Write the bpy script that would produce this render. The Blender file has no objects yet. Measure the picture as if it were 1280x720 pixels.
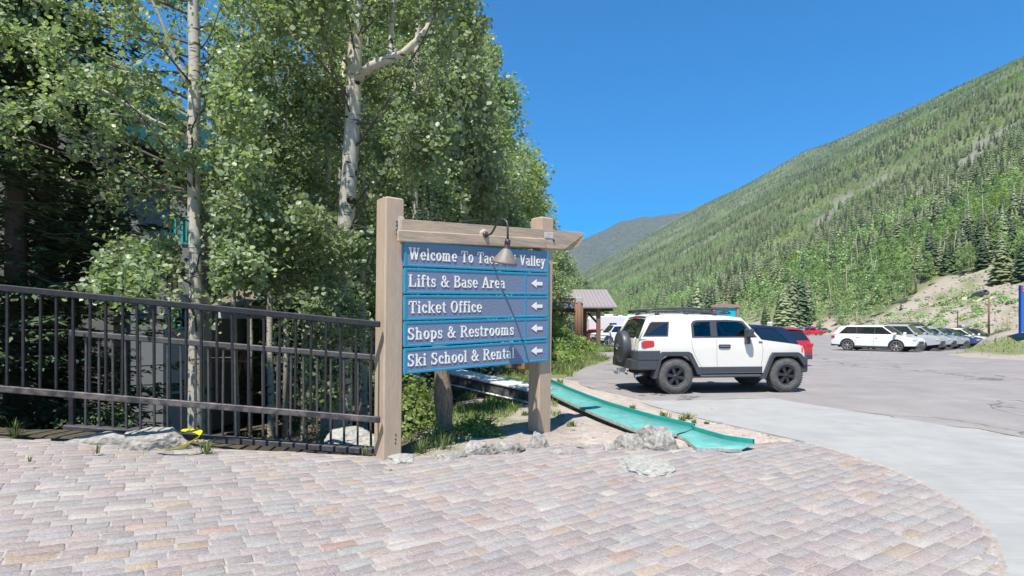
import bpy, bmesh, math, random
import numpy as np
from mathutils import Vector, Matrix, noise
from mathutils.geometry import tessellate_polygon

random.seed(7)
rng = np.random.default_rng(7)
R = math.radians
PI = math.pi
SC = bpy.context.scene
COL = SC.collection
F = 711.0          # focal length in photo pixels (1280 wide)
CH = 1.7           # eye height

# ---------------------------------------------------------------- camera
cam = bpy.data.cameras.new('camera')
cam.lens = 20.0
cam.sensor_width = 36.0
cam.shift_y = 0.03125
cam.clip_start = 0.05
cam.clip_end = 20000
cam_o = bpy.data.objects.new('camera', cam)
cam_o.location = (0, 0, CH)
cam_o.rotation_euler = (R(90), 0, 0)
COL.objects.link(cam_o)
SC.camera = cam_o

# ---------------------------------------------------------------- sky, sun, exposure
SUN_DIR = Vector((0.17, 0.47, -1.0)).normalized()      # the way the light travels
SUN_EL = math.asin(-SUN_DIR.z)
SUN_AZ = math.atan2(-SUN_DIR.x, -SUN_DIR.y)            # clockwise from +Y
W = bpy.data.worlds.new('World')
SC.world = W
W.use_nodes = True
wn, wl = W.node_tree.nodes, W.node_tree.links
bg = wn['Background']
sky = wn.new('ShaderNodeTexSky')
sky.sky_type = 'NISHITA'
sky.sun_disc = False
sky.sun_elevation = SUN_EL
sky.sun_rotation = SUN_AZ
sky.altitude = 3000
sky.air_density = 1.0
sky.dust_density = 0.0
sky.ozone_density = 3.0
hs = wn.new('ShaderNodeHueSaturation')
hs.inputs['Saturation'].default_value = 2.4
hs.inputs['Hue'].default_value = 0.497
hs.inputs['Value'].default_value = 1.0
wl.new(sky.outputs[0], hs.inputs['Color'])
wl.new(hs.outputs[0], bg.inputs[0])
bg.inputs[1].default_value = 0.15
sun = bpy.data.lights.new('sun', 'SUN')
sun.energy = 5.0
sun.angle = R(0.5)
sun.color = (1.0, 0.935, 0.85)
sun_o = bpy.data.objects.new('sun', sun)
sun_o.rotation_euler = SUN_DIR.to_track_quat('-Z', 'Y').to_euler()
sun_o.location = (-5, -10, 30)
COL.objects.link(sun_o)
SC.view_settings.view_transform = 'Standard'
SC.view_settings.look = 'None'
SC.view_settings.gamma = 1.0
SC.view_settings.use_curve_mapping = False
SC.view_settings.exposure = 0.62
SC.cycles.max_bounces = 8
SC.cycles.diffuse_bounces = 4
SC.cycles.transparent_max_bounces = 12
SC.cycles.volume_bounces = 0
SC.cycles.use_denoising = True
SC.cycles.sample_clamp_direct = 3.5
SC.cycles.sample_clamp_indirect = 4.0

# ---------------------------------------------------------------- helpers
def P(px, py, d):
    return Vector(((px - 640) / F * d, d, CH + (400 - py) / F * d))

def nodes_of(m):
    return m.node_tree.nodes, m.node_tree.links

def mat(name, col=(0.5, 0.5, 0.5), rough=0.6, metal=0.0, var=0.0, vscale=6.0, col2=None,
        bump=0.0, bscale=40.0, attr=None, spec=0.5, objvar=0.0, coat=0.0, stretch=None, detail=6.0, bdist=0.01):
    m = bpy.data.materials.new(name)
    m.use_nodes = True
    n, l = nodes_of(m)
    b = n['Principled BSDF']
    b.inputs['Roughness'].default_value = rough
    b.inputs['Metallic'].default_value = metal
    b.inputs['Specular IOR Level'].default_value = spec
    b.inputs['Coat Weight'].default_value = coat
    b.inputs['Coat Roughness'].default_value = 0.04
    tc = n.new('ShaderNodeTexCoord')
    vec = tc.outputs['Object']
    if stretch:
        mp = n.new('ShaderNodeMapping')
        mp.inputs['Scale'].default_value = stretch
        l.new(vec, mp.inputs[0])
        vec = mp.outputs[0]
    if attr:
        a = n.new('ShaderNodeAttribute')
        a.attribute_name = attr
        src = a.outputs['Color']
    else:
        rgb = n.new('ShaderNodeRGB')
        rgb.outputs[0].default_value = (*col, 1)
        src = rgb.outputs[0]
    if var > 0 or col2:
        nz = n.new('ShaderNodeTexNoise')
        nz.inputs['Scale'].default_value = vscale
        nz.inputs['Detail'].default_value = detail
        nz.inputs['Roughness'].default_value = 0.65
        l.new(vec, nz.inputs['Vector'])
        if col2:
            rp = n.new('ShaderNodeMapRange')
            rp.inputs[1].default_value = 0.42
            rp.inputs[2].default_value = 0.62
            l.new(nz.outputs[0], rp.inputs[0])
            mx = n.new('ShaderNodeMix')
            mx.data_type = 'RGBA'
            l.new(rp.outputs[0], mx.inputs[0])
            l.new(src, mx.inputs[6])
            mx.inputs[7].default_value = (*col2, 1)
            src = mx.outputs[2]
        if var > 0:
            nz2 = n.new('ShaderNodeTexNoise')
            nz2.inputs['Scale'].default_value = vscale * 3.1
            nz2.inputs['Detail'].default_value = detail
            l.new(vec, nz2.inputs['Vector'])
            rp2 = n.new('ShaderNodeMapRange')
            rp2.inputs[1].default_value = 0.25
            rp2.inputs[2].default_value = 0.75
            rp2.inputs[3].default_value = 1 - var
            rp2.inputs[4].default_value = 1 + var
            l.new(nz2.outputs[0], rp2.inputs[0])
            sc = n.new('ShaderNodeVectorMath')
            sc.operation = 'SCALE'
            l.new(src, sc.inputs[0])
            l.new(rp2.outputs[0], sc.inputs['Scale'])
            src = sc.outputs[0]
    if objvar > 0:
        oi = n.new('ShaderNodeObjectInfo')
        rp3 = n.new('ShaderNodeMapRange')
        rp3.inputs[3].default_value = 1 - objvar
        rp3.inputs[4].default_value = 1 + objvar
        l.new(oi.outputs['Random'], rp3.inputs[0])
        sc = n.new('ShaderNodeVectorMath')
        sc.operation = 'SCALE'
        l.new(src, sc.inputs[0])
        l.new(rp3.outputs[0], sc.inputs['Scale'])
        src = sc.outputs[0]
    l.new(src, b.inputs['Base Color'])
    if bump > 0:
        nb = n.new('ShaderNodeTexNoise')
        nb.inputs['Scale'].default_value = bscale
        nb.inputs['Detail'].default_value = 5
        l.new(vec, nb.inputs['Vector'])
        bp = n.new('ShaderNodeBump')
        bp.inputs['Strength'].default_value = bump
        bp.inputs['Distance'].default_value = bdist
        l.new(nb.outputs[0], bp.inputs['Height'])
        l.new(bp.outputs[0], b.inputs['Normal'])
    return m

def leaf_mat(name, c1, c2, rough=0.4, trans=0.35, objvar=0.15, spec=0.3):
    m = bpy.data.materials.new(name)
    m.use_nodes = True
    n, l = nodes_of(m)
    b = n['Principled BSDF']
    b.inputs['Roughness'].default_value = rough
    b.inputs['Specular IOR Level'].default_value = spec
    a = n.new('ShaderNodeAttribute')
    a.attribute_name = 'tone'
    mx = n.new('ShaderNodeMix')
    mx.data_type = 'RGBA'
    l.new(a.outputs['Fac'], mx.inputs[0])
    mx.inputs[6].default_value = (*c1, 1)
    mx.inputs[7].default_value = (*c2, 1)
    oi = n.new('ShaderNodeObjectInfo')
    rp = n.new('ShaderNodeMapRange')
    rp.inputs[3].default_value = 1 - objvar
    rp.inputs[4].default_value = 1 + objvar
    l.new(oi.outputs['Random'], rp.inputs[0])
    sc = n.new('ShaderNodeVectorMath')
    sc.operation = 'SCALE'
    l.new(mx.outputs[2], sc.inputs[0])
    l.new(rp.outputs[0], sc.inputs['Scale'])
    l.new(sc.outputs[0], b.inputs['Base Color'])
    tr = n.new('ShaderNodeBsdfTranslucent')
    t2 = n.new('ShaderNodeVectorMath')
    t2.operation = 'MULTIPLY'
    l.new(sc.outputs[0], t2.inputs[0])
    t2.inputs[1].default_value = (1.5, 1.7, 0.7)
    l.new(t2.outputs[0], tr.inputs[0])
    ms = n.new('ShaderNodeMixShader')
    ms.inputs[0].default_value = trans
    l.new(b.outputs[0], ms.inputs[1])
    l.new(tr.outputs[0], ms.inputs[2])
    l.new(ms.outputs[0], n['Material Output'].inputs[0])
    return m

def glass_mat(name, tint=(0.3, 0.36, 0.38)):
    m = bpy.data.materials.new(name)
    m.use_nodes = True
    n, l = nodes_of(m)
    n.remove(n['Principled BSDF'])
    tr = n.new('ShaderNodeBsdfTransparent')
    tr.inputs[0].default_value = (*tint, 1)
    gl = n.new('ShaderNodeBsdfGlossy')
    gl.inputs['Roughness'].default_value = 0.02
    gl.inputs[0].default_value = (1, 1, 1, 1)
    fr = n.new('ShaderNodeFresnel')
    fr.inputs[0].default_value = 1.55
    ms = n.new('ShaderNodeMixShader')
    l.new(fr.outputs[0], ms.inputs[0])
    l.new(tr.outputs[0], ms.inputs[1])
    l.new(gl.outputs[0], ms.inputs[2])
    l.new(ms.outputs[0], n['Material Output'].inputs[0])
    return m

def link(o, parent=None):
    COL.objects.link(o)
    if parent is not None:
        o.parent = parent
    return o

def tag(o, label=None, cat=None, group=None, kind=None):
    if label: o['label'] = label
    if cat: o['category'] = cat
    if group: o['group'] = group
    if kind: o['kind'] = kind
    return o

def thing(name, label, cat, loc=(0, 0, 0), rz=0.0, group=None):
    o = bpy.data.objects.new(name, None)
    o.location = loc
    o.rotation_euler = (0, 0, rz)
    o.empty_display_size = 0.2
    link(o)
    return tag(o, label, cat, group)

def mesh_np(name, V, Fs, m=None, smooth=False, tone=None, cols=None):
    """V (n,3); Fs int array (k,c) all faces with the same corner count, or a list of such arrays"""
    me = bpy.data.meshes.new(name)
    if not isinstance(Fs, list): Fs = [Fs]
    Fs = [np.asarray(f, dtype=np.int32) for f in Fs if len(f)]
    V = np.asarray(V, dtype=np.float32)
    me.vertices.add(len(V))
    me.vertices.foreach_set('co', V.ravel())
    loops = np.concatenate([f.ravel() for f in Fs])
    me.loops.add(len(loops))
    me.loops.foreach_set('vertex_index', loops)
    tot = np.concatenate([np.full(len(f), f.shape[1], dtype=np.int32) for f in Fs])
    st = np.concatenate([[0], np.cumsum(tot)[:-1]]).astype(np.int32)
    me.polygons.add(len(tot))
    me.polygons.foreach_set('loop_start', st)
    me.polygons.foreach_set('loop_total', tot)
    if smooth:
        me.polygons.foreach_set('use_smooth', np.ones(len(tot), dtype=bool))
    me.update(calc_edges=True)
    if tone is not None:
        a = me.attributes.new('tone', 'FLOAT', 'POINT')
        a.data.foreach_set('value', np.asarray(tone, dtype=np.float32))
    if cols is not None:
        a = me.attributes.new('col', 'FLOAT_COLOR', 'POINT')
        c = np.ones((len(V), 4), dtype=np.float32)
        c[:, :3] = cols
        a.data.foreach_set('color', c.ravel())
    if m is not None:
        for mm in (m if isinstance(m, list) else [m]):
            me.materials.append(mm)
    return me

def obj(name, me, parent=None, loc=None, rot=None, scale=None):
    o = bpy.data.objects.new(name, me)
    link(o, parent)
    if loc is not None: o.location = loc
    if rot is not None: o.rotation_euler = rot
    if scale is not None: o.scale = scale
    return o

class MB:
    """collects simple shapes; build() links them as one mesh object"""
    def __init__(s):
        s.v = []; s.f = []; s.sm = []
    def add(s, vs, fs, smooth=False):
        k = len(s.v)
        s.v += [tuple(v) for v in vs]
        s.f += [tuple(i + k for i in f) for f in fs]
        s.sm += [smooth] * len(fs)
        return s
    def box(s, x0, y0, z0, x1, y1, z1, M=None):
        vs = [(x0,y0,z0),(x1,y0,z0),(x1,y1,z0),(x0,y1,z0),(x0,y0,z1),(x1,y0,z1),(x1,y1,z1),(x0,y1,z1)]
        if M is not None: vs = [M @ Vector(v) for v in vs]
        return s.add(vs, [(0,3,2,1),(4,5,6,7),(0,1,5,4),(1,2,6,5),(2,3,7,6),(3,0,4,7)])
    def bbox(s, x0, y0, z0, x1, y1, z1, r=0.01, M=None):
        """box with chamfered edges"""
        r = min(r, abs(x1-x0)*.45, abs(y1-y0)*.45, abs(z1-z0)*.45)
        bm = bmesh.new()
        bmesh.ops.create_cube(bm, size=1)
        for v in bm.verts:
            v.co = Vector(((x0+x1)/2 + v.co.x*(x1-x0), (y0+y1)/2 + v.co.y*(y1-y0), (z0+z1)/2 + v.co.z*(z1-z0)))
        bmesh.ops.bevel(bm, geom=bm.edges[:], offset=r, segments=1, affect='EDGES')
        return s.bm(bm, M)
    def bm(s, bm, M=None, smooth=False):
        bm.verts.ensure_lookup_table()
        vs = [(M @ v.co) if M is not None else v.co.copy() for v in bm.verts]
        fs = [[v.index for v in f.verts] for f in bm.faces]
        bm.verts.index_update()
        fs = [[v.index for v in f.verts] for f in bm.faces]
        bm.free()
        return s.add(vs, fs, smooth)
    def tube(s, pts, rad, n=8, caps=True, smooth=True):
        pts = [Vector(p) for p in pts]
        if not hasattr(rad, '__len__'): rad = [rad] * len(pts)
        vs, fs = [], []
        prev = None
        for i, p in enumerate(pts):
            t = (pts[min(i+1, len(pts)-1)] - pts[max(i-1, 0)])
            if t.length < 1e-9: t = Vector((0, 0, 1))
            t.normalize()
            if prev is None:
                a = Vector((0, 0, 1)) if abs(t.z) < 0.9 else Vector((1, 0, 0))
                u = t.cross(a).normalized()
            else:
                u = (prev - t * prev.dot(t))
                u = u.normalized() if u.length > 1e-6 else t.orthogonal().normalized()
            prev = u
            w = t.cross(u)
            for k in range(n):
                an = 2 * PI * k / n
                vs.append(p + (u * math.cos(an) + w * math.sin(an)) * rad[i])
        for i in range(len(pts) - 1):
            for k in range(n):
                k2 = (k + 1) % n
                fs.append((i*n+k, i*n+k2, (i+1)*n+k2, (i+1)*n+k))
        s.add(vs, fs, smooth)
        if caps:
            b = len(s.v) - len(vs)
            s.f.append(tuple(b + k for k in reversed(range(n)))); s.sm.append(False)
            s.f.append(tuple(b + (len(pts)-1)*n + k for k in range(n))); s.sm.append(False)
        return s
    def lathe(s, prof, n=24, M=None, smooth=True):
        """prof [(r, h)] about local Z"""
        vs, fs = [], []
        for (r, h) in prof:
            for k in range(n):
                a = 2 * PI * k / n
                v = Vector((r * math.cos(a), r * math.sin(a), h))
                vs.append(M @ v if M is not None else v)
        for i in range(len(prof) - 1):
            for k in range(n):
                k2 = (k + 1) % n
                fs.append((i*n+k, i*n+k2, (i+1)*n+k2, (i+1)*n+k))
        return s.add(vs, fs, smooth)
    def prism(s, poly, a0, a1, axis='y', M=None):
        """poly in the other two axes (x,z for axis y), closed between a0 and a1"""
        n = len(poly)
        def pt(p, a):
            v = {'y': (p[0], a, p[1]), 'x': (a, p[0], p[1]), 'z': (p[0], p[1], a)}[axis]
            return M @ Vector(v) if M is not None else v
        vs = [pt(p, a0) for p in poly] + [pt(p, a1) for p in poly]
        fs = [tuple(range(n)), tuple(reversed(range(n, 2*n)))]
        for i in range(n):
            j = (i + 1) % n
            fs.append((i, i + n, j + n, j))
        return s.add(vs, fs)
    def mesh(s, name, m, fixn=True):
        me = bpy.data.meshes.new(name)
        me.from_pydata([tuple(v) for v in s.v], [], s.f)
        me.polygons.foreach_set('use_smooth', s.sm)
        if fixn:
            bm = bmesh.new(); bm.from_mesh(me)
            bmesh.ops.recalc_face_normals(bm, faces=bm.faces[:])
            bm.to_mesh(me); bm.free()
        me.update()
        for mm in (m if isinstance(m, list) else [m]): me.materials.append(mm)
        return me
    def build(s, name, m, parent=None, **k):
        return obj(name, s.mesh(name, m), parent, **k)

def sheet(name, poly, zf, m, parent=None, sub=None):
    """flat polygon laid on the height function zf"""
    tris = tessellate_polygon([[Vector((p[0], p[1], 0)) for p in poly]])
    vs = [(p[0], p[1], zf(p[0], p[1])) for p in poly]
    fs = []
    for t in tris:
        a, b, c = [Vector(vs[i]) for i in t]
        fs.append(tuple(t) if (b-a).cross(c-a).z > 0 else tuple(reversed(t)))
    n = len(vs)
    vs += [(v[0], v[1], v[2] - 0.09) for v in vs]
    fs += [(i, (i+1) % n, (i+1) % n + n, i + n) for i in range(n)]
    me = bpy.data.meshes.new(name)
    me.from_pydata(vs, [], fs)
    me.materials.append(m)
    return obj(name, me, parent)

def vnoise(x, y, s=1.0, o=0.0):
    return noise.noise(Vector((x * s + o, y * s - o, o * 0.7)))

def smooth01(t):
    t = 0.0 if t < 0 else (1.0 if t > 1 else t)
    return t * t * (3 - 2 * t)

def seg_dist(x, y, a, b):
    dx, dy = b[0]-a[0], b[1]-a[1]
    t = max(0, min(1, ((x-a[0])*dx + (y-a[1])*dy) / (dx*dx+dy*dy)))
    return math.hypot(x - a[0] - t*dx, y - a[1] - t*dy), t
# ---------------------------------------------------------------- ground shape
CX, CY, CR = 0.30, 6.50, 4.03          # centre and radius of the round plaza edge
BACK = [(-9, 6.55), (-5.8, 6.55), (-4.4, 6.68), (-2.9, 6.87), (-1.7, 6.98), (-1.0, 7.12), (-0.25, 7.5), (0.35, 7.78), (1.25, 7.8), (1.8, 7.55), (2.5, 7.62), (3.2, 7.9), (4.2, 7.95)]
def back_edge(x):
    for (a, ya), (b, yb) in zip(BACK, BACK[1:]):
        if x <= b:
            return ya + (yb - ya) * max(0, (x - a) / (b - a))
    return BACK[-1][1]

def plaza_z(x):
    return 0.33 * max(0.0, (-1.3 - x) / 4.4)

LOT = [(2.75, 12.0), (1.9, 14.2), (1.7, 17.5), (2.9, 22), (4.9, 28), (4.4, 36), (9.0, 46), (7.5, 60), (3.0, 90), (-2, 150),
       (92, 150), (78, 100), (62, 62), (48, 50), (36.5, 41), (24.9, 32.6), (23.5, 28), (30, 22), (45, 10), (45, -6), (8.4, -6), (8.2, 4), (7.4, 8.1), (6.0, 11.4), (5.66, 12.3)]
def in_poly(x, y, poly):
    r = False
    n = len(poly)
    j = n - 1
    for i in range(n):
        xi, yi = poly[i]; xj, yj = poly[j]
        if (yi > y) != (yj > y) and x < (xj - xi) * (y - yi) / (yj - yi) + xi:
            r = not r
        j = i
    return r

XB = 110.0
def valley_x(x, y): return x + 0.056 * y
def flat_z(x, y):
    return -0.016 * min(max(0.0, y - 15), 135)

def H(x, y):
    """height of the open ground (not the plaza)"""
    z = flat_z(x, y)
    X = valley_x(x, y)
    # right mountain
    if X > XB:
        t = X - XB
        m = 0.52 * t
        if t < 60: m = 0.42 * t + 0.0009 * t * t
        else:
            m = 0.42 * 60 + 0.0009 * 3600 + 0.527 * (t - 60)
        if X > 1350:
            m -= 0.00045 * (X - 1350) ** 2
        m *= 1.0 + .01 * smooth01((y - 900) / 500) + .055 * smooth01((y - 1950) / 600) - .06 * smooth01((y - 4800) / 1800)
        fa = smooth01(t / 60)
        m += fa * (7 * vnoise(x, y, 1/90, 3.1) + 22 * vnoise(x, y, 1/330, 9.2) * smooth01((t-60)/300) + 2.0 * vnoise(x, y, 1/25, 5))
        # knolls of the cut bank
        if t < 90: m += smooth01(t/15) * 1.3 * vnoise(x, y, 1/9, 1.7)
        z += max(m, -1)
    elif X < -85:
        t = -85 - X
        z += 0.82 * t - (0.0006 * max(0, t - 620) ** 2) + smooth01(t/60) * (12 * vnoise(x, y, 1/90, 4.1) + 20 * vnoise(x, y, 1/300, 2.2))
    # verge bank in front of the parked row
    d, t = seg_dist(x, y, (30.5, 34.5), (70, 60))
    z += 1.55 * math.exp(-(d / 3.4) ** 2) * smooth01((x - 24) / 9) * (1 + 0.4 * vnoise(x, y, 0.25, 8))
    d, t = seg_dist(x, y, (44, 33), (60, 40))
    z += 0.8 * math.exp(-(d / 5) ** 2)
    # stream gully behind the railing
    if y > 5 and x < 1:
        edge = -1.45 + 0.10 * (y - 8) + 0.18 * vnoise(x, y, 0.7, 2)
        if y > 18: edge = -0.45 - 0.12 * (y - 18)
        g = smooth01((edge - x) / 1.5) * smooth01((y - 6.95 - 0.25 * max(0, min(1, (-2 - x)))) / 0.9 + (1 if x < -9 else 0) * 0)
        z -= g * 1.9 * (1 - 0.35 * smooth01((y - 24) / 14))
        if -9.5 < x < -1.3 and y < 7.6: z += plaza_z(x) * (1 - g)
    if y <= 7.4 and x < -1.3 and y > -8: 
        z = max(z, plaza_z(x)) if y < back_edge(x) + 0.15 else z
    # small unevenness of dirt
    if y > 7 and y < 60:
        k = 1.0 if x < 1.0 else 0.25
        z += k * (0.035 * vnoise(x, y, 1.3, 6) + 0.02 * vnoise(x, y, 4, 1))
    return z

APRON = [(2.62, 11.85), (5.66, 12.3), (6.0, 11.4), (7.4, 8.1), (8.2, 4), (8.4, -6), (3.3, -6), (3.1, 2.5)]
for k in range(15):      # up along the round edge
    a = R(-44 + k * (65 / 14))
    APRON.append((CX + (CR + 0.004) * math.cos(a), CY + (CR + 0.004) * math.sin(a)))
APRON += [(3.98, 8.15), (3.75, 8.7), (3.3, 9.7), (2.9, 10.8)]

def in_plaza(x, y):
    if y > back_edge(x): return False
    if x > CX and y < CY + 1.6:
        if y < 3.7: return x < 3.14
        return (x - CX) ** 2 + (y - CY) ** 2 < CR ** 2
    return x < 4.1

M_ground = mat('ground_soil', attr='col', rough=0.95, var=0.22, vscale=1.6, bump=0.6, bscale=9, spec=0.15, bdist=0.04)
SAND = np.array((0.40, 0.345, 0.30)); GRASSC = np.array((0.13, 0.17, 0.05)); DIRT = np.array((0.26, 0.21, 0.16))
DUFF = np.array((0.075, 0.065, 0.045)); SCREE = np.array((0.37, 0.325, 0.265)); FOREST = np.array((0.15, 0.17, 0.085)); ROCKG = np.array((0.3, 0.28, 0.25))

def bare_patch(x, y):
    """bare scree gullies of the far slope, as a 0..1 strength"""
    if y < 60: return 0
    u = 640 + F * x / y
    s = 0
    for (a, b, w) in BARE:
        d, t = seg_dist(x, y, a, b)
        s = max(s, 1 - d / w)
    return max(0, s - .25 - .5 * max(0, vnoise(x, y, 1/14, 17)))
BARE = []
def on_slope(px, py):
    """where the line of sight through a photo pixel meets the right slope"""
    dx = (px - 640) / F; dz = (400 - py) / F
    y = 60.0
    while y < 4000:
        if H(dx * y, y) > CH + dz * y: return (dx * y, y)
        y *= 1.01
    return (dx * y, y)
for a, b, w in (((1098, 228), (1060, 250), 16), ((1052, 252), (1024, 280), 16), ((1195, 226), (1172, 238), 14), ((1236, 176), (1214, 205), 22),
                ((868, 306), (852, 318), 26), ((892, 296), (882, 304), 26), ((1140, 250), (1168, 226), 10), ((1262,160),(1236,178), 16), ((1172, 246), (1168,250), 6)):
    BARE.append((on_slope(*a), on_slope(*b), w))

def bank_w(px, x, y):
    """how far up the bare cut bank reaches"""
    k = smooth01((px - 1095) / 75)
    return 6 + 5 * vnoise(x, y, .1, 4) + k * (25 + 9 * vnoise(x, y, 1/14, 4)) + smooth01((px - 1190) / 60) * 3
def ground_col(x, y):
    X = valley_x(x, y)
    nz = vnoise(x, y, 0.6, 11)
    if X > XB - 22:
        c = SCREE * (1 + 0.25 * nz)
        if X < XB: 
            return c * 0.8 + GRASSC * 0.35
        px = 640 + F * x / max(y, 1)
        f = smooth01((X - XB - bank_w(px, x, y)) / 8)
        c = c * (1 - f) + (FOREST * (1 + 0.5 * vnoise(x, y, 1/30, 2)) ) * f
        g = smooth01((vnoise(x, y, 1/6, 14) - 0.12) / 0.2) * (1 - f)
        c = c * (1 - 0.75*g) + GRASSC * 0.75*g
        s = min(1, bare_patch(x, y) * 2)
        return c * (1 - s) + ROCKG * .8 * s
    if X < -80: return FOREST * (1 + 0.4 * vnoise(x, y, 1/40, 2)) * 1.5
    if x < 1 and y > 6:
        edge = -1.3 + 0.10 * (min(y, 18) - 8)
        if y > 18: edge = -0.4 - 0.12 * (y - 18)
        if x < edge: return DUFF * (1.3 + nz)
        g = smooth01((vnoise(x, y, 0.9, 3) + 0.08) / 0.25) * (0.7 if y > 9.5 else 0.35)
        c = SAND * (0.82 + 0.25 * nz)
        return c * (1 - g) + GRASSC * g
    if 17 < y < 60 and x < 7:
        g = 0.85
        return SAND * (1 - g) + GRASSC * g
    d, t = seg_dist(x, y, (30.5, 34.5), (70, 60))
    if d < 9 and x > 24:
        g = .8 * smooth01((vnoise(x, y, 0.35, 5) + 0.02 - d * 0.05) / 0.2)
        return SAND * 0.85 * (1 - g) + GRASSC * g
    if y > 45 and not in_poly(x, y, LOT):
        g = smooth01((vnoise(x, y, 0.1, 5) + 0.2) / 0.2)
        return SCREE * (1 - g) + GRASSC * g
    return SAND * (1 + 0.2 * nz)

def sinh_axis(lo, hi, n, s, c):
    a = math.asinh((lo - c) / s); b = math.asinh((hi - c) / s)
    return [c + s * math.sinh(a + (b - a) * i / (n - 1)) for i in range(n)]
xs = sinh_axis(-2600, 6000, 400, 7, 0.5)
ys = sinh_axis(-300, 9000, 400, 8, 10.0)
GV, GC, RAW = [], [], []
for y in ys:
    for x in xs:
        z = H(x, y)
        RAW.append(z)
        if in_poly(x, y, LOT): z = flat_z(x, y) - 0.008 if y < 60 else z - .03
        elif in_poly(x, y, APRON): z = -0.02
        elif in_plaza(x, y): z -= 0.09
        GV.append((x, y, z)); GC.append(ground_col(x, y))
nx = len(xs)
import bisect
def H(x, y):
    """height of the built ground mesh"""
    i = min(max(bisect.bisect_right(xs, x) - 1, 0), nx - 2); j = min(max(bisect.bisect_right(ys, y) - 1, 0), len(ys) - 2)
    u = (x - xs[i]) / (xs[i+1] - xs[i]); v = (y - ys[j]) / (ys[j+1] - ys[j])
    a, b, c, d = RAW[j*nx+i], RAW[j*nx+i+1], RAW[(j+1)*nx+i], RAW[(j+1)*nx+i+1]
    return (a*(1-u) + b*u)*(1-v) + (c*(1-u) + d*u)*v
idx = np.arange((len(ys)-1) * (nx-1))
r_, c_ = idx // (nx-1), idx % (nx-1)
GF = np.stack([r_*nx+c_, r_*nx+c_+1, (r_+1)*nx+c_+1, (r_+1)*nx+c_], 1)
tag(obj('ground', mesh_np('ground', GV, GF, M_ground, smooth=True, cols=np.array(GC))), 'dirt ground with grass patches rising into the wooded valley sides', None, None, 'structure')

# ---------------------------------------------------------------- far mountain
M_far = mat('far_forest', (0.10, 0.12, 0.085), rough=1, var=0.35, vscale=0.02, col2=(0.13, 0.135, 0.11), bump=0.8, bscale=0.03, spec=0.1, bdist=20)
FV, FC = [], []
def far_h(t):      # ridge height in photo pixels above the horizon against photo x
    pts = [(500, 60), (640, 78), (725, 97), (745, 108), (775, 124), (800, 129), (830, 131), (860, 136), (905, 142), (960, 150), (1100, 160), (1300, 170)]
    for (a, ya), (b, yb) in zip(pts, pts[1:]):
        if t <= b: return ya + (yb-ya)*(t-a)/(b-a)
    return 170
nxf, nyf = 160, 40
for j in range(nyf):
    for i in range(nxf):
        px = 500 + 800 * i / (nxf - 1)
        f = j / (nyf - 1)
        d = 3400 + 2400 * f
        x = (px - 640) / F * d
        top = (far_h(px) - 3) / F * 5000 
        k = math.sin(min(1, f / 0.66) * PI / 2) if f < 0.66 else 1 - (f - 0.66) * 1.6
        z = -60 + (top + 60) * k + 60 * vnoise(x, d, 1/500, 1) * math.sin(PI * min(1, f/0.66)) + 14 * vnoise(x, d, 1/120, 4) * k
        FV.append((x, d, z))
        rk = smooth01((f - 0.58) / 0.05) * smooth01((vnoise(x, d, 1/160, 7) + 0.05)/0.1) * smooth01((px-770)/30)
        FC.append((0,0,0))
idx = np.arange((nyf-1)*(nxf-1)); r_, c_ = idx // (nxf-1), idx % (nxf-1)
tag(obj('far_mountain', mesh_np('far_mountain', FV, np.stack([r_*nxf+c_, r_*nxf+c_+1, (r_+1)*nxf+c_+1, (r_+1)*nxf+c_], 1), M_far, smooth=True)), kind='structure')

# ---------------------------------------------------------------- paving
def asphalt_material():
    m = mat('asphalt', (0.25, 0.233, 0.225), rough=0.9, var=0.10, vscale=0.45, bump=0.35, bscale=120, col2=(0.285, 0.265, 0.256), spec=0.2)
    n, l = nodes_of(m)
    b = n['Principled BSDF']
    src = b.inputs['Base Color'].links[0].from_socket
    tc = n.new('ShaderNodeTexCoord')
    # winding cracks
    nz = n.new('ShaderNodeTexNoise'); nz.inputs['Scale'].default_value = 0.35; nz.inputs['Detail'].default_value = 5
    l.new(tc.outputs['Object'], nz.inputs['Vector'])
    mixv = n.new('ShaderNodeMix'); mixv.data_type = 'RGBA'; mixv.inputs[0].default_value = 0.35
    l.new(tc.outputs['Object'], mixv.inputs[6]); 
    sc = n.new('ShaderNodeVectorMath'); sc.operation = 'SCALE'; sc.inputs['Scale'].default_value = 14
    l.new(nz.outputs['Color'], sc.inputs[0]); l.new(sc.outputs[0], mixv.inputs[7])
    vo = n.new('ShaderNodeTexVoronoi'); vo.feature = 'DISTANCE_TO_EDGE'; vo.inputs['Scale'].default_value = 0.16
    l.new(mixv.outputs[2], vo.inputs['Vector'])
    mr = n.new('ShaderNodeMapRange'); mr.inputs[1].default_value = 0.0; mr.inputs[2].default_value = 0.008
    mr.inputs[3].default_value = 0.38; mr.inputs[4].default_value = 1.0
    l.new(vo.outputs[0], mr.inputs[0])
    # fine aggregate
    n2 = n.new('ShaderNodeTexNoise'); n2.inputs['Scale'].default_value = 60; n2.inputs['Detail'].default_value = 3
    l.new(tc.outputs['Object'], n2.inputs['Vector'])
    m2 = n.new('ShaderNodeMapRange'); m2.inputs[1].default_value = 0.3; m2.inputs[2].default_value = 0.7; m2.inputs[3].default_value = 0.8; m2.inputs[4].default_value = 1.2
    l.new(n2.outputs[0], m2.inputs[0])
    mu = n.new('ShaderNodeMath'); mu.operation = 'MULTIPLY'
    l.new(mr.outputs[0], mu.inputs[0]); l.new(m2.outputs[0], mu.inputs[1])
    s2 = n.new('ShaderNodeVectorMath'); s2.operation = 'SCALE'
    l.new(src, s2.inputs[0]); l.new(mu.outputs[0], s2.inputs['Scale']); l.new(s2.outputs[0], b.inputs['Base Color'])
    return m
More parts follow.
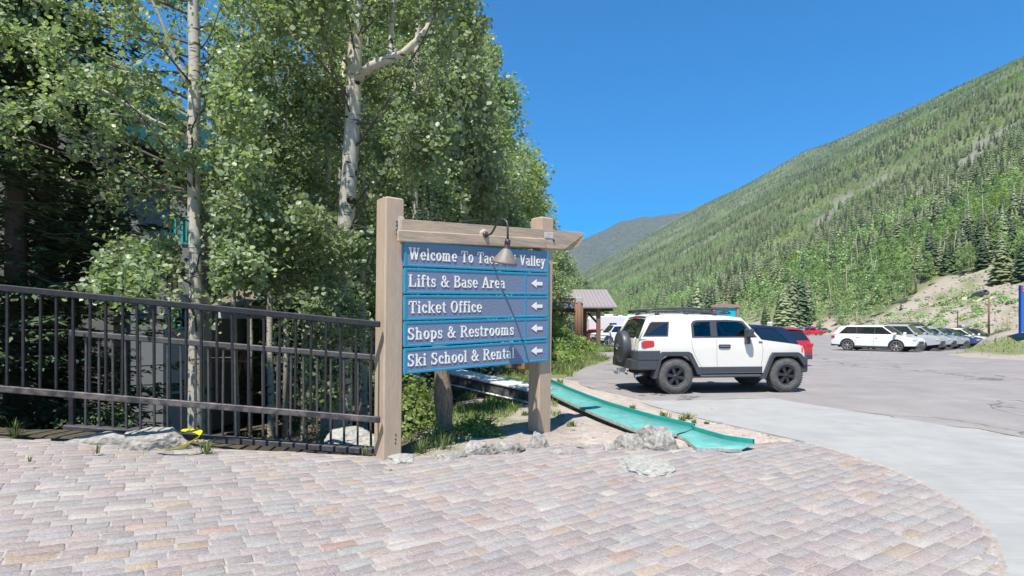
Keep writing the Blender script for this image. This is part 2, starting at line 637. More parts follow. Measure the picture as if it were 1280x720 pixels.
M_asphalt = asphalt_material()
def split_poly(poly, yc, below):
    out = []
    for (a, b) in zip(poly, poly[1:] + poly[:1]):
        ina = (a[1] <= yc) == below; inb = (b[1] <= yc) == below
        if ina: out.append(a)
        if ina != inb:
            t = (yc - a[1]) / (b[1] - a[1]); out.append((a[0] + t*(b[0]-a[0]), yc))
    return out
def densify(poly, step=1.5, j=0.0):
    out = []
    for (a, b) in zip(poly, poly[1:] + poly[:1]):
        L = math.hypot(b[0]-a[0], b[1]-a[1]); k = max(1, int(L / step))
        for i in range(k):
            x = a[0] + (b[0]-a[0])*i/k; y = a[1] + (b[1]-a[1])*i/k
            if i and j: x += j * vnoise(x, y, 1.1, 3) ; y += j * vnoise(x, y, 1.1, 9)
            out.append((x, y))
    return out
lot_near = split_poly(densify(LOT, 0.6, 0.5), 15, True); lot_far = split_poly(densify(LOT, 0.6, 0.5), 15, False)
zl = lambda x, y: flat_z(x, y) + 0.004
lot = bpy.data.objects.new('parking_lot', None); link(lot)
a = sheet('asphalt_surface', lot_near, zl, M_asphalt); b_ = sheet('asphalt_surface', lot_far, zl, M_asphalt)
for q in (a, b_): tag(q, kind='structure')
bpy.data.objects.remove(lot)
a.name = 'road'; b_.name = 'parking_lot'

M_conc = mat('concrete', (0.345, 0.345, 0.33), rough=0.85, var=0.07, vscale=0.9, col2=(0.31, 0.313, 0.303), bump=0.15, bscale=60, spec=0.3)
def conc_brush():
    n, l = nodes_of(M_conc); b = n['Principled BSDF']
    src = b.inputs['Base Color'].links[0].from_socket
    tc = n.new('ShaderNodeTexCoord'); mp = n.new('ShaderNodeMapping'); mp.inputs['Scale'].default_value = (0.5, 9, 1); mp.inputs['Rotation'].default_value = (0, 0, R(20))
    l.new(tc.outputs['Object'], mp.inputs[0])
    nz = n.new('ShaderNodeTexNoise'); nz.inputs['Scale'].default_value = 2.2; nz.inputs['Detail'].default_value = 7; l.new(mp.outputs[0], nz.inputs['Vector'])
    mr = n.new('ShaderNodeMapRange'); mr.inputs[1].default_value = .3; mr.inputs[2].default_value = .7; mr.inputs[3].default_value = .94; mr.inputs[4].default_value = 1.04
    l.new(nz.outputs[0], mr.inputs[0])
    s2 = n.new('ShaderNodeVectorMath'); s2.operation = 'SCALE'; l.new(src, s2.inputs[0]); l.new(mr.outputs[0], s2.inputs['Scale']); l.new(s2.outputs[0], b.inputs['Base Color'])
conc_brush()
me_poly = APRON
ap = MB()
n_ = len(me_poly)
tris = tessellate_polygon([[Vector((p[0], p[1], 0)) for p in me_poly]])
ap.add([(p[0], p[1], 0.006) for p in me_poly], [tuple(t) for t in tris])
ap.add([(p[0], p[1], 0.006) for p in me_poly] + [(p[0], p[1], -0.1) for p in me_poly], [(i, (i+1) % n_, (i+1) % n_ + n_, i + n_) for i in range(n_)])
tag(ap.build('concrete_pavement', M_conc), kind='structure')

# mortar bed of the plaza, then the stones
M_mortar = mat('joint_sand', (0.36, 0.325, 0.295), rough=0.95, var=0.22, vscale=5, bump=0.5, bscale=80, spec=0.1)
arc = []
for k in range(15):
    a = R(-44 + k * (62 / 14)); arc.append((CX + (CR + 0.06) * math.cos(a), CY + (CR + 0.06) * math.sin(a)))
bed_r = [(-1.3, -6), (3.16, -6), (3.16, 3.6)] + arc + [(3.9, 7.93)] + [p for p in reversed(BACK) if -1.2 < p[0] < 3.9] + [(-1.3, back_edge(-1.3))]
bed_l = [(-9, -6), (-1.3, -6), (-1.3, back_edge(-1.3))] + [p for p in reversed(BACK) if p[0] < -1.3]
plaza = thing('plaza_paving', None, None); plaza.name = 'plaza_paving'
tag(plaza, kind='structure')
bz = lambda x, y: plaza_z(x) - 0.0045
sheet('joint_bed', bed_r, bz, M_mortar, plaza); 
sheet('joint_bed', bed_l, bz, M_mortar, plaza)

jm = MB()
NJ = 240
jv, jf = [], []
for k in range(NJ + 1):
    a = R(-44.5 + k * 65 / NJ)
    r0_, r1_ = CR - .030 - .018 * abs(vnoise(k * .35, 2.0, 1, 4)), CR + .010 + .022 * max(0, vnoise(k * .22, 5.0, 1, 9))
    for r_ , z_ in ((r0_, -.0035), (CR - .008, .0015), (CR + .003, .0072), (r1_, .0074)):
        jv.append((CX + r_ * math.cos(a), CY + r_ * math.sin(a), z_))
for k in range(NJ):
    for q in range(3): jf.append((4*k+q, 4*k+q+1, 4*k+q+5, 4*k+q+4))
jm.add(jv, jf, True)
jm.build('edge_joint', M_mortar, plaza)
M_paver = mat('paver_stone', attr='col', rough=0.9, var=0.20, vscale=9, bump=0.8, bscale=70, spec=0.15, bdist=0.008)
def grain(m, scale, lo, hi, dust=None):
    n, l = nodes_of(m); b = n['Principled BSDF']
    src = b.inputs['Base Color'].links[0].from_socket
    tc = n.new('ShaderNodeTexCoord')
    nz = n.new('ShaderNodeTexNoise'); nz.inputs['Scale'].default_value = scale; nz.inputs['Detail'].default_value = 4; nz.inputs['Roughness'].default_value = .8; l.new(tc.outputs['Object'], nz.inputs['Vector'])
    mr = n.new('ShaderNodeMapRange'); mr.inputs[1].default_value = .35; mr.inputs[2].default_value = .65; mr.inputs[3].default_value = lo; mr.inputs[4].default_value = hi
    l.new(nz.outputs[0], mr.inputs[0])
    s2 = n.new('ShaderNodeVectorMath'); s2.operation = 'SCALE'; l.new(src, s2.inputs[0]); l.new(mr.outputs[0], s2.inputs['Scale'])
    out = s2.outputs[0]
    if dust:
        nd = n.new('ShaderNodeTexNoise'); nd.inputs['Scale'].default_value = 1.1; nd.inputs['Detail'].default_value = 8; nd.inputs['Roughness'].default_value = .7; l.new(tc.outputs['Object'], nd.inputs['Vector'])
        md_ = n.new('ShaderNodeMapRange'); md_.inputs[1].default_value = .40; md_.inputs[2].default_value = .72; md_.inputs[3].default_value = .05; md_.inputs[4].default_value = .55; l.new(nd.outputs[0], md_.inputs[0])
        mx = n.new('ShaderNodeMix'); mx.data_type = 'RGBA'; l.new(md_.outputs[0], mx.inputs[0]); l.new(out, mx.inputs[6]); mx.inputs[7].default_value = (*dust, 1); out = mx.outputs[2]
    l.new(out, b.inputs['Base Color'])
grain(M_paver, 95, .62, 1.38, (.33, .30, .28))
grain(M_ground, 22, .80, 1.18)
PAL = [(0.42, 0.375, 0.385), (0.385, 0.365, 0.39), (0.37, 0.38, 0.41), (0.435, 0.36, 0.35), (0.41, 0.39, 0.385), (0.48, 0.43, 0.41), (0.35, 0.32, 0.345), (0.47, 0.375, 0.28), (0.44, 0.31, 0.26), (0.50, 0.485, 0.465), (0.37, 0.39, 0.40), (0.40, 0.34, 0.37)]
PW = [5, 5, 4, 3, 4, 2.5, 3, 1.3, 0.7, 1.0, 2, 3]
def paver_geo(cs, z_extra):
    """cs: four corners counter-clockwise, chamfered stone"""
    c = np.mean(cs, axis=0)
    vs = []
    for k, inset in ((0, 0.009), (1, 0.0), (2, 0.0)):
        for p in cs:
            d = c - p; d = d / (np.linalg.norm(d) + 1e-9)
            q = p + d * inset * 1.3
            z = plaza_z(q[0]) + (z_extra if k == 0 else (z_extra - 0.006 if k == 1 else -0.05)) 
            vs.append((q[0], q[1], z))
    t = (random.uniform(-.0022, .0022), random.uniform(-.0022, .0022))
    vs = [(v[0], v[1], v[2] + (t[0] if i in (0, 1) else -t[0]) + (t[1] if i in (0, 3) else -t[1])) if i < 4 else v for i, v in enumerate(vs)]
    fs = [(0,1,2,3)] + [(i, i+4, (i+1) % 4 + 4, (i+1) % 4) for i in range(4)] + [(i+4, i+8, (i+1) % 4 + 8, (i+1) % 4 + 4) for i in range(4)]
    return vs, fs
ang = R(32.5); ca, sa = math.cos(ang), math.sin(ang)
pavers = []
roww = 0.129
for rI in range(-60, 125):
    v0 = rI * roww
    u = -12 + random.random() * 0.3
    while u < 16:
        L = random.uniform(0.15, 0.36) if random.random() < .5 else random.uniform(.20, .28)
        g = random.uniform(0.005, 0.011)
        cs = [(u + g/2, v0 + g/2), (u + L - g/2, v0 + g/2), (u + L - g/2, v0 + roww - g/2), (u + g/2, v0 + roww - g/2)]
        u += L
        pts = []
        for (a, b) in cs:
            wob = 0.06 * vnoise(a, b, 0.35, 4) + .012 * vnoise(a, b, 1.7, 8)
            b2 = b + wob; 
            pts.append(np.array((a * ca - b2 * sa + random.uniform(-.005, .005), a * sa + b2 * ca + random.uniform(-.005, .005))))
        c = np.mean(pts, axis=0)
        if c[1] < 2.2 or c[0] < -8.4 or c[0] > 4.6: continue
        ins = [in_plaza(p[0], p[1]) for p in pts]
        if not any(ins): continue
        if not in_plaza(c[0], c[1]): continue
        fixed = []
        for p, ok in zip(pts, ins):
            if not ok:
                if p[0] > CX + 1.5 and p[1] < CY + 1.3:
                    d = p - np.array((CX, CY)); p = np.array((CX, CY)) + d / np.linalg.norm(d) * (CR - 0.016 - random.uniform(0, .016))
                else:
                    p = c + (p - c) * 0.75 if random.random() < .6 else p
            fixed.append(p)
        pavers.append((fixed, c))
def paver_px(c):
    d = c[1]
    px = 640 + F * c[0] / d; py = 400 + F * (CH - plaza_z(c[0])) / d
    if px < -30 or px > 1310 or py > 735: return 0
    return 1 / d ** 2.4
pavers.sort(key=lambda q: -paver_px(q[1]))
SV, SF, SCc = [], [], []
for i, (cs, c) in enumerate(pavers):
    col = np.array(random.choices(PAL, PW)[0]); col = (col * .78 + col.mean() * .22) * np.array((1.03, .985, .93)) * random.uniform(0.64, 0.79)
    vs, fs = paver_geo(cs, random.uniform(-0.003, 0.003))
    if i < 300:
        me = mesh_np('paver_stone', vs, np.array(fs), M_paver, cols=np.tile(col, (12, 1)))
        obj('paver_stone', me, plaza)
    else:
        k = len(SV); SV += vs; SF += [[q + k for q in f] for f in fs]; SCc += [col] * 12
o = obj('paver_stones', mesh_np('paver_stones', SV, np.array(SF), M_paver, cols=np.array(SCc)), plaza); o['kind'] = 'stuff'
# ---------------------------------------------------------------- shared materials
M_post = mat('painted_timber', (0.46, 0.36, 0.265), rough=0.75, var=0.09, vscale=2.5, bump=0.35, bscale=14, stretch=(6, 6, 0.7), col2=(0.42, 0.32, 0.235), spec=0.3)
M_beam = mat('painted_beam', (0.48, 0.375, 0.27), rough=0.75, var=0.12, vscale=2.5, bump=0.4, bscale=14, stretch=(0.7, 6, 6), col2=(0.35, 0.28, 0.22), spec=0.3)
M_grey = mat('bare_patch', (0.5, 0.49, 0.47), rough=0.8, var=0.25, vscale=8)
M_black = mat('black_rail_paint', (0.018, 0.019, 0.023), rough=0.55, var=0.3, vscale=7, col2=(0.028, 0.029, 0.034), bump=0.15, bscale=60, spec=0.3)
M_worn = mat('worn_rail_paint', (0.028, 0.028, 0.034), rough=0.55, var=0.35, vscale=6, col2=(0.13, 0.11, 0.10), bump=0.2, bscale=60)
M_worn2 = mat('weathered_rail_paint', (0.055, 0.055, 0.06), rough=0.6, var=0.3, vscale=6, col2=(0.085, 0.08, 0.078), bump=0.2, bscale=60)
M_field = mat('sign_field', (0.165, 0.215, 0.315), rough=0.7, var=0.16, vscale=14, bump=0.7, bscale=34, stretch=(1, 1, 2.2), spec=0.3, bdist=0.006)
M_border = mat('sign_border', (0.012, 0.26, 0.44), rough=0.5, var=0.12, vscale=10, bump=0.15, bscale=60)
M_letter = mat('letter_paint', (0.82, 0.80, 0.74), rough=0.6, var=0.10, vscale=30, bump=0.2, bscale=90)
M_lampmetal = mat('lamp_arm_metal', (0.07, 0.07, 0.08), rough=0.45, metal=0.4, var=0.2, vscale=20)
M_shade = mat('lamp_shade_metal', (0.19, 0.18, 0.17), rough=0.6, metal=0.2, col2=(0.24, 0.19, 0.15), vscale=9, var=0.2)
M_dark = mat('dark_gap', (0.02, 0.02, 0.02), rough=0.9)

# ---------------------------------------------------------------- slab serif lettering built from strokes
TH, TN, SF_ = 0.175, 0.085, 0.075
def g_stem(x, y0, y1, s='tb', w=TH):
    q = [[(x, y0), (x + w, y0), (x + w, y1), (x, y1)]]
    e = 0.085
    if 't' in s: q.append([(x - e, y1 - SF_), (x + w + e, y1 - SF_), (x + w + e, y1), (x - e, y1)])
    if 'l' in s: q.append([(x - e, y1 - SF_ - .02), (x + w, y1 - SF_), (x + w, y1), (x - e, y1 - .01)])
    if 'b' in s: q.append([(x - e, y0), (x + w + e, y0), (x + w + e, y0 + SF_), (x - e, y0 + SF_)])
    return q
def g_line(x0, y0, x1, y1, w):
    dx, dy = x1 - x0, y1 - y0
    L = math.hypot(dx, dy)
    # horizontally measured thickness keeps ends level
    return [[(x0 - w/2, y0), (x0 + w/2, y0), (x1 + w/2, y1), (x1 - w/2, y1)]] if abs(dy) > abs(dx) * 0.4 else [[(x0, y0 - w/2), (x1, y1 - w/2), (x1, y1 + w/2), (x0, y0 + w/2)]]
def g_arc(cx, cy, rx, ry, a0, a1, tx=TH, ty=TN, n=None):
    n = n or max(4, int(abs(a1 - a0) / 14))
    q = []
    for i in range(n):
        u0 = R(a0 + (a1 - a0) * i / n); u1 = R(a0 + (a1 - a0) * (i + 1) / n)
        o0 = (cx + rx * math.cos(u0), cy + ry * math.sin(u0)); o1 = (cx + rx * math.cos(u1), cy + ry * math.sin(u1))
        i0 = (cx + (rx - tx) * math.cos(u0), cy + (ry - ty) * math.sin(u0)); i1 = (cx + (rx - tx) * math.cos(u1), cy + (ry - ty) * math.sin(u1))
        q.append([i0, o0, o1, i1] if a1 > a0 else [i0, i1, o1, o0])
    return q
def g_bar(x0, x1, y, t=TN):
    return [[(x0, y - t/2), (x1, y - t/2), (x1, y + t/2), (x0, y + t/2)]]
def g_tri(x, y0, y1, w=0.06):
    return [[(x, y0), (x + w, y0), (x + w, y1), (x, y1)]]
XH = 0.70
def serif(x0, x1, y): return [[(x0, y), (x1, y), (x1, y + SF_), (x0, y + SF_)]]
GL = {}
def G(c, w, *qs): GL[c] = (w, sum(qs, []))
G('W', 1.26, g_line(.14, 1, .40, 0, TH), g_line(.64, 1, .40, 0, TN+.03), g_line(.60, 1, .86, 0, TH), g_line(1.10, 1, .86, 0, TN+.03), serif(-.02, .32, 1-SF_), serif(.46, .80, 1-SF_), serif(.94, 1.24, 1-SF_))
G('L', .80, g_stem(.10, 0, 1), g_bar(.1, .76, SF_/2, SF_), g_tri(.69, 0, .32, .07))
G('T', .86, g_stem(.34, 0, 1, 'b'), g_bar(.02, .83, 1-SF_/2-.005, SF_+.01), g_tri(.02, .70, 1, .07), g_tri(.76, .70, 1, .07))
G('S', .74, g_arc(.36, .735, .31, .265, 40, 180), g_arc(.36, .735, .31, .265, 180, 262, TH, .15), g_arc(.36, .275, .33, .275, 82, 0, TH, .15), g_arc(.36, .275, .33, .275, 0, -145), g_tri(.56, .70, .98, .07), g_tri(.04, .02, .32, .07))
G('B', .82, g_stem(.10, 0, 1), g_bar(.1, .45, 1-SF_/2), g_bar(.1, .47, .52), g_bar(.1, .47, SF_/2), g_arc(.42, .755, .29, .245, 90, -90), g_arc(.44, .27, .34, .27, 90, -90))
G('A', .92, g_line(.14, 0, .46, 1, TN+.02), g_line(.78, 0, .46, 1, TH+.02), g_bar(.24, .68, .33), serif(-.01, .30, 0), serif(.60, .95, 0))
G('O', .88, g_arc(.43, .5, .40, .51, 0, 360))
G('R', .90, g_stem(.10, 0, 1), g_bar(.1, .45, 1-SF_/2), g_bar(.1, .47, .47), g_arc(.43, .735, .31, .265, 90, -90), g_line(.78, 0, .50, .47, TH), serif(.68, .93, 0))
G('V', .90, g_line(.16, 1, .46, 0, TH), g_line(.76, 1, .46, 0, TN+.02), serif(0, .36, 1-SF_), serif(.60, .92, 1-SF_))
G('a', .64, g_arc(.29, XH-.20, .25, .20, 0, 150, .15, TN), g_stem(.38, 0, XH-.18, 'n', .155), serif(.38, .62, 0), g_arc(.28, .21, .26, .215, 90, 300, .15, TN), g_bar(.26, .42, .39, .07))
G('c', .60, g_arc(.34, XH/2, .31, XH/2+.01, 38, 325), g_arc(.47, XH-.19, .085, .085, 0, 360, .08, .08))
G('e', .64, g_arc(.33, XH/2, .31, XH/2+.01, 0, 322), g_bar(.10, .63, XH/2, .075))
G('f', .44, g_stem(.10, 0, .80, 'b', .155), g_arc(.30, .80, .20, .205, 180, 35, .155, TN), g_bar(0, .40, XH-.04, .075), g_arc(.41, .91, .07, .07, 0, 360, .065, .065))
G('h', .76, g_stem(.09, 0, 1, 'bl', .155), g_arc(.36, XH-.24, .26, .25, 175, 0, .155, TN), g_stem(.465, 0, XH-.24, 'b', .155))
G('i', .36, g_stem(.10, 0, XH, 'bl', .155), g_arc(.18, .90, .10, .10, 0, 360, .09, .09))
G('k', .76, g_stem(.09, 0, 1, 'bl', .155), g_line(.28, .30, .58, XH, TN+.03), g_line(.62, 0, .34, .40, TH), serif(.46, .72, XH-SF_), serif(.50, .77, 0))
G('l', .35, g_stem(.09, 0, 1, 'bl', .155))
G('m', 1.12, g_stem(.09, 0, XH, 'bl', .155), g_arc(.34, XH-.22, .245, .23, 175, 0, .155, TN), g_stem(.43, 0, XH-.22, 'b', .155), g_arc(.69, XH-.22, .245, .23, 175, 0, .155, TN), g_stem(.78, 0, XH-.22, 'b', .155))
G('n', .76, g_stem(.09, 0, XH, 'bl', .155), g_arc(.36, XH-.24, .26, .25, 175, 0, .155, TN), g_stem(.465, 0, XH-.24, 'b', .155))
G('o', .66, g_arc(.33, XH/2, .31, XH/2+.01, 0, 360))
G('p', .72, g_stem(.09, -.27, XH, 'bl', .155), g_arc(.36, XH/2, .31, XH/2+.01, 140, -140))
G('r', .56, g_stem(.09, 0, XH, 'bl', .155), g_arc(.40, XH-.26, .24, .25, 170, 60, .155, TN), g_arc(.45, XH-.11, .085, .085, 0, 360, .08, .08))
G('s', .54, g_arc(.26, XH-.19, .22, .195, 30, 250, .14, TN), g_arc(.26, .19, .24, .195, 95, -150, .14, TN), g_bar(.12, .40, XH/2, .12), g_tri(.41, XH-.24, XH-.01, .06), g_tri(.03, .02, .23, .06))
G('t', .46, g_stem(.12, .14, .90, 'n', .155), g_arc(.315, .17, .195, .18, 180, 310, .155, TN), g_bar(0, .42, XH-.04, .075))
G('y', .72, g_line(.13, XH, .36, 0, .16), g_line(.60, XH, .28, -.25, TN+.02), serif(0, .30, XH-SF_), serif(.46, .74, XH-SF_), g_arc(.20, -.19, .09, .09, 0, 360, .08, .08))
G('&', .98, g_arc(.40, .76, .21, .24, 0, 360, .13, TN), g_arc(.36, .26, .32, .27, 110, 330, TH, TN), g_line(.30, .66, .78, .03, .17), g_line(.58, .10, .80, .50, TN), g_bar(.66, .95, .50, SF_), g_bar(.70, .96, .035, SF_))
GL[' '] = (.36, [])

def text_quads(s, x0, x1, y, h, kern=0.085):
    tot = sum(GL[c][0] for c in s) + kern * (len(s) - 1)
    sx = (x1 - x0) / tot
    out = []; x = x0
    for c in s:
        w, qs = GL[c]
        out.append([[(x + p[0] * sx, y + p[1] * h) for p in q] for q in qs])
        x += (w + kern) * sx
    return out
def raise_quads(mb, qs, yf, depth):
    """quads stand proud of the plane local y = yf, towards -y; each stroke at its own height"""
    for k, q in enumerate(qs):
        e = depth + (k % 7) * 0.00035
        n = len(q)
        vs = [(p[0], yf - e, p[1]) for p in q] + [(p[0], yf + 0.001, p[1]) for p in q]
        fs = [tuple(range(n))] + [(i, i+n, (i+1) % n + n, (i+1) % n) for i in range(n)]
        mb.add(vs, fs)

# ---------------------------------------------------------------- the sign
TH_S = math.atan2(8.54 - 7.0, 0.513 + 1.352)
SIGN_O = Vector((-1.352, 7.0, 0))
SLOPE = 0.022
ds = Vector((math.cos(TH_S), math.sin(TH_S)))
def s_of(px, y=0.0):
    """distance along the sign of the point seen at photo column px, at local depth y"""
    k = (px - 640) / F
    ox, oy = SIGN_O.x - math.sin(TH_S) * y, SIGN_O.y + math.cos(TH_S) * y
    return (k * oy - ox) / (ds.x - k * ds.y)
SL = 2.42
sign = thing('directory_sign', 'brown timber post sign with five blue direction boards in white letters at plaza edge', 'sign', (SIGN_O.x, SIGN_O.y, 0), TH_S)
def sh(o, k=SLOPE):
    for v in o.data.vertices: v.co.z += k * v.co.x
    return o
# posts
def post(x0, ztop, zb, lean):
    m = MB()
    w = 0.255
    n = 14
    for i in range(1):
        m.bbox(x0, 0, zb, x0 + w, w, ztop, 0.018)
    bm = bmesh.new(); me = m.mesh('post', M_post); bm.from_mesh(me)
    bmesh.ops.bisect_plane(bm, geom=bm.verts[:]+bm.edges[:]+bm.faces[:], plane_co=(0, 0, ztop - 0.06), plane_no=(0, 0, 1))
    for v in bm.verts:
        if v.co.z > ztop - 0.015:
            v.co.x += (x0 + w/2 - v.co.x) * 0.10; v.co.y += (w/2 - v.co.y) * 0.10
        v.co.x += lean * (v.co.z)
    bm.to_mesh(me); bm.free()
    return obj('post', me, sign)
post(-0.258, 3.20, -0.25, 0.012)
XR = s_of(692) - 0.255
post(XR - 0.055, 3.25, -0.35, 0.020)
# bleached patches where fittings were painted over
m = MB(); m.bbox(-0.05, -0.006, 2.72, 0.03, 0.002, 2.97, 0.003); m.build('bleached_patch', M_grey, sign)
# split in the left post and its bolts
m = MB()
for z in (2.75, 2.80, 2.855, 2.90): m.lathe([(0.0, 0.0), (0.011, 0.0), (0.011, 0.006), (0, 0.008)], 8, Matrix.Translation((-0.075, -0.001, z)) @ Matrix.Rotation(R(90), 4, 'X'))
for z in (0.20, 0.245, 0.30): m.lathe([(0.0, 0.0), (0.010, 0.0), (0.010, 0.004), (0, 0.005)], 8, Matrix.Translation((-0.10+z*.04, -0.001, z)) @ Matrix.Rotation(R(90), 4, 'X'))
bo = m.build('bolts', M_black, sign); bo['kind'] = 'stuff'
# cross beam with a scroll cut end
BE = s_of(730, -0.05)
bm_ = MB()
zb0, zb1 = 2.66, 2.935
x0b = -0.03
prof = [(x0b, zb0), (XR + 0.62, zb0)]
for k in range(9):
    t = k / 8
    prof.append((BE - 0.36 + 0.36 * math.sin(t * PI / 2) * 1.0, zb0 + 0.0 + 0.235 * (1 - math.cos(t * PI / 2))))
prof += [(BE + 0.03, zb1 - 0.03), (BE + 0.0, zb1), (x0b, zb1)]
bm_.prism(prof, -0.045, 0.13)
o = bm_.build('beam', M_beam, sign); sh(o, 0.047)
bv = o.modifiers.new('b', 'BEVEL'); bv.width = 0.012; bv.segments = 1; bv.limit_method = 'ANGLE'
m = MB(); m.bbox(-0.10, -0.085, zb0 - 0.005, XR + 0.02, -0.046, zb0 + 0.135, 0.01)
o = m.build('ledger_board', M_beam, sign); sh(o, 0.047)
m = MB(); m.bbox(XR + 0.02, -0.051, zb0+.15, XR + 0.20, -0.040, zb0 + 0.235, 0.003); o = m.build('bleached_patch', M_grey, sign); sh(o, 0.047)
m = MB()
for x in (XR + 0.21,): m.lathe([(0, 0), (0.016, 0), (0.016, 0.012), (0, 0.014)], 10, Matrix.Translation((x, -0.047, zb0 + 0.12 + .047*x)) @ Matrix.Rotation(R(90), 4, 'X'))
m.build('bolt', M_black, sign)
# boards
rows = [(2.668, 2.357, 'Welcome To Taos Ski Valley', 511, 681.5, None),
        (2.340, 2.022, 'Lifts & Base Area', 511, 631.5, 1),
        (2.005, 1.693, 'Ticket Office', 511, 602.5, 1),
        (1.680, 1.365, 'Shops & Restrooms', 509.5, 642.5, 1),
        (1.349, 1.037, 'Ski School & Rental', 509.5, 643, 1)]
YF = -0.05
for (zt, zb, txt, pa, pb, arrow) in rows:
    m = MB(); m.box(0.010, YF + 0.005, zb + 0.012, SL - 0.004, 0.0, zt - 0.012)
    board = m.build('sign_board', M_field, sign)
    bt = 0.030
    m = MB()
    m.bbox(0.006, YF - 0.001, zb, SL, YF + 0.03, zb + bt, 0.005); m.bbox(0.006, YF - 0.001, zt - bt, SL, YF + 0.03, zt, 0.005)
    m.bbox(0.0055, YF - 0.0015, zb + bt - 0.004, 0.006 + bt * 1.15, YF + 0.03, zt - bt + 0.004, 0.004)
    m.bbox(SL - bt, YF - 0.0015, zb + bt - 0.004, SL + 0.0005, YF + 0.03, zt - bt + 0.004, 0.004)
    if arrow:
        xd = s_of(657, YF)
        m.bbox(xd - 0.014, YF - 0.0005, zb + bt - 0.004, xd + 0.014, YF + 0.03, zt - bt + 0.004, 0.004)
    o = m.build('border', M_border, board)
    sh(board); sh(o)
    hcap = 0.150
    xa, xb = s_of(pa, YF), s_of(pb, YF)
    yb = zb + 0.088
    for qs in text_quads(txt, xa, xb, yb, hcap):
        if not qs: continue
        m = MB(); raise_quads(m, qs, YF + 0.005, 0.0065)
        sh(m.build('letter', M_letter, board))
    if arrow:
        x0, x1 = s_of(664.5, YF), s_of(678, YF)
        zc = (zt + zb) / 2 + 0.005
        hw = 0.058; k = x0 + (x1 - x0) * 0.46
        m = MB()
        poly = [(x0, zc), (k, zc - hw), (k, zc - hw*.42), (x1, zc - hw*.42), (x1, zc + hw*.42), (k, zc + hw*.42), (k, zc + hw)]
        m.prism(poly, YF - 0.003, YF + 0.006)
        sh(m.build('arrow', M_letter, board))
# gooseneck lamp
xl = s_of(607, -0.09)
zl_ = 2.80 + 0.047 * xl
lamp = thing('gooseneck_lamp', 'gooseneck lamp with rusty bell shade hanging from the sign beam', 'lamp', (SIGN_O.x + ds.x * xl + math.sin(TH_S) * 0.046, SIGN_O.y + ds.y * xl - math.cos(TH_S) * 0.046, zl_), TH_S)
m = MB(); m.lathe([(0, 0.0), (0.075, 0.0), (0.078, 0.012), (0.055, 0.022), (0.04, 0.03), (0, 0.03)], 20, Matrix.Rotation(R(90), 4, 'X')); m.build('wall_plate', M_beam, lamp)
m = MB(); m.lathe([(0, 0.03), (0.042, 0.03), (0.046, 0.05), (0.03, 0.065), (0.02, 0.07), (0, 0.07)], 16, Matrix.Rotation(R(90), 4, 'X')); m.build('arm_socket', M_lampmetal, lamp)
pts = []
for t in range(15):
    k = t / 14
    pts.append(Vector((0, -0.06 - 0.40 * (k ** 0.9), -0.0 + 0.16 * math.sin(k * PI * 0.80) ** 1.0 + 0.02 * k)))
import itertools
pts = [Vector((0, -.05, 0)), Vector((0, -.10, -.012)), Vector((0, -.15, -.002)), Vector((0, -.20, .045)), Vector((0, -.245, .105)), Vector((0, -.29, .145)), Vector((0, -.345, .162)), Vector((0, -.40, .15)), Vector((0, -.44, .115)), Vector((0, -.458, .07)), Vector((0, -.46, .01)), Vector((0, -.46, -.14))]
pts = [Vector((p.x, p.y * 1.13, p.z)) for p in pts]
m = MB(); m.tube(pts, 0.0145, 10); m.build('arm', M_lampmetal, lamp)
tl = Matrix.Translation((0, -.52, -.14)) @ Matrix.Scale(1.12, 4) @ Matrix.Rotation(R(13), 4, 'X') 
m = MB(); m.lathe([(0, .02), (.030, .02), (.034, 0), (.036, -.03), (.030, -.034), (.034, -.04), (.036, -.09), (.045, -.10), (0, -.10)], 18, tl); m.build('collar', M_lampmetal, lamp)
m = MB(); m.lathe([(.035, -.085), (.055, -.105), (.10, -.17), (.145, -.235), (.155, -.258), (.150, -.258), (.14, -.238), (.095, -.172), (.05, -.112), (.0, -.10)], 28, tl); m.build('lamp_shade', M_shade, lamp)
m = MB(); m.lathe([(0, -.11), (.02, -.12), (.03, -.17), (.032, -.2), (.02, -.225), (0, -.232)], 14, tl); m.build('bulb', mat('bulb_glass', (.6, .6, .58), rough=.2), lamp)

# ---------------------------------------------------------------- railings
def railing(label, A, B, topz, h, n, bt, bar=0.013, base=False, first=0.1, end_post=None):
    """A,B ground plan ends; topz (za, zb); h height"""
    d = Vector((B[0]-A[0], B[1]-A[1])); L = d.length
    rz = math.atan2(d.y, d.x)
    t = thing('metal_railing', label, 'railing', (A[0], A[1], topz[0] - h), rz)
    k = (topz[1] - topz[0]) / L
    def S(o):
        for v in o.data.vertices: v.co.z += k * v.co.x
        return o
    m = MB(); m.bbox(0, -0.032, h - 0.075, L, 0.032, h, 0.010); S(m.build('top_rail', M_worn2 if base else M_black, t))
    if not base:
        m = MB(); m.bbox(0, -0.024, -0.02, L, 0.024, 0.055, 0.008); S(m.build('bottom_rail', M_worn, t))
    else:
        m = MB(); m.bbox(-0.02, -0.10, -0.075, L, 0.045, 0.0, 0.006); S(m.build('base_channel', M_worn2, t))
    mbar = MB(); mbar.bbox(-bar, -bar, (0 if base else 0.04), bar, bar, h - 0.04, 0.003)
    me = mbar.mesh('baluster', M_worn2 if base else M_black)
    for i in range(n):
        x = first + i * bt
        if x > L - 0.03: break
        o = obj('baluster', me, t, loc=(x + random.uniform(-.003, .003), 0, k * x), rot=(random.uniform(-.006, .006), random.uniform(-.012, .012), random.uniform(-.2, .2)))
    if end_post is not None:
        m = MB(); m.bbox(end_post - .03, -.03, -.02, end_post + .03, .03, h - .02, .004); S(m.build('end_post', M_black, t))
    return t
